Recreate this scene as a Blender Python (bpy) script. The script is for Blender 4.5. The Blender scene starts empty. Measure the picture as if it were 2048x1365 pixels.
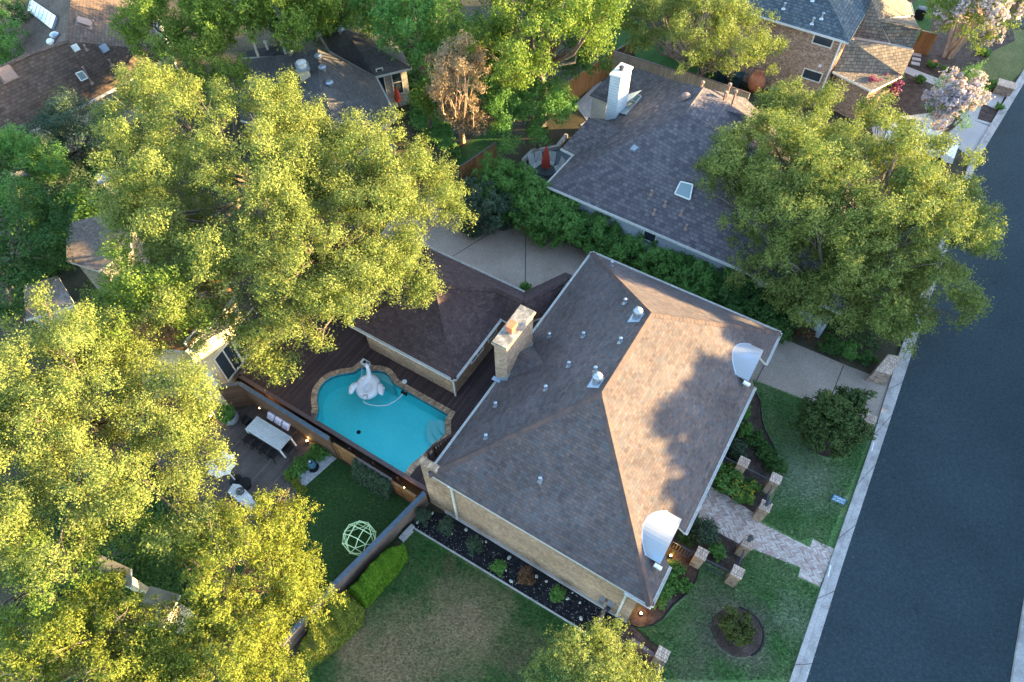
import bpy, math, random
from mathutils.geometry import tessellate_polygon
import numpy as np
from mathutils import Vector, Matrix
from mathutils.bvhtree import BVHTree
R = math.radians
SC = bpy.context.scene
COL = SC.collection
random.seed(7)

# ------------------------------------------------------------------ camera
H = 30.0
FPX = 1341.44
PIT, ROL, YAW = 0.62248, 0.01556, -0.56426
fw = Vector((0, math.sin(PIT), -math.cos(PIT)))
rt = Vector((1, 0, 0))
dn = fw.cross(rt)
r2 = rt * math.cos(ROL) + dn * math.sin(ROL)
d2 = dn * math.cos(ROL) - rt * math.sin(ROL)
cam_d = bpy.data.cameras.new('camera')
cam = bpy.data.objects.new('camera', cam_d)
COL.objects.link(cam)
cam.matrix_world = Matrix(((r2.x, -d2.x, -fw.x, 0), (r2.y, -d2.y, -fw.y, 0), (r2.z, -d2.z, -fw.z, H), (0, 0, 0, 1)))
cam_d.sensor_width = 36
cam_d.lens = FPX / 2048 * 36
cam_d.clip_end = 2000
SC.camera = cam

# ------------------------------------------------------------------ light
SUN_AZ, SUN_EL = R(1.0), R(10.5)          # azimuth counter-clockwise from world +X
w = bpy.data.worlds.new('World'); SC.world = w; w.use_nodes = True
nt = w.node_tree
sky = nt.nodes.new('ShaderNodeTexSky'); sky.sky_type = 'NISHITA'; sky.sun_disc = False
sky.sun_elevation = SUN_EL; sky.sun_rotation = R(90) - SUN_AZ
sky.air_density = 1.0; sky.dust_density = 0.6; sky.ozone_density = 1.5
nt.links.new(sky.outputs[0], nt.nodes['Background'].inputs[0])
nt.nodes['Background'].inputs[1].default_value = 0.15
sl = bpy.data.lights.new('sun', 'SUN'); sl.energy = 4.6; sl.angle = R(0.6); sl.color = (1.0, 0.715, 0.33)
so = bpy.data.objects.new('sun', sl); COL.objects.link(so)
sd = Vector((math.cos(SUN_AZ) * math.cos(SUN_EL), math.sin(SUN_AZ) * math.cos(SUN_EL), math.sin(SUN_EL)))
so.rotation_euler = sd.to_track_quat('Z', 'Y').to_euler(); so.location = (60, 0, 60)
SC.view_settings.view_transform = 'Standard'; SC.view_settings.look = 'None'
SC.view_settings.exposure = 2.92; SC.view_settings.gamma = 1.0
SC.cycles.max_bounces = 6; SC.cycles.transparent_max_bounces = 8; SC.cycles.caustics_reflective = False; SC.cycles.caustics_refractive = False

# ------------------------------------------------------------------ measuring helpers
AU = Vector((math.cos(YAW), math.sin(YAW), 0)); BV = Vector((-math.sin(YAW), math.cos(YAW), 0))
CAM = Vector((0, 0, H))
def ray(px, py): return r2 * ((px - 1024) / FPX) + d2 * ((py - 682.5) / FPX) + fw
def G(px, py, z=0.0):
    d = ray(px, py); t = (z - H) / d.z
    p = CAM + d * t; return Vector((p.x, p.y, z))
def U(u, v, z=0.0):
    p = AU * u + BV * v; return Vector((p.x, p.y, z))
def uv_of(p): return (p.x * AU.x + p.y * AU.y, p.x * BV.x + p.y * BV.y)
def hit(bvh, px, py):
    h = bvh.ray_cast(CAM, ray(px, py).normalized())
    return (h[0], h[1]) if h[0] is not None else (G(px, py, 4), Vector((0, 0, 1)))

# ------------------------------------------------------------------ mesh builder
class MB:
    def __init__(s): s.v = []; s.f = []; s.m = []
    def add(s, vs, fs, mi=0):
        b = len(s.v); s.v += [Vector(x) for x in vs]
        for f in fs: s.f.append([b + i for i in f]); s.m.append(mi)
        return s
    def box(s, c, size, rz=0.0, mi=0, M=None):
        sx, sy, sz = [x / 2 for x in size]
        vs = [Vector((x * sx, y * sy, z * sz)) for z in (-1, 1) for x, y in ((-1, -1), (1, -1), (1, 1), (-1, 1))]
        rot = M if M is not None else Matrix.Rotation(rz, 3, 'Z')
        vs = [rot @ v + Vector(c) for v in vs]
        return s.add(vs, [(3, 2, 1, 0), (4, 5, 6, 7), (0, 1, 5, 4), (1, 2, 6, 5), (2, 3, 7, 6), (3, 0, 4, 7)], mi)
    def beam(s, a, b, wd, ht, mi=0, up=Vector((0, 0, 1))):
        a = Vector(a); b = Vector(b); d = b - a; L = d.length
        if L < 1e-6: return s
        d.normalize(); sdv = up.cross(d)
        if sdv.length < 1e-4: sdv = Vector((1, 0, 0))
        sdv.normalize(); u2 = d.cross(sdv)
        M = Matrix((d, sdv, u2)).transposed()
        return s.box((a + b) / 2, (L, wd, ht), mi=mi, M=M)
    def prism(s, pts, z0, z1, mi=0, side_mi=None):
        n = len(pts)
        ar = sum(pts[i][0] * pts[(i + 1) % n][1] - pts[(i + 1) % n][0] * pts[i][1] for i in range(n))
        if ar < 0: pts = pts[::-1]
        vs = [(p[0], p[1], z0) for p in pts] + [(p[0], p[1], z1) for p in pts]
        s.add(vs, [tuple(range(n, 2 * n))], mi)
        s.add(vs, [tuple(range(n))[::-1]] + [(i, (i + 1) % n, n + (i + 1) % n, n + i) for i in range(n)], mi if side_mi is None else side_mi)
        return s
    def tube(s, pts, rad, n=8, mi=0, cap=True):
        pts = [Vector(p) for p in pts]; k = len(pts)
        rr = rad if isinstance(rad, (list, tuple)) else [rad] * k
        b = len(s.v); prev = None
        for i, p in enumerate(pts):
            d = (pts[min(i + 1, k - 1)] - pts[max(i - 1, 0)])
            if d.length < 1e-7: d = Vector((0, 0, 1))
            d.normalize()
            x = prev if prev is not None else (Vector((0, 0, 1)) if abs(d.z) < .9 else Vector((1, 0, 0)))
            x = (x - d * x.dot(d))
            if x.length < 1e-4: x = d.orthogonal()
            x.normalize(); prev = x; y = d.cross(x)
            for j in range(n):
                a = 2 * math.pi * j / n; s.v.append(p + (x * math.cos(a) + y * math.sin(a)) * rr[i])
        for i in range(k - 1):
            for j in range(n):
                s.f.append([b + i * n + j, b + i * n + (j + 1) % n, b + (i + 1) * n + (j + 1) % n, b + (i + 1) * n + j]); s.m.append(mi)
        if cap:
            s.f.append([b + j for j in range(n)][::-1]); s.m.append(mi)
            s.f.append([b + (k - 1) * n + j for j in range(n)]); s.m.append(mi)
        return s
    def lathe(s, c, prof, n=16, mi=0):
        c = Vector(c); b = len(s.v)
        for r_, z in prof:
            for j in range(n):
                a = 2 * math.pi * j / n; s.v.append(c + Vector((r_ * math.cos(a), r_ * math.sin(a), z)))
        for i in range(len(prof) - 1):
            for j in range(n):
                s.f.append([b + i * n + j, b + i * n + (j + 1) % n, b + (i + 1) * n + (j + 1) % n, b + (i + 1) * n + j]); s.m.append(mi)
        s.f.append([b + j for j in range(n)][::-1]); s.m.append(mi)
        s.f.append([b + (len(prof) - 1) * n + j for j in range(n)]); s.m.append(mi)
        return s
    def ball(s, c, rad, n=12, m=8, mi=0, M=None):
        c = Vector(c); rx, ry, rz = rad if isinstance(rad, (tuple, list)) else (rad,) * 3
        b = len(s.v)
        for i in range(m + 1):
            t = math.pi * i / m
            for j in range(n):
                a = 2 * math.pi * j / n
                p = Vector((rx * math.sin(t) * math.cos(a), ry * math.sin(t) * math.sin(a), -rz * math.cos(t)))
                s.v.append(c + (M @ p if M else p))
        for i in range(m):
            for j in range(n):
                s.f.append([b + i * n + j, b + i * n + (j + 1) % n, b + (i + 1) * n + (j + 1) % n, b + (i + 1) * n + j]); s.m.append(mi)
        return s
    def build(s, name, mats, parent=None, smooth=False, local=False):
        org = Vector((0, 0, 0))
        if parent is not None and not local: org = Vector(parent['_o']) if '_o' in parent else Vector((0, 0, 0))
        me = bpy.data.meshes.new(name)
        me.from_pydata([v - org for v in s.v], [], s.f)
        if not isinstance(mats, (list, tuple)): mats = [mats]
        for m_ in mats: me.materials.append(m_)
        me.polygons.foreach_set('material_index', s.m)
        if smooth: me.polygons.foreach_set('use_smooth', [True] * len(s.f))
        ul = me.uv_layers.new(name='UVMap'); data = ul.data
        for p in me.polygons:
            n = p.normal
            if abs(n.z) > 0.995: h = AU; t = BV
            else:
                h = Vector((0, 0, 1)).cross(n); h.normalize(); t = n.cross(h)
            for li in p.loop_indices:
                c = me.vertices[me.loops[li].vertex_index].co + org
                data[li].uv = (c.dot(h), c.dot(t))
        ob = bpy.data.objects.new(name, me); COL.objects.link(ob)
        if parent is not None:
            ob.parent = parent; ob['_o'] = tuple(org)
        return ob

def tag(o, label=None, cat=None, group=None, kind=None):
    if label: o['label'] = label
    if cat: o['category'] = cat
    if group: o['group'] = group
    if kind: o['kind'] = kind
    return o
def thing(name, label, cat, loc=(0, 0, 0), group=None, rz=0.0):
    o = bpy.data.objects.new(name, None); COL.objects.link(o)
    o.empty_display_size = 0.3
    o.location = loc; o.rotation_euler = (0, 0, rz); o['_o'] = tuple(loc)
    return tag(o, label, cat, group)
def dup(root, loc, rz=0.0, label=None, scale=1.0):
    c = root.copy(); COL.objects.link(c); c.location = loc; c.rotation_euler = (0, 0, rz); c.scale = (scale,) * 3
    if label: c['label'] = label
    for ch in list(root.children):
        d = ch.copy(); COL.objects.link(d); d.parent = c
        for g in list(ch.children):
            e = g.copy(); COL.objects.link(e); e.parent = d
    return c

# ------------------------------------------------------------------ materials
class NT:
    def __init__(s, name):
        s.m = bpy.data.materials.new(name); s.m.use_nodes = True
        s.t = s.m.node_tree; s.b = s.t.nodes['Principled BSDF']; s.b.inputs['Roughness'].default_value = .85
        s.b.inputs['Specular IOR Level'].default_value = .25
    def n(s, typ, **kw):
        x = s.t.nodes.new('ShaderNode' + typ)
        for k, v in kw.items(): setattr(x, k, v)
        return x
    def l(s, a, b): s.t.links.new(a, b)
    def coord(s, kind='Object'):
        if not hasattr(s, 'tc'): s.tc = s.n('TexCoord')
        return s.tc.outputs[kind]
    def geo(s):
        if not hasattr(s, 'g'): s.g = s.n('NewGeometry')
        return s.g.outputs['Position']
    def noise(s, vec, scale, detail=3, rough=.5):
        x = s.n('TexNoise'); x.inputs['Scale'].default_value = scale; x.inputs['Detail'].default_value = detail; x.inputs['Roughness'].default_value = rough
        s.l(vec, x.inputs['Vector']); return x.outputs['Fac']
    def ramp(s, fac, stops):
        x = s.n('ValToRGB'); e = x.color_ramp.elements
        e[0].position, e[0].color = stops[0][0], (*stops[0][1], 1); e[1].position, e[1].color = stops[-1][0], (*stops[-1][1], 1)
        for p, c in stops[1:-1]:
            q = e.new(p); q.color = (*c, 1)
        s.l(fac, x.inputs['Fac']); return x.outputs['Color']
    def mix(s, fac, a, b, mode='MIX'):
        x = s.n('Mix', data_type='RGBA', blend_type=mode)
        for sock, val in ((x.inputs[0], fac), (x.inputs[6], a), (x.inputs[7], b)):
            if isinstance(val, (int, float)): sock.default_value = val
            elif isinstance(val, tuple): sock.default_value = (*val, 1)
            else: s.l(val, sock)
        return x.outputs[2]
    def math(s, op, a, b=None):
        x = s.n('Math', operation=op)
        for i, val in enumerate((a, b)):
            if val is None: continue
            if isinstance(val, (int, float)): x.inputs[i].default_value = val
            else: s.l(val, x.inputs[i])
        return x.outputs[0]
    def bump(s, h, strength=.4, dist=.02):
        x = s.n('Bump'); x.inputs['Strength'].default_value = strength; x.inputs['Distance'].default_value = dist
        s.l(h, x.inputs['Height']); s.l(x.outputs[0], s.b.inputs['Normal'])
    def col(s, c): s.l(c, s.b.inputs['Base Color'])
    def rough(s, r): s.b.inputs['Roughness'].default_value = r; return s

def m_plain(name, c, rough=.6, metal=0.0, var=.12, scale=6):
    t = NT(name); f = t.noise(t.geo(), scale, 4)
    lo = tuple(x * (1 - var) for x in c); hi = tuple(min(1, x * (1 + var)) for x in c)
    t.col(t.ramp(f, [(.3, lo), (.7, hi)])); t.rough(rough); t.b.inputs['Metallic'].default_value = metal
    return t.m
def m_brick(name, c1, c2, mortar, bw=.24, bh=.08, ms=.012, var=.3, bump=.5, off=.5, big=.25, streak=0.0, tint=None):
    t = NT(name); b = t.n('TexBrick'); b.offset = off
    t.l(t.coord('UV'), b.inputs['Vector'])
    b.inputs['Scale'].default_value = 1; b.inputs['Brick Width'].default_value = bw; b.inputs['Row Height'].default_value = bh
    b.inputs['Mortar Size'].default_value = ms; b.inputs['Mortar Smooth'].default_value = .3; b.inputs['Bias'].default_value = 0
    b.inputs['Color1'].default_value = (*c1, 1); b.inputs['Color2'].default_value = (*c2, 1); b.inputs['Mortar'].default_value = (*mortar, 1)
    c = b.outputs['Color']
    # second random per-tab tone
    vm = t.n('VectorMath', operation='DIVIDE'); t.l(t.coord('UV'), vm.inputs[0]); vm.inputs[1].default_value = (bw * .5, bh, 1)
    vf = t.n('VectorMath', operation='FLOOR'); t.l(vm.outputs[0], vf.inputs[0])
    wn = t.n('TexWhiteNoise', noise_dimensions='2D'); t.l(vf.outputs[0], wn.inputs['Vector'])
    g = t.ramp(wn.outputs['Value'], [(0, (1 - var,) * 3), (1, (1 + var,) * 3)])
    c = t.mix(1.0, c, g, 'MULTIPLY')
    if tint:
        c = t.mix(t.math('MULTIPLY', t.math('GREATER_THAN', wn.outputs['Value'], .8), .55), c, tint)
    f = t.noise(t.geo(), .45, 5, .6)
    c = t.mix(1.0, c, t.ramp(f, [(.3, (1 - big,) * 3), (.72, (1 + big,) * 3)]), 'MULTIPLY')
    f2 = t.noise(t.geo(), 38, 2, .7)
    c = t.mix(1.0, c, t.ramp(f2, [(.3, (.8,) * 3), (.7, (1.2,) * 3)]), 'MULTIPLY')
    t.col(c); t.rough(.92)
    h = t.math('ADD', t.math('MULTIPLY', b.outputs['Fac'], -1.0), t.math('MULTIPLY', f2, .5))
    t.bump(h, bump, .015)
    return t.m
def m_stripes(name, c1, c2, gap, wd=.14, axis=0, gapw=.10, L=3.6, rough=.75, bump=.5):
    """boards: stripes along one UV axis with a tone of their own"""
    t = NT(name); sp = t.n('SeparateXYZ'); t.l(t.coord('UV'), sp.inputs[0])
    x = sp.outputs[axis]; y = sp.outputs[1 - axis]
    q = t.math('DIVIDE', x, wd); fl = t.math('FLOOR', q); fr = t.math('FRACT', q)
    seg = t.math('FLOOR', t.math('DIVIDE', t.math('ADD', y, t.math('MULTIPLY', fl, 1.37)), L))
    cb = t.n('CombineXYZ'); t.l(fl, cb.inputs[0]); t.l(seg, cb.inputs[1])
    wn = t.n('TexWhiteNoise', noise_dimensions='2D'); t.l(cb.outputs[0], wn.inputs['Vector'])
    c = t.ramp(wn.outputs['Value'], [(0, c1), (1, c2)])
    mp = t.n('Mapping'); t.l(t.coord('UV'), mp.inputs[0]); mp.inputs['Scale'].default_value = (14, 2, 1) if axis == 0 else (2, 14, 1)
    f = t.noise(mp.outputs[0], 2.0, 4, .6)
    c = t.mix(1.0, c, t.ramp(f, [(.3, (.78,) * 3), (.7, (1.2,) * 3)]), 'MULTIPLY')
    f3 = t.noise(t.geo(), .8, 4, .6)
    c = t.mix(1.0, c, t.ramp(f3, [(.3, (.85,) * 3), (.7, (1.15,) * 3)]), 'MULTIPLY')
    ed = t.math('LESS_THAN', fr, gapw)
    c = t.mix(ed, c, gap); t.col(c); t.rough(rough)
    t.bump(t.math('MULTIPLY', ed, -1.0), bump, .01)
    return t.m
def m_noise(name, stops, s1=1.0, s2=30, v2=.25, rough=.9, bump=.3, bs=30, dist=.02, det=5, rgh=.6):
    t = NT(name); f = t.noise(t.geo(), s1, det, rgh); c = t.ramp(f, stops)
    f2 = t.noise(t.geo(), s2, 3, .7)
    c = t.mix(1.0, c, t.ramp(f2, [(.3, (1 - v2,) * 3), (.7, (1 + v2,) * 3)]), 'MULTIPLY')
    t.col(c); t.rough(rough); t.bump(t.noise(t.geo(), bs, 3, .7), bump, dist)
    return t.m
def m_leaf(name, a, b, c3=None, trans=.35, p3=.0):
    t = NT(name); at = t.n('Attribute', attribute_name='rnd'); f = t.noise(t.geo(), .55, 3, .6)
    fac = t.math('ADD', t.math('MULTIPLY', at.outputs['Fac'], .55), t.math('MULTIPLY', f, .5))
    c = t.ramp(fac, [(.2, a), (.85, b)])
    if c3:
        f2 = t.noise(t.geo(), .8, 3, .6)
        thr = t.math('GREATER_THAN', t.math('ADD', f2, t.math('MULTIPLY', at.outputs['Fac'], .25)), 1 - p3)
        c = t.mix(thr, c, c3)
    t.col(c); t.rough(.65); t.b.inputs['Specular IOR Level'].default_value = .15
    tr = t.n('BsdfTranslucent'); t.l(t.mix(1.0, c, (1.05, 1.1, .62), 'MULTIPLY'), tr.inputs['Color'])
    mx = t.n('MixShader'); mx.inputs[0].default_value = trans
    t.l(t.b.outputs[0], mx.inputs[1]); t.l(tr.outputs[0], mx.inputs[2])
    out = [n for n in t.t.nodes if n.type == 'OUTPUT_MATERIAL'][0]; t.l(mx.outputs[0], out.inputs['Surface'])
    return t.m
def m_emit(name, c, s):
    t = NT(name); t.b.inputs['Base Color'].default_value = (*c, 1); t.b.inputs['Emission Color'].default_value = (*c, 1); t.b.inputs['Emission Strength'].default_value = s
    return t.m
def m_glass(name, c=(.1, .16, .2)):
    t = NT(name); t.b.inputs['Base Color'].default_value = (*c, 1); t.rough(.08); t.b.inputs['Specular IOR Level'].default_value = .8
    return t.m

M = {}
M['shingle'] = m_brick('shingle_brown', (.132, .099, .090), (.091, .074, .076), (.055, .045, .046), .30, .135, .006, .20, .7, tint=(.074, .082, .090))
M['shingle_cap'] = m_noise('shingle_cap', [(.35, (.075, .060, .060)), (.5, (.105, .075, .068)), (.65, (.14, .085, .07))], 2.6, 30, .2, .92, .3, 30)
M['shingle_garage'] = m_brick('shingle_garage', (.085, .054, .052), (.062, .042, .042), (.03, .023, .023), .30, .14, .007, .2, .7)
M['shingle_dark'] = m_brick('shingle_purple', (.150, .130, .135), (.078, .070, .080), (.06, .052, .06), .30, .22, .012, .08, .9, big=.08)
M['shingle_slate'] = m_brick('shingle_slate', (.10, .12, .13), (.07, .085, .10), (.04, .05, .06), .42, .22, .02, .25, .8, big=.12)
M['shingle_tan'] = m_brick('shingle_tan', (.24, .19, .14), (.17, .14, .115), (.07, .06, .05), .42, .22, .02, .25, .8, big=.12)
M['shingle_grey'] = m_brick('shingle_grey', (.11, .10, .098), (.085, .082, .084), (.05, .048, .048), .35, .16, .008, .15, .6)
M['shingle_rust'] = m_brick('shingle_rust', (.135, .092, .070), (.10, .07, .057), (.05, .038, .03), .35, .2, .012, .2, .6)
M['shingle_orange'] = m_brick('shingle_orange', (.30, .14, .07), (.22, .11, .06), (.09, .05, .03), .35, .2, .012, .2, .6)
M['brick'] = m_brick('brick_tan', (.47, .31, .205), (.36, .235, .155), (.36, .285, .22), .24, .085, .012, .25, .6)
M['brick_pale'] = m_brick('brick_pale', (.46, .42, .36), (.38, .33, .28), (.35, .32, .28), .24, .085, .012, .2, .5)
M['brick_red'] = m_brick('brick_red', (.40, .27, .20), (.26, .15, .11), (.33, .27, .22), .24, .085, .014, .35, .6)
M['coping'] = m_brick('coping_brick', (.50, .33, .20), (.38, .24, .15), (.28, .22, .16), .25, .25, .02, .3, .4)
M['capbrick'] = m_brick('pillar_cap_brick', (.62, .46, .36), (.50, .36, .28), (.25, .2, .16), .11, .20, .012, .2, .5)
M['gutter'] = m_plain('gutter_white', (.62, .60, .56), .5)
M['trim'] = m_plain('trim_white', (.70, .68, .62), .6)
M['canopy'] = m_noise('painted_metal', [(.3, (.27, .34, .44)), (.44, (.30, .32, .35)), (.7, (.35, .33, .31))], 1.6, 20, .06, .45, .1, 8)
M['galv'] = m_plain('galvanised', (.38, .42, .47), .35, .7)
M['lead'] = m_plain('lead_flashing', (.36, .42, .50), .5, .3)
M['siding'] = m_stripes('siding_white', (.60, .66, .70), (.66, .71, .75), (.32, .36, .40), .19, 1, .10, 30)
M['cream'] = m_stripes('siding_cream', (.62, .53, .36), (.68, .58, .40), (.40, .33, .22), .16, 0, .07, 30)
M['stucco'] = m_noise('stucco_pale', [(.3, (.40, .44, .48)), (.7, (.52, .56, .60))], .8, 40, .05)
M['deck'] = m_stripes('deck_boards', (.052, .034, .034), (.085, .058, .055), (.012, .008, .008), .14, 0, .12)
M['deck2'] = m_stripes('patio_boards', (.085, .07, .068), (.125, .102, .098), (.025, .02, .02), .14, 0, .10)
M['plank'] = m_stripes('wall_planks', (.10, .058, .040), (.15, .088, .060), (.03, .018, .012), .14, 1, .08)
M['plank_v'] = m_stripes('fence_cedar', (.24, .115, .045), (.34, .17, .070), (.10, .045, .02), .15, 0, .08)
M['plank_dark'] = m_stripes('fence_dark', (.10, .05, .04), (.14, .07, .055), (.03, .015, .01), .15, 0, .1)
M['plank_grey'] = m_stripes('fence_grey', (.26, .24, .21), (.34, .31, .27), (.12, .11, .10), .16, 0, .12)
M['plank_worn'] = m_stripes('fence_worn', (.19, .13, .105), (.25, .17, .135), (.07, .05, .04), .15, 1, .1)
M['wood_dk'] = m_plain('stained_wood', (.075, .045, .04), .6, var=.3)
M['woodcap'] = m_plain('cap_rail', (.15, .105, .10), .6, var=.2)
M['slatecap'] = m_plain('painted_cap', (.085, .115, .15), .5, var=.2)
M['black'] = m_plain('black_metal', (.012, .013, .016), .45)
M['iron'] = m_plain('iron', (.06, .066, .075), .4)
M['white'] = m_plain('white_paint', (.75, .75, .74), .5, var=.05)
M['vinyl'] = m_plain('white_vinyl', (.78, .76, .78), .3, var=.03)
M['tabletop'] = m_stripes('table_boards', (.50, .54, .57), (.56, .60, .63), (.33, .36, .40), .12, 1, .07, 30)
M['terracotta'] = m_plain('terracotta', (.50, .18, .09), .7, var=.2)
M['vent_tan'] = m_plain('vent_tan', (.30, .20, .165), .7)
M['cushion'] = m_noise('cushion_print', [(.4, (.55, .48, .62)), (.6, (.72, .68, .78))], 14, 40, .1)
M['pot'] = m_plain('concrete_pot', (.20, .23, .26), .7)
M['shingle_pale'] = m_noise('shingle_mottled', [(.35, (.17, .125, .105)), (.5, (.23, .18, .155)), (.65, (.30, .25, .22))], 5, 24, .2)
M['concrete'] = m_noise('concrete', [(.3, (.36, .33, .33)), (.7, (.46, .43, .42))], .5, 45, .12)
M['aggregate'] = m_noise('exposed_aggregate', [(.3, (.27, .21, .165)), (.5, (.34, .27, .22)), (.75, (.41, .33, .27))], .35, 22, .35, .95, .5, 40)
def m_asphalt():
    t = NT('asphalt'); c = t.ramp(t.noise(t.geo(), .22, 6, .6), [(.3, (.025, .038, .044)), (.55, (.031, .047, .054)), (.8, (.038, .055, .062))])
    c = t.mix(1.0, c, t.ramp(t.noise(t.geo(), 30, 3, .85), [(.28, (.55,) * 3), (.5, (1.0,) * 3), (.72, (1.6,) * 3)]), 'MULTIPLY')
    c = t.mix(1.0, c, t.ramp(t.noise(t.geo(), 1.9, 6, .75), [(.27, (.35,) * 3), (.33, (1.0,) * 3), (1, (1.0,) * 3)]), 'MULTIPLY')
    c = t.mix(1.0, c, t.ramp(t.noise(t.geo(), 6.5, 4, .8), [(.36, (.78,) * 3), (.64, (1.25,) * 3)]), 'MULTIPLY')
    c = t.mix(1.0, c, t.ramp(t.noise(t.geo(), .9, 7, .7), [(.31, (.55,) * 3), (.36, (1.0,) * 3), (1, (1.0,) * 3)]), 'MULTIPLY')
    t.col(c); t.rough(.9); t.bump(t.noise(t.geo(), 40, 3, .8), .7, .012); return t.m
M['asphalt'] = m_asphalt()
M['curb'] = m_noise('curb_concrete', [(.3, (.29, .26, .24)), (.5, (.41, .37, .35)), (.7, (.49, .45, .42))], 1.6, 18, .25)
M['mulch'] = m_noise('mulch', [(.3, (.035, .022, .018)), (.6, (.085, .060, .050)), (.8, (.14, .10, .085))], 2.2, 18, .45, .95, .9, 16, .05)
M['mulch_black'] = m_noise('black_mulch', [(.35, (.008, .008, .010)), (.62, (.022, .021, .026)), (.75, (.07, .065, .065))], 3.5, 22, .5, .95, .9, 18, .05)
M['soil'] = m_noise('soil', [(.3, (.03, .035, .018)), (.55, (.07, .058, .035)), (.8, (.12, .09, .06))], .6, 14, .4, .95, .8, 12, .06)
M['gravel'] = m_noise('gravel', [(.3, (.25, .26, .28)), (.7, (.55, .55, .56))], 12, 30, .4, .9, .9, 20, .05)
M['tan_roof'] = m_noise('tan_roofing', [(.3, (.20, .17, .13)), (.7, (.30, .26, .20))], 1.5, 25, .15)
M['rock'] = m_noise('limestone', [(.3, (.40, .38, .34)), (.7, (.62, .60, .56))], 4, 20, .2)
M['bark'] = m_noise('bark', [(.3, (.10, .08, .065)), (.7, (.22, .18, .15))], 5, 20, .3, .95, .8, 14, .04)
M['bark_pale'] = m_noise('bark_pale', [(.3, (.34, .22, .15)), (.7, (.50, .36, .26))], 3, 20, .2)
M['glass'] = m_glass('window_glass', (.03, .045, .06))
M['skylight'] = m_glass('skylight_glass', (.20, .26, .27))
M['skylight_white'] = m_plain('skylight_panel', (.62, .74, .78), .25)
M['fabric_red'] = m_plain('umbrella_red', (.50, .07, .04), .8, var=.25, scale=14)
M['fabric_white'] = m_plain('umbrella_white', (.72, .74, .78), .8)
M['climb'] = m_plain('climber_green', (.60, .78, .42), .4, var=.08)
M['signblue'] = m_plain('sign_board', (.05, .13, .22), .5)
M['signtxt'] = m_plain('sign_text', (.70, .82, .90), .5)
M['bin'] = m_plain('bin_plastic', (.02, .05, .06), .5)
M['flame'] = m_emit('lamp_glow', (1.0, .62, .22), 8)
M['paint'] = m_plain('street_paint', (.80, .80, .80), .6)

def m_grass(name, stops, s1=.35, spots=()):
    t = NT(name); f = t.noise(t.geo(), s1, 6, .62); c = t.ramp(f, stops)
    for (cx_, cy_, r0, r1, col_, amt) in spots:      # worn or dry places that belong to this lawn
        vs = t.n('VectorMath', operation='DISTANCE'); t.l(t.geo(), vs.inputs[0]); vs.inputs[1].default_value = (cx_, cy_, 0)
        dd_ = t.math('ADD', vs.outputs['Value'], t.math('MULTIPLY', t.math('SUBTRACT', t.noise(t.geo(), 1.1, 5, .65), .5), 2.6))
        mr = t.n('MapRange'); t.l(dd_, mr.inputs[0]); mr.inputs[1].default_value = r0; mr.inputs[2].default_value = r1; mr.inputs[3].default_value = amt; mr.inputs[4].default_value = 0
        c = t.mix(mr.outputs[0], c, col_)
    mp = t.n('Mapping'); t.l(t.geo(), mp.inputs[0]); mp.inputs['Scale'].default_value = (1, 1.8, 1); mp.inputs['Rotation'].default_value = (0, 0, .6)
    f3 = t.noise(mp.outputs[0], 7, 5, .8)
    c = t.mix(1.0, c, t.ramp(f3, [(.36, (.5,) * 3), (.64, (1.6,) * 3)]), 'MULTIPLY')
    f4 = t.noise(t.geo(), 34, 3, .8)
    c = t.mix(1.0, c, t.ramp(f4, [(.3, (.7,) * 3), (.7, (1.3,) * 3)]), 'MULTIPLY')
    t.col(c); t.rough(.95); t.bump(t.noise(t.geo(), 22, 4, .8), 1.0, .06)
    return t.m
def xy(px, py): g_ = G(px, py); return (g_.x, g_.y)
DRY = (.17, .17, .11); BRN = (.34, .245, .13)
M['lawn'] = m_grass('lawn', [(.30, (.060, .145, .036)), (.46, (.098, .190, .060)), (.60, (.155, .225, .090)), (.72, (.23, .265, .14))], .5,
    [(*xy(1474, 1262), .7, 1.9, (.20, .165, .13), .85), (*xy(1600, 950), .4, 2.3, (.24, .29, .18), .8), (*xy(1590, 1240), .1, 1.3, (.24, .28, .17), .75), (*xy(1420, 1200), .1, 1.2, (.21, .21, .13), .7), (*xy(1390, 1330), .1, 1.3, (.20, .20, .12), .6), (*xy(1560, 850), .1, 1.0, (.11, .17, .07), .5)])
M['lawn_dry'] = m_grass('lawn_dry', [(.34, (.030, .100, .020)), (.5, (.060, .125, .032)), (.66, (.13, .15, .055))], .45,
    [(*xy(930, 1250), .6, 2.6, BRN, .9), (*xy(780, 1330), .8, 3.0, BRN, .85), (*xy(1040, 1310), .1, 1.4, (.18, .135, .07), .7), (*xy(900, 1130), .1, .7, (.16, .12, .06), .6), (*xy(700, 1290), .1, 1.0, BRN, .8)])
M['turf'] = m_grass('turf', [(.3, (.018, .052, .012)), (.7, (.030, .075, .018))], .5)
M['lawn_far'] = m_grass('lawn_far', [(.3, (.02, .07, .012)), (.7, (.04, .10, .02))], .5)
M['lawn_olive'] = m_grass('lawn_olive', [(.3, (.09, .11, .035)), (.7, (.16, .155, .06))], .5)  # lighter, yellower grass colour than lawn_far

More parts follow.
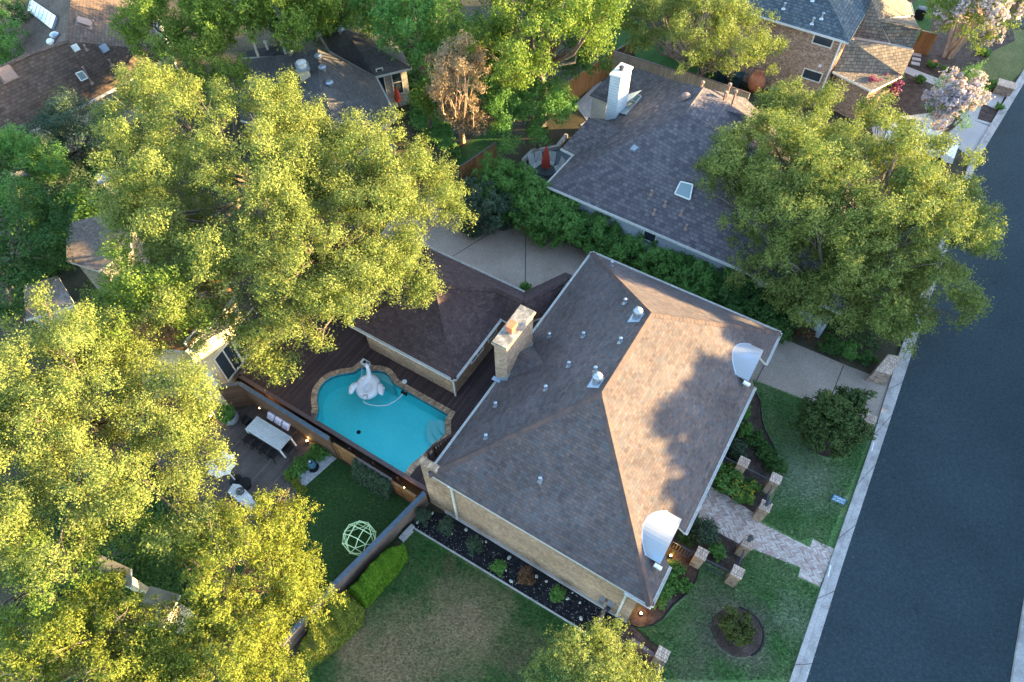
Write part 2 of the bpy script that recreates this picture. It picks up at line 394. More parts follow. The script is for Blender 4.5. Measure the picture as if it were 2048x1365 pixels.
def m_chevron(name):
    t = NT(name); sp = t.n('SeparateXYZ'); t.l(t.coord('UV'), sp.inputs[0]); x, y = sp.outputs[0], sp.outputs[1]
    P = .17
    pp = t.math('PINGPONG', y, P)
    s = t.math('DIVIDE', t.math('ADD', x, pp), .085)
    fl = t.math('FLOOR', s); fr = t.math('FRACT', s); col_ = t.math('FLOOR', t.math('DIVIDE', y, P))
    cb = t.n('CombineXYZ'); t.l(fl, cb.inputs[0]); t.l(col_, cb.inputs[1])
    wn = t.n('TexWhiteNoise', noise_dimensions='2D'); t.l(cb.outputs[0], wn.inputs['Vector'])
    c = t.ramp(wn.outputs['Value'], [(0, (.34, .22, .19)), (.35, (.46, .34, .29)), (.7, (.56, .45, .39)), (1, (.64, .56, .50))])
    e1 = t.math('LESS_THAN', fr, .16); e2 = t.math('LESS_THAN', t.math('FRACT', t.math('DIVIDE', y, P)), .045)
    c = t.mix(t.math('MAXIMUM', e1, e2), c, (.24, .19, .17))
    c = t.mix(1.0, c, t.ramp(t.noise(t.geo(), .7, 4, .6), [(.3, (.85,) * 3), (.7, (1.15,) * 3)]), 'MULTIPLY')
    t.col(c); t.rough(.9); t.bump(t.math('MULTIPLY', t.math('MAXIMUM', e1, e2), -1.0), .4, .01)
    return t.m
M['pavers'] = m_chevron('brick_pavers')
M['tile'] = m_brick('pool_tile', (.05, .22, .30), (.08, .32, .38), (.2, .3, .32), .15, .15, .01, .2, .2, .0)
M['plaster'] = m_noise('pool_plaster', [(.3, (.17, .88, .88)), (.7, (.26, .95, .93))], .6, 16, .08, .6, .1)
M['pool_shelf'] = m_noise('pool_shelf', [(.3, (.42, .74, .70)), (.7, (.52, .80, .76))], 1.5, 30, .1, .6, .1)
def m_water():
    t = NT('pool_water'); t.t.nodes.remove(t.b)
    out = [n for n in t.t.nodes if n.type == 'OUTPUT_MATERIAL'][0]
    tr = t.n('BsdfTransparent'); tr.inputs[0].default_value = (.70, .99, 1.0, 1)
    gl = t.n('BsdfGlossy'); gl.inputs['Roughness'].default_value = .04
    fr = t.n('Fresnel'); fr.inputs[0].default_value = 1.33
    bp = t.n('Bump'); bp.inputs['Strength'].default_value = .6; bp.inputs['Distance'].default_value = .05
    t.l(t.noise(t.geo(), 3.5, 3, .6), bp.inputs['Height']); t.l(bp.outputs[0], gl.inputs['Normal']); t.l(bp.outputs[0], fr.inputs['Normal'])
    mx = t.n('MixShader'); t.l(fr.outputs[0], mx.inputs[0]); t.l(tr.outputs[0], mx.inputs[1]); t.l(gl.outputs[0], mx.inputs[2]); t.l(mx.outputs[0], out.inputs['Surface'])
    return t.m
M['water'] = m_water()
M['oak'] = m_leaf('oak_leaf', (.090, .145, .028), (.30, .315, .090), trans=.35)
M['juniper'] = m_leaf('juniper_leaf', (.115, .155, .018), (.26, .27, .045), (.24, .18, .085), .3, .16)
M['elm'] = m_leaf('elm_leaf', (.075, .150, .022), (.235, .29, .050), trans=.35)
M['green'] = m_leaf('green_leaf', (.070, .180, .036), (.165, .30, .075), trans=.3)
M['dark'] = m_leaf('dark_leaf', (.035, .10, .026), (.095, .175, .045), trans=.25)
M['bluegreen'] = m_leaf('bluish_leaf', (.04, .075, .045), (.10, .14, .085), trans=.25)
M['lime'] = m_leaf('lime_leaf', (.10, .21, .012), (.17, .30, .025), trans=.3)
M['magnolia'] = m_leaf('magnolia_leaf', (.030, .062, .016), (.10, .135, .040), trans=.15)
M['deadleaf'] = m_leaf('dead_leaf', (.22, .15, .085), (.38, .27, .16), trans=.3)
M['pink'] = m_leaf('pink_blossom', (.40, .33, .38), (.60, .50, .52), trans=.3)
M['magenta'] = m_leaf('magenta_blossom', (.22, .05, .12), (.34, .10, .20), trans=.3)
M['yellowfl'] = m_leaf('yellow_flower', (.50, .33, .02), (.65, .42, .04), trans=.2)
M['brownshrub'] = m_leaf('brown_shrub', (.11, .06, .03), (.18, .10, .055), trans=.2)

# ------------------------------------------------------------------ foliage
def leaf_mesh(name, P, S, size, asp, seed, mat, upb=.5, parent=None, org=Vector((0, 0, 0))):
    """P (n,3) leaf centres, S (n,3) outward direction"""
    rg = np.random.default_rng(seed); n = len(P)
    nr = rg.normal(size=(n, 3)); nr /= np.linalg.norm(nr, axis=1)[:, None] + 1e-9
    N = nr * .8 + S * .95 + np.array([0, 0, upb * .5]); N /= np.linalg.norm(N, axis=1)[:, None] + 1e-9
    T = rg.normal(size=(n, 3)); T -= N * (T * N).sum(1)[:, None]; T /= np.linalg.norm(T, axis=1)[:, None] + 1e-9
    B = np.cross(N, T); sz = size * rg.uniform(.7, 1.35, n)[:, None]
    V = np.empty((n, 4, 3), np.float32)
    V[:, 0] = P - T * sz * .5; V[:, 1] = P + B * sz * asp * .5; V[:, 2] = P + T * sz * .5; V[:, 3] = P - B * sz * asp * .5
    V -= np.array(org, np.float32)
    me = bpy.data.meshes.new(name)
    me.vertices.add(4 * n); me.vertices.foreach_set('co', V.reshape(-1))
    me.loops.add(4 * n); me.loops.foreach_set('vertex_index', np.arange(4 * n, dtype=np.int32))
    me.polygons.add(n); me.polygons.foreach_set('loop_start', np.arange(0, 4 * n, 4, dtype=np.int32)); me.polygons.foreach_set('loop_total', np.full(n, 4, np.int32))
    at = me.attributes.new('rnd', 'FLOAT', 'FACE'); at.data.foreach_set('value', rg.random(n).astype(np.float32))
    me.materials.append(mat); me.update()
    ob = bpy.data.objects.new(name, me); COL.objects.link(ob)
    if parent is not None: ob.parent = parent
    return ob
DM = 2.9
def cloud(masses, lr, dens, seed, K=6, ldens=1.0, spl=.45, low=-.35, up=.6, shell=.5):
    """returns leaf points/directions, and lobe centres. masses: (centre Vector, R, Rz)"""
    rg = np.random.default_rng(seed); Ps = []; Ss = []; Ls = []
    for c, Rr, Rz in masses:
        n = max(5, int(ldens * 3.2 * (Rr / lr) ** 2 * .62))
        d = rg.normal(size=(n * 3, 3)); d /= np.linalg.norm(d, axis=1)[:, None]; d = d[d[:, 2] > low][:n]
        rad = rg.uniform(shell, 1.0, len(d))[:, None] ** .7
        L = np.array(c) + d * rad * np.array([Rr - .35 * lr, Rr - .35 * lr, Rz]); lrad = lr * rg.uniform(.40, 1.05, len(d))
        L[:, 2] += rg.normal(0, .3 * lr, len(d)); L += d * (rg.normal(0, .35, len(d)) * lr)[:, None]
        Ls.append(np.c_[L, lrad])
    Ls = np.concatenate(Ls)
    cnt = np.maximum(6, (DM * dens * Ls[:, 3] ** 2 / K)).astype(int)
    idx = np.repeat(np.arange(len(Ls)), cnt); n = len(idx)
    d = rg.normal(size=(n, 3)); d[:, 2] += .35; d /= np.linalg.norm(d, axis=1)[:, None]
    # every lobe is built of smaller clumps, so the crown reads as clusters with gaps between
    ns = 10; sub = rg.normal(size=(len(Ls), ns, 3)); sub[:, :, 2] += .35; sub /= np.linalg.norm(sub, axis=2)[:, :, None]
    sub = Ls[:, None, :3] + sub * (Ls[:, 3, None] * rg.uniform(.45, 1.0, (len(Ls), ns)))[:, :, None]
    sc_i = sub[idx, rg.integers(0, ns, n)]; sr = Ls[idx, 3] * .40
    p = sc_i + d * (sr * rg.uniform(.2, 1.0, n) ** .5)[:, None] * np.array([1, 1, .85])
    d = d * .65 + (sc_i - Ls[idx, :3]) / (Ls[idx, 3][:, None] + 1e-6) * .6; d /= np.linalg.norm(d, axis=1)[:, None] + 1e-9
    s = d + np.array([0, 0, up]) + rg.normal(0, .45, (n, 3)); s /= np.linalg.norm(s, axis=1)[:, None]
    ln = spl * .8 * rg.uniform(.3, 1.2, n) ** 1.3
    t = (np.arange(K) + .3) / K
    P = p[:, None, :] + s[:, None, :] * (ln[:, None] * t[None, :])[:, :, None]
    P = P + rg.normal(0, spl * .13, P.shape); S = np.repeat(d, K, 0)
    return P.reshape(-1, 3), S, Ls
NTREE = [0]
def tree(name, label, cat, masses, mat, lr=1.0, leaf=.17, asp=.55, dens=900, base=None, tr=.25, seed=None, group=None, bark='bark', limbs=14, trunk_top=None, multi=1, K=6, spl=.45, ldens=1.0, low=-.35, extra=None, up=.6, shell=.5, upb=.5, zmin=.35):
    """masses given as (px, py, zc, R, Rz)"""
    NTREE[0] += 1; seed = seed or NTREE[0] * 11
    ms = [(G(m[0], m[1], m[2]), m[3], m[4]) for m in masses]
    c0 = ms[0][0]
    b = Vector((c0.x, c0.y, 0)) if base is None else (G(*base) if len(base) == 2 else Vector(base))
    root = thing(name, label, cat, b, group)
    P, S, Ls = cloud(ms, lr, dens, seed, K, ldens, spl, low, up, shell)
    k = P[:, 2] > zmin; P, S = P[k], S[k]
    leaf_mesh('crown', P, S, leaf * .64, asp, seed + 1, mat, upb, root, b)
    rg = random.Random(seed)
    mb = MB(); zt = trunk_top or max(.8, (min(c.z - rz * .55 for c, r_, rz in ms)))
    tops = []
    for q in range(multi):
        off = Vector((rg.uniform(-1, 1), rg.uniform(-1, 1), 0)) * (tr * 1.4 if multi > 1 else 0)
        lean = Vector((rg.uniform(-1, 1), rg.uniform(-1, 1), 0)) * (.12 * zt if multi == 1 else .28 * zt)
        t0 = b + off - Vector((0, 0, .15)); t3 = b + off * 1.5 + lean + Vector((0, 0, zt))
        if multi == 1: t3 = t3.lerp(Vector((c0.x, c0.y, zt)), .35)
        t1 = t0.lerp(t3, .35) + Vector((rg.uniform(-.1, .1), rg.uniform(-.1, .1), 0)); t2 = t0.lerp(t3, .7)
        rr = tr if multi == 1 else tr * .5
        mb.tube([t0, t0 + Vector((0, 0, .3)), t1, t2, t3], [rr * 1.5, rr * 1.1, rr, rr * .85, rr * .7], 9)
        tops.append((t3, rr))
    nl = min(limbs, len(Ls)); ids = rg.sample(range(len(Ls)), nl)
    for i in ids:
        e = Vector(Ls[i, :3]); s0, rr = tops[rg.randrange(len(tops))]
        m1 = s0.lerp(e, .45) + Vector((rg.uniform(-.7, .7), rg.uniform(-.7, .7), -.12 * (e - s0).length))
        mb.tube([s0 - Vector((0, 0, .2)), m1, s0.lerp(e, .8) + Vector((rg.uniform(-.2, .2), rg.uniform(-.2, .2), 0)), e], [rr * .42, rr * .22, rr * .11, rr * .04], 6)
        for _ in range(3):
            e2 = e + Vector((rg.uniform(-1, 1), rg.uniform(-1, 1), rg.uniform(-.2, .9))) * lr
            mb.tube([m1.lerp(e, .5), m1.lerp(e, .5).lerp(e2, .5) + Vector((rg.uniform(-.2, .2), rg.uniform(-.2, .2), rg.uniform(0, .3))), e2], [rr * .08, rr * .05, rr * .02], 4, cap=False)
    mb.build('trunk', M[bark], root, smooth=True)
    if extra:  # blossoms
        emat, frac, esz, nm = extra
        P2, S2, _ = cloud([(c, r_ * 1.03, rz * 1.05) for c, r_, rz in ms], lr, dens * frac, seed + 5, K, ldens, spl * .6, 0.0, up, .8)
        leaf_mesh(nm, P2, S2, esz, .8, seed + 9, emat, upb, root, b)
    return root
def shrub(name, label, px, py, r, h, mat, leaf=.07, dens=1500, group=None, z0=0.0, extra=None, seed=None, lr=None, asp=.55, spl=.16, cat='shrub', stems=5, up=.6):
    NTREE[0] += 1; seed = seed or NTREE[0] * 13
    g = G(px, py, z0 + h * .55); b = Vector((g.x, g.y, z0))
    root = thing(name, label, cat, b, group)
    lr = lr or r * .38
    c = b + Vector((0, 0, h * .55))
    P, S, Ls = cloud([(c, r - lr * .15, h * .5 - lr * .3)], lr, dens * 1.5, seed, 5, 2.4, spl, -.7, up, .3)
    k = P[:, 2] > z0 + .02
    leaf_mesh('foliage', P[k], S[k], leaf, asp, seed + 1, mat, .5, root, b)
    mb = MB(); rg = random.Random(seed)
    for i in range(stems):
        e = Vector(Ls[rg.randrange(len(Ls)), :3]); mb.tube([b - Vector((0, 0, .03)), b.lerp(e, .5) + Vector((0, 0, .05)), e], [.03, .02, .008], 5)
    mb.build('stem', M['bark'], root)
    if extra:
        emat, frac, esz, nm = extra
        Q = P[k]; rq = np.random.default_rng(seed + 5); zz = Q[:, 2] > np.quantile(Q[:, 2], .45); Q = Q[zz]; sel = rq.random(len(Q)) < frac; P2 = Q[sel] + np.array([0, 0, .05]); S2 = np.tile([0, 0, 1.0], (len(P2), 1))
        tag(leaf_mesh(nm, P2, S2, esz, .9, seed + 9, emat, .6, root, b), kind='stuff')
    return root

# ------------------------------------------------------------------ the setting
def sheet(name, px, z, mat, world=None, thick=.05, kind='structure'):
    pts = [(p if isinstance(p, Vector) else G(p[0], p[1], z)) for p in px] if world is None else world
    mb = MB(); mb.prism([(p[0], p[1]) for p in pts], z - thick, z)
    return tag(mb.build(name, mat), kind=kind)
curbL = [(1540, 1480), (1577, 1365), (1650, 1150), (1737, 900), (1790, 728), (1943, 313), (2016, 190), (2060, 120)]
curbR = [(1575, 1480), (1612, 1365), (1685, 1130), (1777, 850), (1818, 724), (1953, 325), (2048, 167), (2080, 128)]
cl = [U(6.88, -60)] + [G(*p) for p in curbL] + [U(14, 92)]; cr = [U(7.44, -60)] + [G(*p) for p in curbR] + [U(14.6, 92)]
far_r = [p + AU * 7.0 for p in cr]
sheet('road', None, .010, M['asphalt'], world=[p + AU * .004 for p in cr] + far_r[::-1], thick=.04)
# curb and gutter : gutter apron + raised kerb
mb = MB()
for i in range(len(cl) - 1):
    a, b, c, d = cl[i], cl[i + 1], cr[i + 1], cr[i]
    ak = a.lerp(d, .36); bk = b.lerp(c, .36)
    vs = [(*a.xy, .0), (*b.xy, .0), (*a.xy, .13), (*b.xy, .13), (*ak.xy, .12), (*bk.xy, .12), (*a.lerp(d, .46).xy, .035), (*b.lerp(c, .46).xy, .035), (*d.xy, .022), (*c.xy, .022), (*d.xy, -.02), (*c.xy, -.02)]
    mb.add(vs, [(0, 1, 3, 2), (2, 3, 5, 4), (4, 5, 7, 6), (6, 7, 9, 8), (8, 9, 11, 10)])
# joints as thin dark grooves standing 3 mm proud
for k in range(-2, 26):
    t = 4.2 + k * 3.05
    best = None
    for i in range(len(cl) - 1):
        v0 = uv_of(cl[i])[1]; v1 = uv_of(cl[i + 1])[1]
        if v0 <= t < v1: s_ = (t - v0) / (v1 - v0); best = (cl[i].lerp(cl[i + 1], s_), cr[i].lerp(cr[i + 1], s_))
    if best:
        a, d = best
        mb.beam(Vector((*a.lerp(d, .46).xy, .034)), Vector((*d.xy, .022)), .022, .012, mi=1)
        mb.beam(Vector((*a.xy, .128)), Vector((*a.lerp(d, .38).xy, .120)), .022, .012, mi=1)
tag(mb.build('kerb', [M['curb'], M['mulch']]), kind='structure')
mb = MB()
for a, b in zip(far_r[:-1], far_r[1:]):
    mb.add([Vector((p.x, p.y, z_)) for z_ in (-.02, .13) for p in (a, b, b + AU * .55, a + AU * .55)], [(4, 7, 6, 5), (0, 4, 5, 1)])
tag(mb.build('kerb', M['curb']), kind='structure')
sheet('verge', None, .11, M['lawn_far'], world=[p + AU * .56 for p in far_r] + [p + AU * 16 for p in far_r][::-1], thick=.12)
sheet('side_road', [(2000, -40), (2014, 40), (2048, 56), (2200, 100), (2200, -40)], .012, M['asphalt'], thick=.03)

sheet('front_lawn', [(1502, 757), (1619, 803), (1700, 835), (1745, 858), (1737, 900), (1650, 1150), (1577, 1365), U(6.88, 7.2), U(6.88, -60), U(2.2, -60), (1290, 1480), (1310, 1365), (1325, 1300), (1270, 1252), (1262, 1236), (1385, 1040), (1510, 776)], .012, M['lawn'])
sheet('side_lawn', [(818, 1052), (1150, 1250), (1200, 1280), (1320, 1330), (1300, 1480), U(2.2, -60), U(-26, -60), (520, 1480), (620, 1330), (700, 1240), (790, 1130), (800, 1090)], .012, M['lawn_dry'])
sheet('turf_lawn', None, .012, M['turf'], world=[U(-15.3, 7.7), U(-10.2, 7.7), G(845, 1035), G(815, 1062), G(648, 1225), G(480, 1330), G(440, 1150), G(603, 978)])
sheet('mulch_strip', [(835, 1015), (895, 1030), (1256, 1243), (1240, 1262), (1195, 1282), (1145, 1250), (820, 1052)], .016, M['mulch_black'])
sheet('mulch_bed', [(1262, 1236), (1341, 1120), (1385, 1040), (1396, 1040), (1430, 1062), (1482, 1090), (1500, 1092), (1475, 1150), (1463, 1152), (1400, 1118), (1396, 1142), (1392, 1162), (1375, 1186), (1345, 1212), (1325, 1238), (1305, 1250), (1280, 1254), (1262, 1250)], .018, M['mulch'])
sheet('mulch_bed', [(1416, 975), (1510, 778), (1520, 800), (1524, 840), (1530, 860), (1546, 890), (1556, 915), (1550, 950), (1545, 960), (1535, 1022), (1523, 1040)], .018, M['mulch'])
sheet('mulch_bed', [(1300, 1365), (1322, 1308), (1262, 1250), (1240, 1262), (1195, 1282), (1250, 1365)], .017, M['mulch'])
mb = MB(); cc = G(1474, 1264)
mb.prism([(cc.x + 1.05 * math.cos(a) * (1 + .04 * math.sin(3 * a)), cc.y + .98 * math.sin(a)) for a in np.linspace(0, 2 * math.pi, 40)[:-1]], 0, .05)
tag(mb.build('mulch_bed', M['mulch']), kind='structure')
mb = MB(); mb.tube([(cc.x + 1.08 * math.cos(a), cc.y + 1.0 * math.sin(a), .04) for a in np.linspace(-1.2, 1.3, 20)], .04, 6)
tag(mb.build('bed_edging', M['black'], smooth=True), 'black curved edging along the round mulch bed in the front lawn', 'edging')
cm = G(1655, 880)
mb = MB(); mb.prism([(cm.x + 1.25 * math.cos(a), cm.y + .95 * math.sin(a)) for a in np.linspace(0, 2 * math.pi, 30)[:-1]], 0, .03)
tag(mb.build('mulch_bed', M['mulch']), kind='structure')
# paved surfaces
sheet('walkway', [(1416, 970), (1450, 989), (1521, 1034), (1521, 1046), (1619, 1095), (1626, 1079), (1669, 1098), (1640, 1174), (1597, 1154), (1601, 1135), (1482, 1090), (1430, 1062), (1380, 1036)], .022, M['pavers'])
def joints(segs, z, name='joint'):
    mb = MB()
    for a, b in segs: mb.beam(G(*a, z + .002), G(*b, z + .002), .035, .008)
    return tag(mb.build(name, M['black']), kind='structure')
sheet('driveway', [(1480, 745), (1502, 757), (1619, 803), (1700, 835), (1745, 862), (1752, 850), (1788, 735), (1770, 755), (1748, 752), (1690, 730), (1559, 674), (1530, 664)], .024, M['aggregate'])
joints([((1687, 731), (1664, 790)), ((1545, 700), (1512, 762))], .024, 'driveway_joint')
sheet('driveway', [(870, 392), (905, 404), (1143, 488), (1190, 512), (1210, 560), (1180, 640), (1040, 605), (850, 520), (760, 470), (800, 410)], .020, M['aggregate'])
joints([((905, 513), (1010, 449)), ((1051, 463), (1051, 586))], .020, 'driveway_joint')
sheet('driveway', [(1900, 222), (1984, 255), (1943, 316), (1915, 296), (1760, 330), (1740, 240)], .020, M['concrete'])
sheet('far_walkway', [(1811, 132), (1902, 167), (2010, 192), (1999, 213), (1985, 253), (1895, 222), (1882, 176), (1806, 144)], .016, M['concrete'])
sheet('mulch_bed', [(1965, 207), (2000, 222), (1985, 247), (1955, 238)], .026, M['mulch'])
sheet('mulch_bed', [(1810, 100), (1850, 20), (2010, 20), (2026, 60), (2030, 80), (1987, 102), (1963, 123), (1956, 138), (1975, 158), (2010, 172), (2005, 190), (1902, 165), (1811, 130)], .012, M['mulch'])
sheet('mulch_bed', [(1780, 150), (1806, 144), (1882, 176), (1895, 222), (1780, 240)], .014, M['mulch'])
sheet('far_lawn', [(2026, 60), (2060, 60), (2060, 130), (2016, 170), (2005, 182), (1975, 158), (1956, 138), (1963, 123), (1987, 102), (2030, 82)], .018, M['lawn_olive'])
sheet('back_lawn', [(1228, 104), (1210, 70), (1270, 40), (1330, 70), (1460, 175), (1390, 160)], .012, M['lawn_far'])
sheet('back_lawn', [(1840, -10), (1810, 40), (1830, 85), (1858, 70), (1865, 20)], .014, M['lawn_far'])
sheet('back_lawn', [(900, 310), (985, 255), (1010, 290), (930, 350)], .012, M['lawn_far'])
sheet('gravel_bed', [(636, 896), (673, 917), (605, 977), (576, 946)], .04, M['gravel'])
sheet('gravel_bed', [(1150, 210), (1200, 160), (1230, 190), (1180, 250)], .02, M['gravel'])
sheet('white_patio', [(1160, 250), (1215, 215), (1250, 235), (1200, 275)], .03, M['concrete'])
# lawn edgings
mb = MB(); mb.beam(G(820, 1052, .03), G(1150, 1252, .03), .07, .06); mb.beam(G(1150, 1252, .03), G(1195, 1284, .03), .07, .06)
tag(mb.build('bed_edging', M['curb']), 'pale straight edging between the side lawn and the black mulch', 'edging')
mb = MB(); mb.tube([G(x, y, .04) for x, y in [(1400, 1125), (1397, 1142), (1392, 1162), (1375, 1186), (1345, 1212), (1325, 1238), (1305, 1250), (1280, 1254), (1262, 1250)]], .035, 6)
tag(mb.build('bed_edging', M['black']), 'black wavy edging of the mulch bed at the house corner', 'edging')
mb = MB(); mb.tube([G(x, y, .04) for x, y in [(1512, 790), (1520, 800), (1524, 840), (1530, 860), (1546, 890), (1556, 915), (1562, 940)]], .03, 6)
tag(mb.build('bed_edging', M['black']), 'thin dark edging of the mulch bed below the front driveway', 'edging')

# ------------------------------------------------------------------ houses
def inset(loop, d):
    n = len(loop); out = []
    ar = sum(loop[i].x * loop[(i + 1) % n].y - loop[(i + 1) % n].x * loop[i].y for i in range(n)); sg = 1 if ar > 0 else -1
    for i in range(n):
        p0, p1, p2 = loop[i - 1], loop[i], loop[(i + 1) % n]
        e1 = (p1 - p0).xy.normalized(); e2 = (p2 - p1).xy.normalized()
        n1 = Vector((-e1.y, e1.x)) * sg; n2 = Vector((-e2.y, e2.x)) * sg
        bs = n1 + n2
        if bs.length < .2: bs = n1
        bs.normalize(); k = d / max(.35, bs.dot(n1)); q = p1.xy + bs * k
        out.append(Vector((q.x, q.y, p1.z)))
    return out
def roof(name, V, faces, eave, mat, parent, ridges=(), cap='shingle_cap', th=.16, gut=None, gutter_edges=None, fascia='gutter', capw=.16):
    """V dict key->Vector, faces lists of keys, eave list of keys (closed loop)"""
    mb = MB(); keys = list(V); ix = {k: i for i, k in enumerate(keys)}
    mb.add([V[k] for k in keys], [], 0)
    for f in faces:
        pts = [V[k] for k in f]; nrm = sum(((pts[i] - pts[0]).cross(pts[i + 1] - pts[0]) for i in range(1, len(pts) - 1)), Vector())
        for t_ in tessellate_polygon([[Vector((p.x, p.y, 0)) for p in pts]]):
            a3, b3, c3 = [pts[i] for i in t_]
            if (b3 - a3).cross(c3 - a3).z < 0: t_ = t_[::-1]
            mb.f.append([ix[f[i]] for i in t_]); mb.m.append(0)
    ntop = len(mb.f); n = len(eave); lo = [V[k] - Vector((0, 0, th)) for k in eave]; b = len(mb.v)
    mb.add([V[k] for k in eave] + lo, [(i, (i + 1) % n, n + (i + 1) % n, n + i) for i in range(n)], 1)
    b2 = len(mb.v); mb.add([V[k] - Vector((0, 0, th)) for k in keys], [], 1)
    for f in list(mb.f[:ntop]): mb.f.append([b2 + i for i in f][::-1]); mb.m.append(1)
    ro = mb.build(name, [M[mat], M[fascia]], parent)
    for k, (a, c) in enumerate(ridges):
        a, c = V[a], V[c]; d = c - a; L = d.length; d.normalize()
        m2 = MB(); side = Vector((0, 0, 1)).cross(d).normalized() if abs(d.z) < .99 else Vector((1, 0, 0))
        cnt = max(1, int(L / .22)); st = L / cnt
        for i in range(cnt):
            p0 = a + d * (i * st); p1 = a + d * (i * st + st * 1.12)
            up0 = Vector((0, 0, .022)); up1 = Vector((0, 0, .036))
            m2.add([p0 + side * capw - Vector((0, 0, .09)) + up0, p0 + up0 + Vector((0, 0, .03)), p0 - side * capw - Vector((0, 0, .09)) + up0,
                    p1 + side * capw - Vector((0, 0, .09)) + up1, p1 + up1 + Vector((0, 0, .03)), p1 - side * capw - Vector((0, 0, .09)) + up1],
                   [(0, 3, 4, 1), (1, 4, 5, 2), (0, 1, 2), (3, 5, 4)])
        m2.build('ridge_cap', M[cap], ro if parent is None else parent)
    if gutter_edges:
        for a, c in gutter_edges:
            gutter(V[a], V[c], parent, gut or 'gutter')
    bv = BVHTree.FromPolygons([v for v in mb.v], [f for f in mb.f])
    return ro, bv
def gutter(a, b, parent, mat='gutter', off=.05, brackets=True):
    m = MB(); d = (b - a).normalized(); s_ = Vector((d.y, -d.x, 0)).normalized()
    cen = Vector((0, 0, 0)) if parent is None else Vector(parent['_c'])
    if ((a + b) / 2 + s_ - cen).xy.length < ((a + b) / 2 - s_ - cen).xy.length: s_ = -s_
    z = Vector((0, 0, 1)); a = a + s_ * off; b = b + s_ * off
    m.beam(a + s_ * .052 - z * .055, b + s_ * .052 - z * .055, .012, .11)
    m.beam(a - s_ * .045 - z * .06, b - s_ * .045 - z * .06, .012, .10)
    m.beam(a - z * .105, b - z * .105, .11, .012)
    if brackets:
        k = max(1, int((b - a).length / 1.1))
        for i in range(k + 1):
            p = a.lerp(b, i / k); m.beam(p - s_ * .16 - z * .0, p + s_ * .055 - z * .005, .03, .010)
    return m.build('gutter', M[mat], parent)
def walls(loop, z0, mat, parent, d=.4, drop=.12, name='wall'):
    lp = inset(loop, d); m = MB(); n = len(lp)
    top = [Vector((p.x, p.y, p.z - drop)) for p in lp]; bot = [Vector((p.x, p.y, z0)) for p in lp]
    m.add(top + bot, [(i, (i + 1) % n, n + (i + 1) % n, n + i) for i in range(n)]); m.add(top, [tuple(range(n))])
    ob = m.build(name, M[mat], parent); return ob, lp
def vent_pipe(parent, bvh, px, py, h=.38, r=.045, mat='galv', cap=True):
    p, nr = hit(bvh, px, py); m = MB(); m.tube([p - Vector((0, 0, .05)), p + Vector((0, 0, h))], r, 8)
    m.lathe(p + Vector((0, 0, -.02)), [(r * 2.6, -.01), (r * 1.2, .12)], 10)
    if cap: m.lathe(p + Vector((0, 0, h)), [(r * 1.7, -.05), (r * 1.7, .01), (.01, .05)], 10)
    Mx = nr.to_track_quat('Z', 'Y').to_matrix(); m.box(p + nr * .012, (.18, .22, .014), M=Mx)
    return m.build('vent_pipe', M[mat], parent, smooth=False)
def turbine(parent, bvh, px, py, r=.20, z=.34, mat='galv'):
    p, nr = hit(bvh, px, py); m = MB()
    Mx = nr.to_track_quat('Z', 'Y').to_matrix(); m.box(p + nr * .012, (.55, .6, .016), M=Mx)
    ob = m.build('roof_turbine', M['lead'], parent)
    m = MB(); m.tube([p - Vector((0, 0, .1)), p + Vector((0, 0, z))], r * .78, 14); m.build('neck', M[mat], ob, smooth=False)
    m = MB(); c = p + Vector((0, 0, z))
    for k in range(20):
        a0 = k * 2 * math.pi / 20; vs = []
        for j in range(7):
            t = j / 6 * math.pi; rr = r * (.35 + .75 * math.sin(t)); zz = r * 1.5 * (j / 6)
            for da, dr in ((0, .94), (.34, 1.04)): vs.append(c + Vector((rr * dr * math.cos(a0 + da), rr * dr * math.sin(a0 + da), zz)))
        m.add(vs, [(2 * j, 2 * j + 1, 2 * j + 3, 2 * j + 2) for j in range(6)])
    m.lathe(c + Vector((0, 0, r * 1.42)), [(r * .45, 0), (r * .3, .03), (.01, .05)], 12)
    m.build('head', M[mat], ob, smooth=False); return ob
def box_vent(parent, bvh, px, py, s_=.42, h=.13, mat='galv'):
    p, nr = hit(bvh, px, py); m = MB(); Mx = nr.to_track_quat('Z', 'Y').to_matrix()
    m.box(p + nr * .01, (s_ * 1.2, s_ * 1.2, .02), M=Mx); m.box(p + nr * h * .5, (s_ * .7, s_ * .7, h), M=Mx); m.box(p + nr * h, (s_, s_, .03), M=Mx)
    return m.build('roof_vent', M[mat], parent)
def dome_vent(parent, bvh, px, py, r=.24, mat='galv'):
    p, nr = hit(bvh, px, py); m = MB(); m.lathe(p, [(r * .6, -.1), (r * .6, .16), (r, .17), (r * .95, .26), (r * .6, .34), (.02, .37)], 16)
    return m.build('roof_vent', M[mat], parent, smooth=False)
def skylight(parent, bvh, pts, panes=1, gmat='skylight', fmat='slatecap', up=.10):
    """pts four pixel corners on the roof"""
    hs = [hit(bvh, *p) for p in pts]; nr = sum((h[1] for h in hs), Vector()).normalized(); q = [h[0] + nr * up for h in hs]
    m = MB(); lo = [p - nr * (up + .03) for p in q]
    m.add(q + lo, [(0, 1, 5, 4), (1, 2, 6, 5), (2, 3, 7, 6), (3, 0, 4, 7)])
    for i in range(4): m.beam(q[i], q[(i + 1) % 4], .07, .05, up=nr)
    for k in range(1, panes): m.beam(q[0].lerp(q[1], k / panes), q[3].lerp(q[2], k / panes), .05, .05, up=nr)
    ob = m.build('skylight', M[fmat], parent)
    m = MB(); m.add([p + nr * .004 for p in q], [(0, 1, 2, 3)]); m.build('pane', M[gmat], ob); return ob
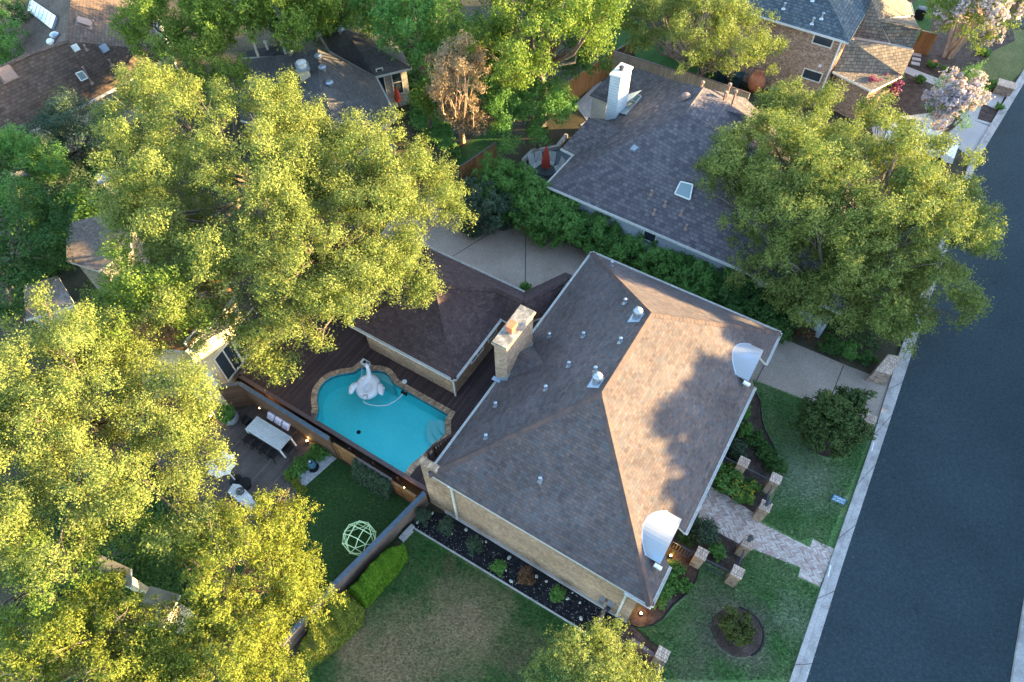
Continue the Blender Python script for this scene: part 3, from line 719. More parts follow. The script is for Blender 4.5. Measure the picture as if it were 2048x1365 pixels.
def window(parent, a, b, h, out, nv=1, nh=1, frame='trim', glass='glass', name='window', fw_=.06, proud=.03):
    """a,b bottom corners (Vectors) on the wall; out = outward normal"""
    z = Vector((0, 0, 1)); o = out * proud; a = a + o; b = b + o; m = MB()
    for p, q in ((a, b), (a + z * h, b + z * h)): m.beam(p, q, .07, fw_)
    d = (b - a).normalized()
    for p in [a.lerp(b, i / nv) for i in range(nv + 1)]: m.beam(p - z * .03, p + z * (h + .03), fw_ if True else 0, .07, up=d)
    for i in range(1, nh): m.beam(a + z * h * i / nh, b + z * h * i / nh, .05, .035)
    ob = m.build(name, M[frame], parent)
    g = MB(); ia = a - out * .012; ib = b - out * .012
    g.add([ia, ib, ib + z * h, ia + z * h], [(0, 1, 2, 3)]); g.build('pane', M[glass], ob)
    return ob
def house(name, label, px, cat='house'):
    g = G(px[0], px[1], 0); t = thing(name, label, cat, g); t['_c'] = tuple(g); return t

# ---- main house
E_, RZ = 4.12, 7.80
u0, u1, v0, v1 = -9.32, .76, 8.09, 22.74; um = (u0 + u1) / 2; hw = (u1 - u0) / 2
main = thing('brick_house', 'tan brick house with a large brown hip roof beside the pool', 'house', U(um, (v0 + v1) / 2), None); main['_c'] = tuple(U(um, (v0 + v1) / 2))
na, nb = uv_of(G(1533, 728, E_))[1], uv_of(G(1510, 776, E_))[1]
nc, nd = uv_of(G(1372, 1068, E_))[1], uv_of(G(1341, 1135, E_))[1]
ui = .30; ki = (u1 - ui) * (RZ - E_) / hw
V = {'a': U(u0, v0, E_), 'b': U(u1, v0, E_), 'c': U(u1, v1, E_), 'd': U(u0, v1, E_), 'r': U(um, v0 + hw, RZ), 's': U(um, v1 - hw, RZ),
     'n1': U(u1, na, E_), 'n2': U(ui, na + .0, E_ + ki), 'n3': U(ui, nb + .45, E_ + ki), 'n4': U(u1, nb, E_),
     'm1': U(u1, nc, E_), 'm2': U(ui, nc, E_ + ki), 'm3': U(ui, nd + .35, E_ + ki), 'm4': U(u1, nd, E_)}
eave = ['a', 'b', 'm4', 'm3', 'm2', 'm1', 'n4', 'n3', 'n2', 'n1', 'c', 'd']
faces = [['a', 'b', 'r'], ['a', 'r', 's', 'd'], ['d', 's', 'c'], ['b', 'm4', 'm3', 'm2', 'm1', 'n4', 'n3', 'n2', 'n1', 'c', 's', 'r']]
mroof, MBV = roof('roof', V, faces, eave, 'shingle', main, ridges=[('a', 'r'), ('b', 'r'), ('d', 's'), ('c', 's'), ('r', 's')],
                  gutter_edges=[('a', 'd'), ('d', 'c'), ('n1', 'c'), ('m1', 'n4'), ('b', 'm4')])
wl = [U(u0, v0, E_), U(u1, v0, E_), U(u1, v1, E_), U(u0, v1, E_)]
m = MB(); wi = [(u0 + .42, v0 + .17), (u1 - .47, v0 + .17), (u1 - .47, v1 - .35), (u0 + .42, v1 - .35)]
P4 = [U(*p) for p in wi]; top = [Vector((p.x, p.y, E_ - .12)) for p in P4]
m.add(P4 + top, [(0, 1, 5, 4), (1, 2, 6, 5), (2, 3, 7, 6), (3, 0, 4, 7), (4, 5, 6, 7)])
# quoin edge and sill course
m.build('wall', M['brick'], main)
m = MB(); m.beam(U(u0 + .3, v0 + .135, .12), U(u1 - .5, v0 + .135, .12), .07, .24); m.build('footing', M['concrete'], main)
m = MB(); m.beam(U(u0, v0 + .03, E_ - .10), U(u1 - 1.2, v0 + .03, E_ - .10), .03, .2); m.build('fascia', M['trim'], main)
m = MB(); m.beam(U(u0 + 1.0, v0 - .02, E_ - .08), U(u0 + 1.0, v0 + .12, E_ - .35), .08, .06); m.beam(U(u0 + 1.0, v0 + .12, E_ - .3), U(u0 + 1.0, v0 + .12, .1), .09, .07, up=BV); m.build('downspout', M['trim'], main)
m = MB(); m.beam(U(u1 - .95, v0 - .05, E_ - .08), U(u1 - .95, v0 + .12, E_ - .35), .08, .06); m.beam(U(u1 - .95, v0 + .12, E_ - .3), U(u1 - .95, v0 + .12, .1), .09, .07, up=BV); m.build('downspout', M['trim'], main)
gutter(U(u1 - 1.05, v0, E_), U(u1 + .05, v0, E_), main, brackets=False)
# front wall windows and door, under the canopies and eaves
for vv, wdt in ((nd + 1.2, 1.3), (nc + 3, 1.2), (nb - 2.6, 1.3), (na + 1.2, 1.2)):
    window(main, U(u1 - .47, vv - wdt / 2, .9), U(u1 - .47, vv + wdt / 2, .9), 1.7, AU, 2, 3)
m = MB(); dv = uv_of(G(1400, 1000, 1))[1]; m.beam(U(u1 - .44, dv - .55, 1.1), U(u1 - .44, dv + .55, 1.1), .06, 2.1, up=Vector((0, 0, 1))); dr = m.build('door', M['wood_dk'], main)
m = MB(); m.ball(U(u1 - .38, dv + .42, 1.0), .04, 8, 6); m.build('handle', M['galv'], dr)
# barrel canopies
def canopy(vc, hv, us, zs, rise, back):
    n = 14; m = MB(); pr = []
    for i in range(n + 1):
        t = i / n * 2 - 1; z = zs + rise * (1 - abs(t) ** 2.1); v_ = vc + hv * t
        ub = u1 - (z - E_) * hw / (RZ - E_) - .04
        pr.append((v_, z, ub))
    for (v_, z, ub), (v2, z2, ub2) in zip(pr[:-1], pr[1:]):
        m.add([U(us, v_, z), U(us, v2, z2), U(ub2, v2, z2), U(ub, v_, z)], [(3, 2, 1, 0)])
        m.add([U(us, v_, z - .05), U(us, v2, z2 - .05), U(us, v2, z2), U(us, v_, z)], [(3, 2, 1, 0)])
        m.add([U(us, v_, z - .05), U(us, v2, z2 - .05), U(ub2 + .1, v2, z2 - .05), U(ub + .1, v_, z - .05)], [(0, 1, 2, 3)])
    ob = m.build('barrel_canopy', M['canopy'], main, smooth=False)
    m = MB()   # side and front walls
    for v_, z, ub in (pr[0], pr[-1]):
        sgn = 1 if v_ < vc else -1; vi = v_ + sgn * .10; zl = E_ + (u1 - us) * (RZ - E_) / hw - .25
        m.add([U(us - .12, vi, zl), U(ub, vi, zl), U(ub - .05, vi, z - .02), U(us - .12, vi, z - .02)], [(0, 1, 2, 3)])
    m.add([U(us - .13, p[0], p[1] - .04) for p in pr] + [U(us - .13, pr[-1][0], 3.6), U(us - .13, pr[0][0], 3.6)], [tuple(range(n + 3))])
    m.build('canopy_wall', M['brick'], ob)
    m = MB(); m.beam(U(us - .18, vc - hv - .1, zs - .10), U(us + .12, vc - hv - .1, zs - .16), .14, .12); m.build('bracket', M['trim'], ob)
    m = MB()
    for (v_, z, ub), (v2, z2, ub2) in zip(pr[:-1], pr[1:]): m.beam(U(ub + .02, v_, z + .012), U(ub2 + .02, v2, z2 + .012), .05, .02)
    m.build('flashing', M['lead'], ob)
    return ob
vA0, vA1 = uv_of(G(1497, 757, 4.95))[1], uv_of(G(1527, 696, 4.95))[1]
vB0, vB1 = uv_of(G(1321, 1125, 4.95))[1], uv_of(G(1365, 1036, 4.95))[1]
canopy((vA0 + vA1) / 2, (vA1 - vA0) / 2, .41, 4.80, .42, 0)
canopy((vB0 + vB1) / 2, (vB1 - vB0) / 2, .41, 4.80, .42, 0)
for p in [(1249, 607), (1098, 675), (1166, 674), (1240, 685), (1137, 733), (1091, 780), (991, 813), (972, 877), (1190, 743), (1223, 532), (1080, 962)]: vent_pipe(main, MBV, *p, h=.30)
turbine(main, MBV, 1272, 636); turbine(main, MBV, 1192, 766)
# chimney
cu0, cu1, cv0, cv1 = -9.55, -8.85, 13.75, 15.9; ctz = 7.0
def fit(px, z): return uv_of(G(*px, z))
f1, f2, f3, f4 = fit((1012, 693), ctz), fit((987, 685), ctz), fit((1042, 612), ctz), fit((1068, 625), ctz)
cu0, cu1 = (f2[0] + f3[0]) / 2, (f1[0] + f4[0]) / 2; cv0, cv1 = (f1[1] + f2[1]) / 2, (f3[1] + f4[1]) / 2
m = MB(); q = [U(cu0, cv0), U(cu1, cv0), U(cu1, cv1), U(cu0, cv1)]; m.prism([p.xy for p in q], .5, ctz - .30)
ch = m.build('chimney', M['brick'], main)
m = MB()
for k, e in enumerate((.03, .06, .09)):
    q = [U(cu0 - e, cv0 - e), U(cu1 + e, cv0 - e), U(cu1 + e, cv1 + e), U(cu0 - e, cv1 + e)]; m.prism([p.xy for p in q], ctz - .30 + k * .08, ctz - .302 + (k + 1) * .08)
m.build('corbel', M['brick'], ch)
m = MB(); e = .05; q = [U(cu0 - e, cv0 - e), U(cu1 + e, cv0 - e), U(cu1 + e, cv1 + e), U(cu0 - e, cv1 + e)]; m.prism([p.xy for p in q], ctz - .06, ctz + .02)
m.build('crown', m_noise('weathered_mortar', [(.4, (.16, .15, .13)), (.55, (.30, .27, .23)), (.75, (.5, .44, .36))], 3, 22, .3), ch)
fc = G(1024, 650, ctz + .3); m = MB()
fu, fv = uv_of(fc); q = [U(fu - .16, fv - .26), U(fu + .16, fv - .26), U(fu + .16, fv + .2), U(fu - .16, fv + .2)]
m.prism([p.xy for p in q], ctz, ctz + .38); m.build('flue', M['terracotta'], ch)
m = MB()   # stepped lead flashing up the slope
rz = lambda u_: E_ + (u_ - u0) * (RZ - E_) / hw
for k in range(9):
    ua = u0 + (cu1 - u0) * k / 9; ub = u0 + (cu1 - u0) * (k + 1) / 9
    if ub < cu0: continue
    m.box(U((ua + ub) / 2, cv0 - .02, rz(ub) + .06), (ub - ua + .02, .025, .26), rz=YAW)
m.box(U(cu1 + .012, (cv0 + cv1) / 2, rz(cu1) + .10), (.025, cv1 - cv0 + .04, .26), rz=YAW)
m.box(U(cu0 + .2, cv0 - .1, rz(cu0 + .2) + .06), (.6, .2, .03), rz=YAW)
m.build('flashing', M['lead'], ch)
m = MB()   # saddle (cricket) behind the chimney
zc = rz(cu1) + .88; vm = (cv0 + cv1) / 2
aa, bb, pk = U(cu1, cv0 - .02, rz(cu1) + .02), U(cu1, cv1 + .02, rz(cu1) + .02), U(cu1, vm, zc)
ub = u0 + (zc - E_) * hw / (RZ - E_) + .02; en = U(ub, vm, zc)
m.add([aa, bb, pk, en], [(0, 3, 2), (1, 2, 3), (0, 2, 1)]); m.build('saddle', M['shingle'], main)

# stub wall at the rear corner
m = MB(); zt = 4.0
s1, s2 = U(-9.93, 7.99), U(-9.15, 7.99)
st = thing('stub_wall', 'short brick buttress wall with a rough stone cap at the pool corner of the house', 'wall', U(-9.6, 8.2))
q = [U(u0 + .42, v0 + .16), U(u0 + .42, v0 + .42), U(u0 - .55, v0 + .42), U(u0 - .55, v0 + .16)]
m.prism([p.xy for p in q], 0, 4.25); m.build('wall', M['brick'], st)
m = MB(); rg = random.Random(3)
for k in range(7):
    c = U(u0 + .25 - k * .135, v0 + .29, 4.31); m.box(c, (.125, .34, .12 + rg.random() * .06), rz=YAW + rg.uniform(-.06, .06))
m.build('cap_stone', M['coping'], st)
mt = thing('utility_meter', 'grey utility meter boxes on the brick wall by the side gate', 'meter', U(u1 - 1.35, v0 + .05, 0))
m = MB(); m.box(U(u1 - 1.35, v0 + .06, 1.3), (.30, .2, .42), rz=YAW); m.box(U(u1 - 1.72, v0 + .06, 1.2), (.22, .18, .5), rz=YAW); m.build('box', M['galv'], mt)
m = MB(); m.lathe(U(u1 - 1.35, v0 - .1, 1.3), [(.09, -.06), (.1, 0), (.02, .05)], 12); m.tube([U(u1 - 1.35, v0 + .06, 1.1), U(u1 - 1.35, v0 + .06, .05)], .03, 6); m.build('dial', M['black'], mt)

# ---- pool house
PZ = 2.95; DZ = .6
ga, gb, gc, gd = uv_of(G(909, 758, PZ)), uv_of(G(699, 649, PZ)), uv_of(G(852, 495, PZ)), uv_of(G(1051, 585, PZ))
gu0, gu1, gv0, gv1 = gb[0], ga[0], (ga[1] + gb[1]) / 2, (gc[1] + gd[1]) / 2
pool_h = thing('pool_house', 'low brick pool house with a dark brown hip roof between pool and rear driveway', 'house', U((gu0 + gu1) / 2, (gv0 + gv1) / 2)); pool_h['_c'] = tuple(U((gu0 + gu1) / 2, (gv0 + gv1) / 2))
zc2 = PZ + 1.05
V = {'a': U(gu1, gv0, PZ), 'b': U(gu0, gv0, PZ), 'c': U(gu0, gv1, PZ), 'e2': U(gu1 + .05, gv1, PZ), 'e3': G(1131, 545, PZ), 'e4': G(1152, 554, PZ),
     'v1': G(1001, 638, PZ), 'k': G(1092, 632, PZ), 'ap': U((gu0 + gu1) / 2, (gv0 + gv1) / 2, PZ + 1.75), 'p': G(992, 578, zc2), 'q': G(1046, 602, zc2), 'r': G(1133, 559, zc2 - .1), 'v2': G(1030, 653, PZ)}
faces = [['b', 'a', 'ap'], ['b', 'ap', 'c'], ['a', 'v1', 'p', 'ap'], ['c', 'ap', 'p', 'q', 'e2'], ['e2', 'q', 'r', 'e3'], ['v1', 'v2', 'q', 'p'], ['v2', 'k', 'q'], ['k', 'e4', 'r', 'q'], ['e3', 'r', 'e4']]
_, GBV = roof('roof', V, faces, ['a', 'v1', 'v2', 'k', 'e4', 'e3', 'e2', 'c', 'b'], 'shingle_garage', pool_h, ridges=[('a', 'ap'), ('b', 'ap'), ('c', 'ap'), ('ap', 'p'), ('p', 'q'), ('q', 'r')], cap='shingle_garage',
              gutter_edges=[('a', 'b'), ('a', 'v1'), ('b', 'c'), ('c', 'e2'), ('v1', 'v2')], capw=.14)
walls([V['a'], V['b'], V['c'], V['e2']], .0, 'brick', pool_h, d=.42)
m = MB(); w0 = inset([V['a'], V['b'], V['c'], V['e2']], .42); ca = w0[0]
m.beam(V['a'] + (ca - V['a']) * .8 - Vector((0, 0, .12)), Vector((ca.x, ca.y, PZ - .45)), .07, .06); pdx = Vector((ca.x, ca.y, 0)) - BV * .06 + AU * .04
m.beam(pdx + Vector((0, 0, PZ - .4)), pdx + Vector((0, 0, DZ)), .08, .08, up=BV); m.build('downspout', M['trim'], pool_h)
wv = ca + BV * 1.2
window(pool_h, Vector((*(ca + BV * 1.5).xy, 1.5)), Vector((*(ca + BV * 2.6).xy, 1.5)), .9, AU, 2, 1)
window(pool_h, Vector((*(ca + BV * 3.1).xy, 1.5)), Vector((*(ca + BV * 3.9).xy, 1.5)), .9, AU, 1, 1)
m = MB(); kq = [V['v2'], V['k'], V['e4'], V['e3']]
for a_, b_ in ((V['k'], V['e4']),): m.beam(a_ - Vector((0, 0, .3)), b_ - Vector((0, 0, .3)), .12, .25)
for t_ in (.05, .95): p_ = V['k'].lerp(V['e3'], t_); m.box((p_.x, p_.y, PZ / 2), (.14, .14, PZ - .3), rz=YAW)
m.build('post', M['trim'], pool_h)

# ------------------------------------------------------------------ pool deck and pool
from mathutils.geometry import tessellate_polygon
def offset_loop(pts, d):
    lp = inset([Vector((p[0], p[1], 0)) for p in pts], -d); return [(p.x, p.y) for p in lp]
WZ = DZ - .10
pool_px = [(630, 838), (634, 828), (636, 815), (634, 802), (634, 790), (637, 779), (643, 769), (652, 760), (664, 753), (681, 748), (697, 746), (708, 744), (715, 739), (723, 733), (731, 736), (744, 741.5), (754, 741), (765, 743), (774, 747), (780, 754), (784, 762), (790, 768), (820, 786), (896, 829), (890, 840), (890, 868), (880, 878), (868, 886), (840, 915), (823, 928), (809, 947)]
pw = [G(x, y, DZ) for x, y in pool_px]
c0, c1 = pw[0], pw[-1]   # straight edge along the fence side
deck_out = [U(-22.3, 8.46, DZ), U(u0 + .6, 8.46, DZ), U(u0 + .6, 19.5, DZ), U(-11.0, 19.0, DZ), U(-18.9, 18.0, DZ), U(-22.3, 14.5, DZ)]
cop_w = .30
inner = [(p.x, p.y) for p in pw]
def oriented(pts):
    ar = sum(pts[i][0] * pts[(i + 1) % len(pts)][1] - pts[(i + 1) % len(pts)][0] * pts[i][1] for i in range(len(pts)))
    return pts if ar > 0 else pts[::-1]
inner = oriented(inner)
outer = []
for x, y in offset_loop(inner, cop_w):
    a, b = uv_of(Vector((x, y, 0))); q = U(a, max(b, 8.60)); outer.append((q.x, q.y))
def ring(mb, o, i, z):
    tri = tessellate_polygon([[Vector((x, y, 0)) for x, y in o], [Vector((x, y, 0)) for x, y in i]])
    vs = [(x, y, z) for x, y in o] + [(x, y, z) for x, y in i]
    for t in tri:
        a, b, c = [Vector(vs[k]) for k in t]
        if (b - a).cross(c - a).z < 0: t = t[::-1]
        mb.add([vs[k] for k in t], [(0, 1, 2)])
deck = thing('pool_deck', 'dark brown plank deck raised around the turquoise pool', 'deck', U(-15, 12, 0))
mb = MB(); do = oriented([(p.x, p.y) for p in deck_out]); ring(mb, do, outer, DZ)
mb.build('deck_boards', M['deck'], deck)
mb = MB(); n = len(do)
for i in range(n): mb.add([(*do[i], -.0), (*do[(i + 1) % n], 0), (*do[(i + 1) % n], DZ), (*do[i], DZ)], [(0, 1, 2, 3)])
mb.build('skirt', M['wood_dk'], deck)
mb = MB(); mb.beam(U(-22.3, 8.52, DZ + .05), U(-10.0, 8.50, DZ + .05), .20, .05)
mb.beam(U(-22.28, 8.5, DZ + .05), U(-22.28, 14.4, DZ + .05), .24, .05)
mb.build('cap_rail', M['woodcap'], deck)
for k in range(9): mb = MB(); mb.box(U(-21.9 + k * 1.45, 8.26, .2), (.1, .1, .9), rz=YAW); mb.build('post', M['wood_dk'], deck)
pool = thing('swimming_pool', 'turquoise swimming pool with curved end and tan brick coping', 'pool', (sum(x for x, y in inner) / len(inner), sum(y for x, y in inner) / len(inner), 0))
mb = MB(); n = len(inner); vs = []
# coping as individual bricks round the rim
oo, ii = outer, inner
cm_ = MB(); acc = 0
for i in range(n):
    a, b = Vector((*ii[i], 0)), Vector((*ii[(i + 1) % n], 0)); c, d = Vector((*oo[(i + 1) % n], 0)), Vector((*oo[i], 0))
    if (uv_of((a + b) / 2)[1] < 8.95 and uv_of((a + b) / 2)[0] < -11.8 and abs(uv_of(a)[1] - uv_of(b)[1]) < .5): continue
    L = (b - a).length; k = max(1, round(L / .26))
    for j in range(k):
        t0, t1 = (j + .05) / k, (j + .95) / k
        q = [a.lerp(b, t0), a.lerp(b, t1), d.lerp(c, t1), d.lerp(c, t0)]; acc += 1
        h_ = DZ + .015 + (acc % 3) * .004
        vs = [(p.x, p.y, DZ - .1) for p in q] + [(p.x, p.y, h_) for p in q]
        cm_.add(vs, [(4, 5, 6, 7), (0, 1, 5, 4), (1, 2, 6, 5), (2, 3, 7, 6), (3, 0, 4, 7)])
cm_.build('coping', M['coping'], pool)
mb = MB()
for i in range(n): mb.add([(*oo[i], DZ - .02), (*oo[(i + 1) % n], DZ - .02), (*ii[(i + 1) % n], DZ - .02), (*ii[i], DZ - .02)], [(0, 1, 2, 3)], 1)
for i in range(n):
    a, b = ii[i], ii[(i + 1) % n]; mb.add([(*a, DZ - .02), (*b, DZ - .02), (*b, DZ - 1.25), (*a, DZ - 1.25)], [(3, 2, 1, 0)])
tri = tessellate_polygon([[Vector((x, y, 0)) for x, y in ii]])
mb.add([(*p, DZ - 1.25) for p in ii], [t for t in tri])
mb.build('basin', [M['plaster'], M['woodcap']], pool)
tb_ = MB(); ti = offset_loop(ii, -.012)
for i in range(n): a, b = ti[i], ti[(i + 1) % n]; tb_.add([(*a, WZ - .12), (*b, WZ - .12), (*b, DZ - .03), (*a, DZ - .03)], [(0, 1, 2, 3)])
tb_.build('waterline_tile', M['tile'], pool)
mb = MB(); mb.add([(*p, WZ) for p in ii], [t for t in tri]); mb.build('water', M['water'], pool)
gm = MB(); ring(gm, [(-600, -400), (600, -400), (600, 900), (-600, 900)], offset_loop(ii, .12), 0.0)
tag(gm.build('ground', M['soil']), kind='structure')
mb = MB()   # corner entry steps, lower right
sc_ = G(899, 845, WZ)
for r_, z_ in ((1.25, WZ - .75), (.92, WZ - .5), (.60, WZ - .22)):
    arc = [(sc_.x + r_ * math.cos(a), sc_.y + r_ * math.sin(a)) for a in np.linspace(R(150), R(285), 16)]
    mb.prism([(sc_.x + .1, sc_.y - .1)] + arc, DZ - 1.25, z_)
mb.build('step', M['pool_shelf'], pool)
mb = MB(); q = [G(x, y, WZ) for x, y in [(746, 743), (756, 742), (768, 745), (776, 750), (781, 757), (785, 765), (786, 771), (742, 746)]]
mb.prism([(p.x, p.y) for p in q], DZ - 1.25, WZ - .12); mb.build('shelf', M['pool_shelf'], pool)
mb = MB(); p = G(717, 864, WZ - 1.1); mb.lathe((p.x, p.y, DZ - 1.248), [(.11, 0), (.11, .02), (.02, .03)], 14); mb.build('drain', M['black'], pool)
mb = MB(); p = G(808, 786, DZ); mb.box(p - Vector((0, 0, .05)), (.35, .12, .14), rz=YAW); mb.build('skimmer', M['black'], pool)
# things on and in the pool
p = G(809, 764, DZ + .01); mb = MB(); mb.lathe(p, [(.13, 0), (.13, .03), (.10, .045), (.03, .045), (.02, .06)], 20)
tag(mb.build('skimmer_lid', M['white'], smooth=False), 'round white skimmer lid on the deck by the pool coping', 'lid')
sw = thing('swan_float', 'white inflatable swan float on the pool water', 'pool float', G(735, 772, WZ))
c = G(736, 775, WZ + .2); mb = MB(); axd = (G(740, 745, WZ) - G(731, 792, WZ)); axd.z = 0; axd.normalize(); sdv = Vector((axd.y, -axd.x, 0))
def F(a, b, z): return c + axd * a + sdv * b + Vector((0, 0, z))
n1, n2 = 28, 10; b0 = len(mb.v)
for i in range(n1):
    t = 2 * math.pi * i / n1; cd = (math.cos(t) * .50, math.sin(t) * .40)
    nn = Vector((math.cos(t), math.sin(t), 0)).normalized()
    for j in range(n2):
        s_ = 2 * math.pi * j / n2; rr = .25 + .03 * math.cos(t)
        mb.v.append(F(cd[0] + nn.x * rr * math.cos(s_), cd[1] + nn.y * rr * math.cos(s_), rr * .85 * math.sin(s_)))
for i in range(n1):
    for j in range(n2):
        mb.f.append([b0 + i * n2 + j, b0 + ((i + 1) % n1) * n2 + j, b0 + ((i + 1) % n1) * n2 + (j + 1) % n2, b0 + i * n2 + (j + 1) % n2]); mb.m.append(0)
mb.build('body_ring', M['vinyl'], sw, smooth=True)
mb = MB(); mb.ball(F(0, 0, -.02), (.34, .28, .10), 20, 8, M=Matrix((axd, sdv, Vector((0, 0, 1)))).transposed()); mb.build('seat', M['vinyl'], sw, smooth=True)
mb = MB(); mb.tube([F(.42, 0, .05), F(.58, 0, .22), F(.70, 0, .45), F(.72, 0, .68), F(.80, -.02, .84), F(.90, -.03, .84)], [.15, .14, .11, .095, .11, .07], 14)
nk = mb.build('neck', M['vinyl'], sw, smooth=True)
mb = MB(); mb.tube([F(.90, -.03, .85), F(1.03, -.04, .80)], [.055, .02], 10); mb.build('beak', M['black'], nk)
for sg in (-1, 1):
    mb = MB(); mb.tube([F(.20, sg * .56, .06), F(.0, sg * .66, .16), F(-.22, sg * .74, .22), F(-.44, sg * .76, .20), F(-.52, sg * .80, .28)], [.08, .15, .17, .12, .05], 12)
    for k in range(4): mb.ball(F(-.1 - k * .12, sg * (.84 - k * .01), .14), (.09, .07, .08), 8, 6)
    mb.build('wing', M['vinyl'], sw, smooth=True)
mb = MB(); mb.tube([F(-.62, 0, .10), F(-.76, 0, .22), F(-.82, 0, .36)], [.15, .10, .03], 12); mb.build('tail', M['vinyl'], sw, smooth=True)
hs = [(726, 800), (729, 806), (740, 810), (757, 812.5), (775, 811), (790, 803), (800, 795), (806, 787), (811, 783)]
mb = MB(); pts = [G(*p, WZ + .01) for p in hs]
hp = []
for i in range(len(pts) - 1): hp += [pts[i].lerp(pts[i + 1], k / 3) for k in range(3)]
hp.append(pts[-1]); mb.tube(hp, .022, 6); tag(mb.build('pool_hose', M['vinyl'], smooth=True), 'thin white cleaner hose floating from the swan to the pool edge', 'hose')
mb = MB(); mb.tube([G(723.5, 735, DZ + .02), G(724, 742, WZ + .02), G(723, 752, WZ + .01), G(723, 762, WZ)], .02, 6); tag(mb.build('pool_hose', M['vinyl'], smooth=True), 'short white hose hanging into the pool beside the swan', 'hose')
cl_ = thing('water_feature_box', 'small white and black box standing on the coping above the swan', 'box', G(731, 728, DZ))
mb = MB(); mb.box(G(731, 727, DZ + .16), (.46, .26, .28), rz=YAW); mb.build('box', M['white'], cl_)
mb = MB(); mb.box(G(729, 724, DZ + .32), (.14, .16, .03), rz=YAW); mb.box(G(735, 727, DZ + .32), (.14, .16, .03), rz=YAW); mb.build('inlet', M['black'], cl_)
# deck stair rail by the house
rl = thing('deck_railing', 'dark wooden deck railing beside the pool steps and the house eave', 'railing', G(880, 900, DZ))
ra, rb, rc = G(855, 905, DZ + .95), G(866, 893, DZ + .95), G(925, 858, DZ + .95)
mb = MB(); mb.beam(ra, rb, .12, .05); mb.beam(rb, rc, .12, .05); mb.beam(rb - Vector((0, 0, .8)), rc - Vector((0, 0, .8)), .06, .05); mb.build('top_rail', M['wood_dk'], rl)
for k in range(12):
    p = rb.lerp(rc, (k + .5) / 12); mb = MB(); mb.box(p - Vector((0, 0, .46)), (.045, .045, .90), rz=YAW); mb.build('baluster', M['wood_dk'], rl)
for p in (ra, rb, rc): mb = MB(); mb.box(p - Vector((0, 0, .46)), (.11, .11, 1.0), rz=YAW); mb.build('post', M['wood_dk'], rl)

# ------------------------------------------------------------------ patio and turf yard next door
pd = [U(-20.9, 7.74), U(-15.15, 7.74), G(636, 896), G(576, 945), G(603, 978), G(560, 1050), G(480, 1130), G(380, 1060), G(300, 900)]
tag(MB().prism([(p.x, p.y) for p in pd], 0, .03).build('patio_deck', M['deck2']), kind='structure')
def board_wall(name, label, a, b, h, mat, z0=0.0, th=.08, cap='woodcap', capw=.16, group=None, posts=0, pside=None, cat='fence', step=None):
    t = thing(name, label, cat, Vector((a.x, a.y, 0)), group)
    m = MB(); A_ = Vector((a.x, a.y, z0 + h / 2)); B_ = Vector((b.x, b.y, z0 + h / 2)); m.beam(A_, B_, th, h); m.build('boards', M[mat], t)
    if cap: m = MB(); m.beam(Vector((a.x, a.y, z0 + h + .022)), Vector((b.x, b.y, z0 + h + .022)), capw, .04); m.build('cap', M[cap], t)
    d = (b - a).xy.normalized(); sd_ = Vector((d.y, -d.x, 0))
    if pside: sd_ = sd_ * pside
    for k in range(posts):
        p = Vector((a.x, a.y, 0)).lerp(Vector((b.x, b.y, 0)), (k + .5) / posts) + sd_ * (th / 2 + .05)
        m = MB(); m.box((p.x, p.y, z0 + h / 2 - .02), (.1, .1, h - .02), rz=math.atan2(d.y, d.x)); m.build('post', M['wood_dk'], t)
    return t
PW = 2.02
board_wall('privacy_wall', 'horizontal plank wall with slate cap between dining patio and pool deck', U(-20.9, 7.80), U(-15.1, 7.76), PW, 'plank', cap='slatecap', capw=.20, cat='wall')
board_wall('privacy_wall', 'reddish plank wall closing the dining patio beside the potted plant', U(-20.9, 7.80), G(330, 838), PW, 'plank', cap='slatecap', capw=.20, cat='wall')
la, lb = U(-15.0, 7.82), U(-10.25, 7.80)
def lattice(name, label, a, b, h):
    t = thing(name, label, 'trellis', a); m = MB(); z = Vector((0, 0, 1)); L = (b - a).length
    m.beam(a + z * h, b + z * h, .10, .05); m.beam(a + z * .08, b + z * .08, .08, .05); m.beam(a, a + z * h, .09, .09, up=AU); m.beam(b, b + z * h, .09, .09, up=AU); m.build('frame', M['plank_v'], t)
    m = MB(); k = int(L / .16)
    for i in range(-int(h / .16), k):
        for s_ in (0, 1):
            x0, x1 = i * .16, i * .16 + h; y0, y1 = 0, h
            if x0 < 0: y0 = -x0; x0 = 0
            if x1 > L: y1 = h - (x1 - L); x1 = L
            if y1 <= y0: continue
            if s_: y0, y1 = h - y0, h - y1
            m.beam(a.lerp(b, x0 / L) + z * y0, a.lerp(b, x1 / L) + z * y1, .02, .045)
    m.build('lattice', M['plank_v'], t); return t
L1 = la.lerp(lb, .27); L2 = la.lerp(lb, .72)
lattice('trellis_panel', 'tan lattice panel at the gravel bed end of the turf yard', la, L1, 1.55)
lattice('trellis_panel', 'tan lattice panel with a small lit lamp near the house corner', L2, lb, 1.25)
board_wall('garden_fence', 'dark low fence with pale top rail behind the climbing greenery', L1, L2, 1.45, 'plank_dark', cap='woodcap', capw=.12)
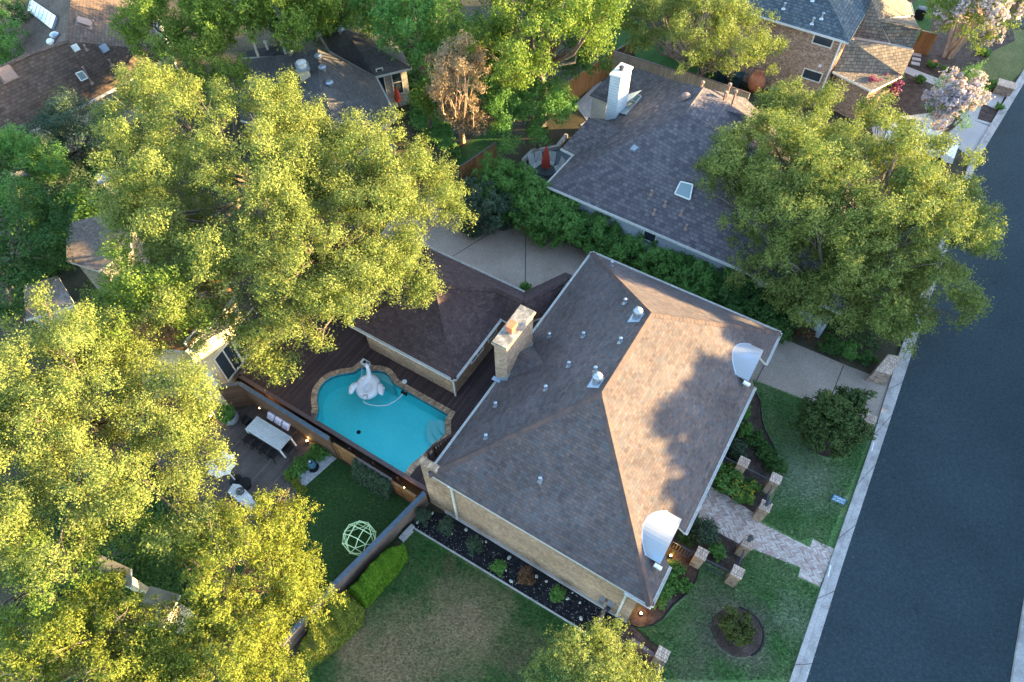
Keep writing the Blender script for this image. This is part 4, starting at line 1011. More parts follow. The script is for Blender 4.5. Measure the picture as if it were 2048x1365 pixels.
def climber(name, label, a, b, h, mat, n, seed):
    rg = np.random.default_rng(seed); t = thing(name, label, 'vine', a); P = []; S = []
    N = n; s_ = rg.random(N); z = rg.random(N) ** .8 * h; o = rg.random(N) * (.25 + .35 * (1 - z / h))
    aa = np.array(a); bb = np.array(b); out = -np.array(BV)
    P = aa + (bb - aa) * s_[:, None] + out * (o[:, None] + .05); P[:, 2] = z + .05
    S = np.tile(out, (N, 1)); leaf_mesh('foliage', P, S, .12, .5, seed, M[mat], .5, t, Vector(a))
    m = MB(); rr = random.Random(seed)
    for k in range(14): p = Vector(a).lerp(Vector(b), rr.random()); m.tube([p - BV * .1, p - BV * .12 + Vector((0, 0, h * .9))], .012, 5)
    m.build('stem', M['bark'], t); return t
climber('climbing_vine', 'green climbing vine hanging along the turf side of the pool fence', L1 + Vector((0, 0, 0)), L2, 1.5, 'bluegreen', 5200, 5)
# fence between turf and side lawn
fa, fb = G(850, 985, 1.30), G(655, 1182, 1.30)
board_wall('yard_fence', 'weathered plank fence with slate blue cap between turf and side lawn', Vector((fa.x, fa.y, 0)), Vector((fb.x, fb.y, 0)), 1.26, 'plank_worn', cap='slatecap', capw=.22, posts=6, pside=1)
fc_ = G(560, 1290, 1.2); board_wall('yard_fence', 'shaded low fence disappearing under the yellow juniper', Vector((fb.x, fb.y, 0)), Vector((fc_.x, fc_.y, 0)), 1.15, 'plank_worn', cap='slatecap', capw=.2)
m = MB(); p = G(812, 1070, .12); m.box(p, (.65, .28, .2), rz=.85); m.box(p + Vector((.12, .16, .1)), (.6, .2, .18), rz=.85)
tag(m.build('stone_step', M['concrete']), 'pale concrete step at the foot of the weathered fence', 'step')
# lit up-lights
def lamp(name, label, p, wall=None, group=None, power=3.5, em=True):
    t = thing(name, label, 'lamp', p, group); m = MB(); m.lathe(p, [(.05, 0), (.05, .12), (.065, .16), (.05, .17)], 10); m.build('body', M['black'], t)
    m = MB(); m.ball(p + Vector((0, 0, .18)), .048, 10, 6); m.build('bulb', M['flame'], t)
    l = bpy.data.lights.new('lamp_light', 'POINT'); l.energy = power; l.color = (1, .55, .18); l.shadow_soft_size = .05
    o = bpy.data.objects.new('lamp_light', l); COL.objects.link(o); o.location = p + Vector((0, 0, .30)) + (wall if wall else Vector()) * .12
    return t
lamp('garden_uplight', 'lit uplight at the wall beside the bench with cushions', G(519, 822.5, .05) + BV * .1, BV, 'lit garden lights')
lamp('garden_uplight', 'lit uplight at the wall near the gravel bed', G(616, 885, .05), BV, 'lit garden lights')
lamp('garden_uplight', 'lit uplight near the potted plant and the reddish wall', G(424, 836, .05), BV, 'lit garden lights')
lamp('garden_uplight', 'small lit lamp on the lattice panel near the house corner', G(809, 980, .5), BV, 'lit garden lights', 1.2)
lamp('garden_uplight', 'lit ground light between the canopy and the iron fence', G(1340, 1114, .03), None, 'lit garden lights', 3)
lamp('garden_uplight', 'lit ground light in mulch under the lower house corner', G(1281, 1229, .03), None, 'lit garden lights', 3)

# ------------------------------------------------------------------ dining set
TZ = .80
tq = [G(x, y, TZ) for x, y in [(514.3, 832.3), (582.7, 874), (559, 902), (489.5, 859)]]
tcn = sum(tq, Vector()) / 4; tl = ((tq[1] - tq[0]).length + (tq[2] - tq[3]).length) / 2; tw = ((tq[3] - tq[0]).length + (tq[2] - tq[1]).length) / 2
tdir = ((tq[1] - tq[0]) + (tq[2] - tq[3])).normalized(); tang = math.atan2(tdir.y, tdir.x); tsd = Vector((-tdir.y, tdir.x, 0))
tb = thing('dining_table', 'long pale slatted dining table on the patio deck', 'table', Vector((tcn.x, tcn.y, .03)))
m = MB(); nb = 8
for k in range(nb): m.box(tcn + tsd * ((k + .5) / nb - .5) * tw + Vector((0, 0, -.02)), (tl, tw / nb - .008, .04), rz=tang)
m.box(tcn + Vector((0, 0, -.055)), (tl - .02, tw - .02, .03), rz=tang); m.build('tabletop', M['tabletop'], tb)
for sx in (-1, 1):
    for sy in (-1, 1):
        m = MB(); p = tcn + tdir * sx * (tl / 2 - .06) + tsd * sy * (tw / 2 - .05)
        m.beam(Vector((p.x, p.y, TZ - .06)), Vector((p.x, p.y, .03)) + tdir * sx * .12, .07, .07, up=tsd); m.build('leg', M['white'], tb)
def chair(name, label):
    t = thing(name, label, 'chair', (0, 0, 0)); m = MB()
    m.box((0, 0, .45), (.44, .42, .03)); m.build('seat', M['black'], t, local=True)
    m = MB()
    for k in range(6): m.tube([(-.18 + k * .072, -.20, .47), (-.16 + k * .064, -.27, .70), (-.14 + k * .056, -.29, .84)], .010, 5)
    m.tube([(-.20, -.20, .46), (-.20, -.28, .74), (-.14, -.30, .86), (.14, -.30, .86), (.20, -.28, .74), (.20, -.20, .46)], .018, 6)
    m.box((0, -.275, .72), (.30, .02, .22)); m.build('backrest', M['black'], t, local=True)
    for sx in (-1, 1):
        for sy in (-1, 1):
            m = MB(); m.tube([(sx * .17, sy * .16, .44), (sx * .24, sy * .24, 0)], .016, 6); m.build('leg', M['black'], t, local=True)
    m = MB()
    for sx in (-1, 1): m.tube([(sx * .21, -.20, .60), (sx * .24, .05, .64), (sx * .22, .18, .60), (sx * .20, .18, .46)], .014, 6)
    m.build('armrest', M['black'], t, local=True)
    return t
nth = ['first black chair along the open side of the table, nearest the plant pot', 'second black chair along the open side of the table', 'third black chair along the open side, at the table middle', 'fourth black chair along the open side of the table']
ch0 = chair('dining_chair', nth[0]); ch0['group'] = 'black chairs at the dining table'
for k in range(4):
    p = tcn + tdir * (-.36 + k * .235) * tl - tsd * (tw / 2 + .22); p.z = .03
    if k == 0: ch0.location = p; ch0.rotation_euler = (0, 0, tang)
    else: dup(ch0, p, tang, nth[k])
p = tcn + tdir * (tl / 2 + .06) + tsd * -.05; p.z = .03; dup(ch0, p, tang + math.pi / 2, 'black chair at the table end facing the gravel bed')
p = tcn - tdir * (tl / 2 + .18); p.z = .03; dup(ch0, p, tang - math.pi / 2, 'black chair at the table end beside the plant pot')
bc = G(562, 858, .45); bn = thing('garden_bench', 'long dark wooden bench against the plank wall', 'bench', Vector((bc.x, bc.y, .03)))
ba, bb_ = G(541, 838, .45) + AU * 0, G(588, 868, .45)
m = MB(); m.beam(ba, bb_, .50, .05); m.build('seat', M['wood_dk'], bn)
for t_ in (.08, .92):
    for s_ in (-.18, .18): m = MB(); q = ba.lerp(bb_, t_) + BV * s_; m.box((q.x, q.y, .24), (.06, .06, .42), rz=YAW); m.build('leg', M['wood_dk'], bn)
cl3 = ['lilac cushion on the bench, nearest the corner uplight', 'lilac cushion in the middle of the bench', 'lilac cushion on the bench end nearest the gravel bed']
for k, (x, y) in enumerate([(542, 833), (557, 842), (572, 851.5)]):
    q = G(x, y, .68); m = MB(); Mx = Matrix.Rotation(YAW, 3, 'Z') @ Matrix.Rotation(R(-38), 3, 'X'); m.box(q, (.44, .13, .42), M=Mx)
    o = m.build('seat_cushion', M['cushion']); tag(o, cl3[k], 'cushion', 'lilac cushions on the bench')
    bv = o.modifiers.new('b', 'BEVEL'); bv.width = .05; bv.segments = 3
shrub('potted_plant', 'leafy green plant growing in the round grey pot', 452, 828, .42, .9, M['green'], .11, 1500, z0=.55, cat='plant')
q = G(464, 838, .3); pt = thing('plant_pot', 'round grey concrete pot in the patio corner', 'pot', Vector((q.x, q.y, .03)))
m = MB(); m.lathe(Vector((q.x, q.y, .03)), [(.20, 0), (.36, .25), (.38, .45), (.33, .62), (.29, .64), (.28, .56), (.02, .55)], 24); m.build('bowl', M['pot'], pt, smooth=True)
m = MB(); m.lathe(Vector((q.x, q.y, .585)), [(.27, 0), (.02, .02)], 16); m.build('soil', M['mulch_black'], pt)
# water statue on gravel
q = G(626, 933, .25); sf = thing('stone_fountain', 'dark blue glazed fountain jar standing on the gravel bed', 'fountain', Vector((q.x, q.y, .04)))
m = MB(); m.lathe(Vector((q.x, q.y, .04)), [(.22, 0), (.27, .06), (.27, .12), (.2, .12)], 18); m.build('basin', M['black'], sf, smooth=False)
m = MB(); m.lathe(Vector((q.x, q.y, .16)), [(.09, 0), (.19, .16), (.20, .34), (.13, .48), (.10, .52), (.13, .56), (.09, .56), (.08, .45)], 18); m.build('jar', m_plain('glaze_blue', (.05, .12, .17), .2), sf, smooth=True)
m = MB(); m.lathe(Vector((q.x - .02, q.y, .72)), [(.05, 0), (.06, .08), (.02, .12)], 10); m.build('spout', M['galv'], sf)
rgk = random.Random(9)
for k in range(5):
    x, y = [(640, 905), (626, 912), (612, 924), (600, 936), (588, 950)][k]
    shrub('border_plant', ['first low plant of the gravel bed border, under the wall', 'second low plant of the gravel bed border', 'low border plant beside the fountain jar', 'fourth low plant of the gravel bed border', 'low plant at the patio end of the gravel bed'][k], x, y, .42, .35, M['green'], .08, 1500, 'low plants bordering the gravel bed', cat='plant')
for k, (x, y) in enumerate([(580, 953), (592, 968), (603, 980)]):
    shrub('edge_plant', ['reddish low plant at the outer corner of the gravel bed', 'reddish low plant on the short edge of the gravel bed', 'reddish low plant where gravel bed meets turf'][k], x, y, .28, .28, M['juniper'], .07, 1200, 'low plants on the short edge of the gravel bed', cat='plant')
# parasol, side table and counter mostly under the trees
q = G(472, 962, 0); us_ = thing('patio_umbrella', 'closed white patio umbrella at the edge of the yellow tree', 'umbrella', q)
m = MB(); nU = 16; tip = q + Vector((-.1, .05, 2.5)); vs = [tip]
for k in range(nU):
    a = 2 * math.pi * k / nU; rr = (.72 if k % 2 == 0 else .55); vs.append(tip + Vector((rr * math.cos(a), rr * math.sin(a), -.75 - (.12 if k % 2 else 0))))
m.add(vs, [(0, 1 + k, 1 + (k + 1) % nU) for k in range(nU)]); m.build('canopy', M['fabric_white'], us_)
m = MB(); m.tube([q, tip + Vector((0, 0, .05))], .03, 8); m.build('pole', M['white'], us_)
m = MB(); m.lathe(q, [(.3, .03), (.3, .10), (.05, .14)], 18); m.build('base', M['black'], us_)
q = G(489, 966, .45); sd2 = thing('side_table', 'round black side table between umbrella and counter', 'table', Vector((q.x, q.y, .03)))
m = MB(); m.lathe(Vector((q.x, q.y, .43)), [(.30, 0), (.30, .03), (.02, .03)], 24); m.build('tabletop', M['black'], sd2)
m = MB(); m.tube([(q.x, q.y, .03), (q.x, q.y, .43)], .04, 8); m.lathe(Vector((q.x, q.y, .03)), [(.2, 0), (.03, .03)], 14); m.build('leg', M['black'], sd2)
q4 = [G(x, y, .9) for x, y in [(466, 968), (480, 970), (505, 994), (488, 1012), (455, 985)]]
ct = thing('outdoor_counter', 'white kitchen counter corner showing under the yellow tree', 'counter', Vector((q4[2].x, q4[2].y, .03)))
m = MB(); m.prism([(p.x, p.y) for p in q4], .86, .92); m.build('worktop', M['tabletop'], ct)
lp = inset(q4, .05); m = MB(); m.prism([(p.x, p.y) for p in lp], .03, .86); m.build('cabinet', M['stucco'], ct)
q = G(482, 985, .93); gr = thing('kettle_grill', 'small round grey lidded grill on the white counter', 'grill', q); m = MB(); m.lathe(q, [(.12, 0), (.19, .08), (.20, .12), (.17, .2), (.08, .26), (.02, .27)], 18); m.build('bowl', M['iron'], gr, smooth=True)
m = MB(); m.tube([q + Vector((-.06, 0, .26)), q + Vector((0, 0, .31)), q + Vector((.06, 0, .26))], .012, 6); m.build('handle', M['galv'], gr)
# geodesic climber
q = G(723, 1084, 0); dm = thing('climbing_dome', 'pale green tube climbing dome standing on the dark turf', 'climbing frame', q)
DR = .76; rings = []
for (nn, el, ph) in ((4, 66, 0), (8, 36, 22.5), (8, 2, 0), (8, -30, 22.5)):
    rings.append([q + Vector((0, 0, .50)) + Vector((DR * math.cos(R(el)) * math.cos(R(ph) + 2 * math.pi * k / nn + .35), DR * math.cos(R(el)) * math.sin(R(ph) + 2 * math.pi * k / nn + .35), DR * math.sin(R(el)))) for k in range(nn)])
m = MB(); ed = []
for r_ in rings: ed += [(r_[k], r_[(k + 1) % len(r_)]) for k in range(len(r_))]
for k in range(4): ed += [(rings[0][k], rings[1][(2 * k + j) % 8]) for j in (-1, 0)]
for k in range(8): ed += [(rings[1][k], rings[2][k]), (rings[1][k], rings[2][(k + 1) % 8]), (rings[2][k], rings[3][k]), (rings[2][k], rings[3][(k - 1) % 8])]
for a, b in ed: m.tube([a, b], .020, 6)
m.build('tubes', M['climb'], dm, smooth=False)
for r_ in rings:
    for p in r_: m = MB(); m.ball(p, .032, 8, 6); m.build('joint', M['white'], dm)
rgk = random.Random(21)
for k in range(26):
    pass
# leaf litter on the turf : one uncountable scatter
rgn = np.random.default_rng(4); cnt = 420
uvp = np.c_[rgn.uniform(-17, -10, cnt), rgn.uniform(1.5, 7.6, cnt)]
P = uvp[:, :1] * np.array(AU) + uvp[:, 1:] * np.array(BV); P[:, 2] = .03
o = leaf_mesh('fallen_leaves', P, np.tile([0, 0, 1.0], (cnt, 1)), .05, .6, 3, M['deadleaf'], 2.0); tag(o, 'scattered small fallen leaves lying on the dark turf', 'leaves', kind='stuff')

# ------------------------------------------------------------------ front yard
def pillar(label, px, py, h=1.35, s_=.42, lantern=False, group='brick pillars of the front fence'):
    g = G(px, py, h); b = Vector((g.x, g.y, 0)); t = thing('brick_pillar', label, 'pillar', b, group)
    m = MB(); m.box(b + Vector((0, 0, (h - .08) / 2)), (s_, s_, h - .08), rz=YAW); m.build('shaft', M['brick'], t)
    m = MB(); e = s_ / 5
    for i in range(5):
        for j in range(2):
            c = b + AU * ((j - .5) * (s_ + .07) / 2) + BV * ((i - 2) * (s_ + .07) / 5); m.box((c.x, c.y, h - .04 + .002 * ((i + j) % 2)), ((s_ + .07) / 2 - .008, (s_ + .07) / 5 - .008, .08), rz=YAW)
    m.build('cap', M['capbrick'], t)
    return b
def lantern(label, px, py, z):
    g = G(px, py, z + .2); b = Vector((g.x, g.y, z)); t = thing('post_lantern', label, 'lantern', b, 'black lanterns on the walkway pillars')
    m = MB(); m.lathe(b, [(.09, 0), (.09, .03), (.04, .05), (.05, .09)], 12); m.build('base', M['iron'], t)
    m = MB(); m.lathe(b + Vector((0, 0, .09)), [(.075, 0), (.11, .22)], 6); m.build('glass_cage', M['glass'], t)
    m = MB(); m.lathe(b + Vector((0, 0, .31)), [(.14, 0), (.09, .07), (.03, .10), (.02, .15)], 6)
    for k in range(6): a = k * math.pi / 3; m.tube([b + Vector((.075 * math.cos(a), .075 * math.sin(a), .09)), b + Vector((.112 * math.cos(a), .112 * math.sin(a), .31))], .008, 4)
    m.build('roof_cap', M['iron'], t)
P1 = pillar('brick pillar nearest the eave above the yellow flowers', 1488, 924)
P2 = pillar('brick pillar at the outer corner above the yellow flowers', 1552.5, 957)
P3 = pillar('brick pillar with a lantern on the upper side of the walkway', 1532, 1012)
P4 = pillar('brick pillar with a lantern on the lower side of the walkway', 1497, 1085)
P5 = pillar('brick pillar between the canopy and the lower bed fence', 1404, 1107)
P6 = pillar('brick pillar at the outer corner of the lower bed', 1476, 1144)
P7 = pillar('brick pillar beside the side gate at the bottom edge of the photo', 1326, 1308, 1.3, .42, group=None)
P8 = pillar('brick pillar at the driveway mouth half under the magnolia', 1742, 838, 1.0, .46, group=None)
lantern('black lantern on the upper walkway pillar', 1536, 1006, 1.36); lantern('black lantern on the lower walkway pillar', 1501, 1078, 1.36)
def iron(label, a, b, h=.95, z0=.05):
    t = thing('iron_fence', label, 'fence', a, 'black iron fence panels of the front beds'); z = Vector((0, 0, 1)); m = MB(); m.beam(a + z * h, b + z * h, .045, .03); m.build('rail', M['iron'], t); m = MB(); m.beam(a + z * .15, b + z * .15, .035, .025); m.build('rail', M['iron'], t)
    m = MB(); k = int((b - a).length / .12)
    for i in range(1, k): p = a.lerp(b, i / k); m.tube([p + z * z0, p + z * h], .015, 4)
    m.build('baluster', M['iron'], t)
    return t
i1 = P1 - AU * 1.9; iron('iron fence panel from the house eave to the first pillar', i1, P1 - AU * .24); iron('iron fence panel beside the yellow flowers between two pillars', P1 + AU * .24, P2 - AU * .24)
iron('iron fence panel between corner pillar and upper lantern pillar', P2 - BV * .24, P3 + BV * .24)
iron('iron fence panel running from the canopy to the lower bed pillar', P5 - AU * 1.9, P5 - AU * .24); iron('iron fence panel between the two pillars of the lower bed', P5 + AU * .24, P6 - AU * .24)
iron('iron fence panel from lower lantern pillar to the corner pillar', P4 - BV * .24, P6 + BV * .24)
# low brick wall at the driveway mouth
wq = [G(x, y, .9) for x, y in [(1752, 742), (1776, 712), (1800, 716), (1780, 750)]]
bw = thing('entry_wall', 'battered tan brick entry wall beside the driveway mouth', 'wall', Vector((wq[0].x, wq[0].y, 0)))
m = MB(); bt = [Vector((p.x, p.y, 0)) for p in inset(wq, -.12)]; tp = wq
m.add(bt + tp, [(4, 5, 6, 7), (0, 1, 5, 4), (1, 2, 6, 5), (2, 3, 7, 6), (3, 0, 4, 7)]); m.build('wall', M['brick_red'], bw)
m = MB(); m.prism([(p.x, p.y) for p in inset(wq, -.04)], .90, .98); m.build('cap', M['capbrick'], bw)
q1 = G(2012, 172, .6); m = MB(); m.box((q1.x, q1.y, .35), (1.1, .8, .7), rz=YAW); bp = thing('brick_pier', 'low red brick pier at the far driveway by the road', 'wall', Vector((q1.x, q1.y, 0))); m.build('wall', M['brick_red'], bp); m = MB(); m.box((q1.x, q1.y, .73), (1.2, .9, .07), rz=YAW); m.build('cap', M['capbrick'], bp)
# yard sign
q = G(1677, 1000, .3); ys = thing('yard_sign', 'low blue yard sign with pale lettering stuck in the front lawn', 'sign', Vector((q.x, q.y, 0)))
sa, sb = G(1665, 994, .34), G(1691, 1005, .34); sdn = (sb - sa).normalized(); upv = (Vector((0, 0, 1)) * .75 + BV * .66).normalized()
m = MB(); m.beam((sa + sb) / 2 - sdn * .31, (sa + sb) / 2 + sdn * .31, .03, .30, up=upv); m.build('board', M['signblue'], ys)
m = MB(); nrm_ = sdn.cross(upv); nrm_ = nrm_ if nrm_.z > 0 else -nrm_
rr = random.Random(5); ctr = (sa + sb) / 2 + nrm_ * .018
for row, hh, kk in ((.065, .10, 11), (-.045, .05, 15), (-.105, .03, 18)):
    for k in range(kk):
        if row < 0 and k in (4, 9, 13): continue
        w_ = .52 / kk; c_ = ctr + sdn * (-.26 + (k + .5) * w_) + upv * row
        for s_ in (-.3, .3): m.beam(c_ + sdn * s_ * w_ - upv * hh * .5, c_ + sdn * s_ * w_ + upv * hh * .5, .006, .010)
        m.beam(c_ - sdn * .3 * w_ + upv * hh * rr.choice((-.5, 0, .5)), c_ + sdn * .3 * w_ + upv * hh * rr.choice((-.5, 0, .5)), .006, .010)
m.build('lettering', M['signtxt'], ys)
for s_ in (-1, 1): m = MB(); p = (sa + sb) / 2 + sdn * s_ * .33; m.tube([p + Vector((0, 0, .16)), Vector((p.x, p.y, 0)) - BV * .12], .014, 5); m.build('stake', M['black'], ys)
for lab, x, y in (('white painted address patch on the kerb by the driveway', 1745.5, 894), ('white painted address patch on the kerb by the brick walkway', 1659, 1142)):
    q = G(x, y, .13); m = MB(); m.box((q.x, q.y, .134), (.05, .55, .006), rz=YAW + .06); tag(m.build('address_patch', M['paint']), lab, 'marking')

# shrubs of the front beds
shrub('front_shrub', 'bushy green shrub by the walkway below the canopy', 1411, 1063, .62, .9, M['bluegreen'], .10, 1100, spl=.35)
shrub('front_shrub', 'small light green shrub in the lower fenced bed', 1433, 1103, .42, .5, M['green'], .08, 1400)
shrub('flower_bed', 'dense green bed with yellow and orange flowers beside the walkway', 1452, 955, .80, .6, M['green'], .09, 1500, extra=(M['yellowfl'], .03, .055, 'flowers'), cat='flowers')
shrub('flower_bed', 'outer clump of yellow and orange flowers next to the pillar with a lantern', 1488, 983, .72, .55, M['green'], .09, 1500, extra=(M['yellowfl'], .09, .06, 'flowers'), cat='flowers')
for k, (x, y, r_, h_, mt_, lb_) in enumerate([(1474, 898, .60, .8, 'bluegreen', 'blue green shrub under the eave above the first pillar'), (1492, 862, .42, .5, 'green', 'green shrub under the eave in the upper mulch bed'), (1486, 825, .5, .6, 'green', 'green shrub near the driveway end of the upper bed'),
        (1512, 885, .50, .5, 'dark', 'dark sprawling shrub in the middle of the upper bed'), (1530, 905, .5, .5, 'dark', 'dark shrub above the corner pillar'), (1552, 930, .55, .6, 'dark', 'dark shrub at the lawn edge beside the corner pillar'),
        (1348, 1140, .42, .5, 'green', 'green shrub just below the lower canopy'), (1340, 1160, .42, .5, 'green', 'green shrub in the middle of the row under the front eave'), (1333, 1184, .40, .45, 'green', 'rounded green shrub near the lower front eave'), (1370, 1172, .32, .38, 'green', 'small round green shrub by the wavy edging'), (1318, 1196, .42, .5, 'green', 'green shrub at the very corner of the house'),
        (1476, 1256, .72, 1.0, 'bluegreen', 'yellowish round bush in the circular mulch bed')]):
    shrub('front_shrub' if k < 11 else 'round_bush', lb_, x, y, r_, h_, M[mt_] if k < 11 else m_leaf('olive_leaf', (.06, .085, .02), (.15, .17, .05)), .085, 1400)
# spiky ornamental grasses under the lower canopy
rgn = random.Random(8)
for k, (x, y, lb_) in enumerate([(1352, 1098, 'wispy brown grass clump by the canopy front'), (1368, 1085, 'wispy green grass clump beside the iron fence end')]):
    q = G(x, y, 0); t = thing('grass_clump', lb_, 'plant', q); m = MB()
    for j in range(60):
        a = rgn.uniform(0, 6.28); l = rgn.uniform(.25, .5); e = q + Vector((l * math.cos(a), l * math.sin(a), rgn.uniform(.15, .45))); m.tube([q, q.lerp(e, .5) + Vector((0, 0, .15)), e], [.012, .008, .003], 4, cap=False)
    m.build('blades', M['green'] if k else M['brownshrub'], t)
# strip along the house wall
SH = [(846, 1030, .36, 1.0, 'bluegreen', 'thin grey green shrub in the fence corner of the black mulch'), (894, 1052, .38, 1.15, 'bluegreen', 'second shrub in the black mulch, tall and grey green'), (948, 1092, .38, 1.1, 'bluegreen', 'third grey green shrub in the black mulch strip'),
      (997, 1134, .34, .75, 'green', 'small yellow green shrub near the lawn edging of the strip'), (1051, 1155, .40, .95, 'brownshrub', 'dead brown shrub in the black mulch strip'), (1114, 1190, .36, .9, 'green', 'sparse shrub nearest the side gate in the black mulch')]
for x, y, r_, h_, mt_, lb_ in SH: shrub('strip_shrub', lb_, x, y, r_, h_, M[mt_], .06, 3400, cat='shrub', lr=.13)
RK = [(865, 1027), (932, 1060), (965, 1084), (972, 1084), (1018, 1116), (1012, 1141), (1022, 1163), (1073, 1153), (1093, 1163), (1116, 1178), (1160, 1206), (1135, 1198), (835, 1045), (904, 1068), (1162, 1237), (1145, 1186)]
rgk = random.Random(31)
rock_src = None
rk_lab = ['white stone near the fence corner in black mulch', 'white stone beside the second shrub', 'left of two close pale stones near the third shrub', 'right of two close pale stones near the third shrub', 'largest white stone in the middle of the strip', 'white stone right of the small yellow green shrub', 'flat white stone by the lawn edging', 'white stone above the dead brown shrub', 'narrow white stone between dead shrub and wall', 'small white stone left of the last shrub', 'small white stone near the wall past the last shrub', 'white stone just right of the last shrub', 'small stone at the foot of the weathered fence', 'small white stone at the base of the second shrub', 'round white stone nearest the side gate', 'small stone close to the wall near the last shrub']
for k, (x, y) in enumerate(RK):
    q = G(x, y, .04); r_ = rgk.uniform(.05, .09) * (1.6 if k in (4, 6, 0, 14) else 1); m = MB(); m.ball(q, (r_, r_ * rgk.uniform(.6, .9), r_ * .6), 7, 5, M=Matrix.Rotation(rgk.uniform(0, 3), 3, 'Z'))
    for i in range(len(m.v)): m.v[i] += Vector((rgk.uniform(-1, 1), rgk.uniform(-1, 1), rgk.uniform(-1, 1))) * r_ * .15
    tag(m.build('garden_stone', M['rock']), rk_lab[k], 'stone', 'white stones in the black mulch strip')
rgn = np.random.default_rng(12); cnt = 420
s_ = rgn.random(cnt); o_ = rgn.random(cnt); a_, b_, c_, d_ = [np.array(G(*p)) for p in ((840, 1020), (1250, 1245), (1180, 1275), (822, 1052))]
P = (a_ * (1 - s_)[:, None] + b_ * s_[:, None]) * (1 - o_)[:, None] + (d_ * (1 - s_)[:, None] + c_ * s_[:, None]) * o_[:, None]; P[:, 2] = .03
tag(leaf_mesh('mulch_chips', P, np.tile([0, 0, 1.0], (cnt, 1)), .036, .7, 3, M['rock'], 2.0), 'small pale chips scattered over the black mulch strip', 'chips', kind='stuff')
# side gate at the lower corner
ga_, gb_ = G(1212, 1216, 1.2), G(1190, 1262, 1.2)
gt = board_wall('side_gate', 'narrow wooden gate between the house wall and the side lawn', Vector((ga_.x, ga_.y, 0)), Vector((gb_.x, gb_.y, 0)), 1.2, 'plank_worn', cap='woodcap', capw=.12, cat='gate', posts=2)
g2 = G(1310, 1318, 1.1); g3 = G(1296, 1372, 1.1)
board_wall('side_fence', 'dark wooden fence running from the bottom brick pillar off frame', Vector((P7.x, P7.y - .3, 0)), Vector((g3.x, g3.y, 0)), 1.1, 'plank_dark', cap='woodcap')
g4 = G(1262, 1278, 1.0); board_wall('side_fence', 'short dark fence between yellow tree and bottom brick pillar', Vector((g4.x, g4.y, 0)), Vector((P7.x - .3, P7.y, 0)), 1.0, 'plank_dark', cap='woodcap')
# clipped hedge by the fence
hp_ = [G(x, y, 1.0) for x, y in [(768, 1090), (806, 1082), (812, 1104), (790, 1135), (726, 1207), (690, 1175)]]
def hedge(name, label, poly, h, mat, n, leaf, seed, group=None, cat='hedge'):
    c = sum((Vector((p.x, p.y, 0)) for p in poly), Vector()) / len(poly); t = thing(name, label, cat, c, group)
    rg = np.random.default_rng(seed); px = np.array([[p.x, p.y] for p in poly]); mn, mx = px.min(0), px.max(0)
    pts = rg.uniform(mn, mx, (n * 3, 2))
    def inside(q):
        r = np.zeros(len(q), bool); j = len(px) - 1
        for i in range(len(px)):
            xi, yi = px[i]; xj, yj = px[j]; cnd = ((yi > q[:, 1]) != (yj > q[:, 1])) & (q[:, 0] < (xj - xi) * (q[:, 1] - yi) / (yj - yi + 1e-9) + xi); r ^= cnd; j = i
        return r
    q = pts[inside(pts)][:n]
    # distance to border for rounded shoulders
    dmin = np.full(len(q), 9.0)
    for i in range(len(px)):
        a, b = px[i - 1], px[i]; ab = b - a; tt = np.clip(((q - a) @ ab) / (ab @ ab), 0, 1); dmin = np.minimum(dmin, np.linalg.norm(q - (a + tt[:, None] * ab), axis=1))
    top = h * (1 - .55 * np.exp(-dmin / .12)) + .10 * np.sin(q[:, 0] * 3.1 + q[:, 1] * 2.3) + .06 * np.sin(q[:, 0] * 9 + q[:, 1] * 7)
    side = dmin < .18
    z = np.where(side, rg.uniform(.05, 1, len(q)) * top, top - rg.random(len(q)) ** 2 * .3)
    P = np.c_[q, z]; S = np.tile([0, 0, 1.0], (len(P), 1)); leaf_mesh('foliage', P, S, leaf, .6, seed, M[mat], .3, t, c)
    lp = inset(poly, .3); m = MB(); m.prism([(p.x, p.y) for p in lp], 0, h * .62); m.build('inner_branches', M['bark'], t)
    return t
hedge('box_hedge', 'bright lime green clipped hedge beside the weathered fence', hp_, 1.0, 'lime', 16000, .075, 77)
hq = [G(x, y, .9) for x, y in [(690, 1178), (724, 1210), (716, 1245), (670, 1290), (600, 1340), (590, 1290), (650, 1200)]]
hedge('yellow_hedge', 'yellow sunlit loose hedge below the lime hedge', hq, .95, 'juniper', 12000, .09, 78)

# ------------------------------------------------------------------ neighbouring houses
def D(**k): return {a: G(*b) for a, b in k.items()}
# N1 : purple shingled house with white chimney
n1 = house('shingled_house', 'house with purple grey shingles, white chimney and pale stucco wall behind the hedge', (1400, 380))
V = D(a=(1092, 371, 2.9), b=(1371, 226, 6.2), c=(1407, 176, 6.2), d=(1335, 157, 4.6), e=(1284, 188, 4.9), f=(1209, 238, 3.1), g=(1149, 310, 2.9), h=(1123, 297, 2.9), i=(1178, 236, 3.7), j=(1243, 262, 3.7),
      k=(1178, 192, 2.9), l=(1243, 126, 3.4), m=(1214, 206, 2.9), e2=(1690, 628, 2.9), e3=(1750, 400, 2.9), r2=(1560, 330, 6.2), c2=(1490, 196, 4.6), c3=(1560, 262, 2.9), g2=(1403, 206, 6.0), ln=(1258, 132, 3.3))
def PL(px, P0, P1, P2):
    n_ = (P1 - P0).cross(P2 - P0); d_ = ray(*px); t_ = (P0 - CAM).dot(n_) / d_.dot(n_); return CAM + d_ * t_
for k_, px_ in (('d', (1335, 157)), ('e', (1284, 188)), ('f', (1209, 238)), ('g', (1149, 310)), ('j', (1243, 262))): V[k_] = PL(px_, V['a'], V['b'], V['c'])
print('N1', {k_: round(V[k_].z, 2) for k_ in 'defgj'})
V['h'] = G(1123, 297, V['g'].z); V['i'] = G(1178, 236, V['j'].z); V['l'] = G(1243, 126, V['d'].z - .5)
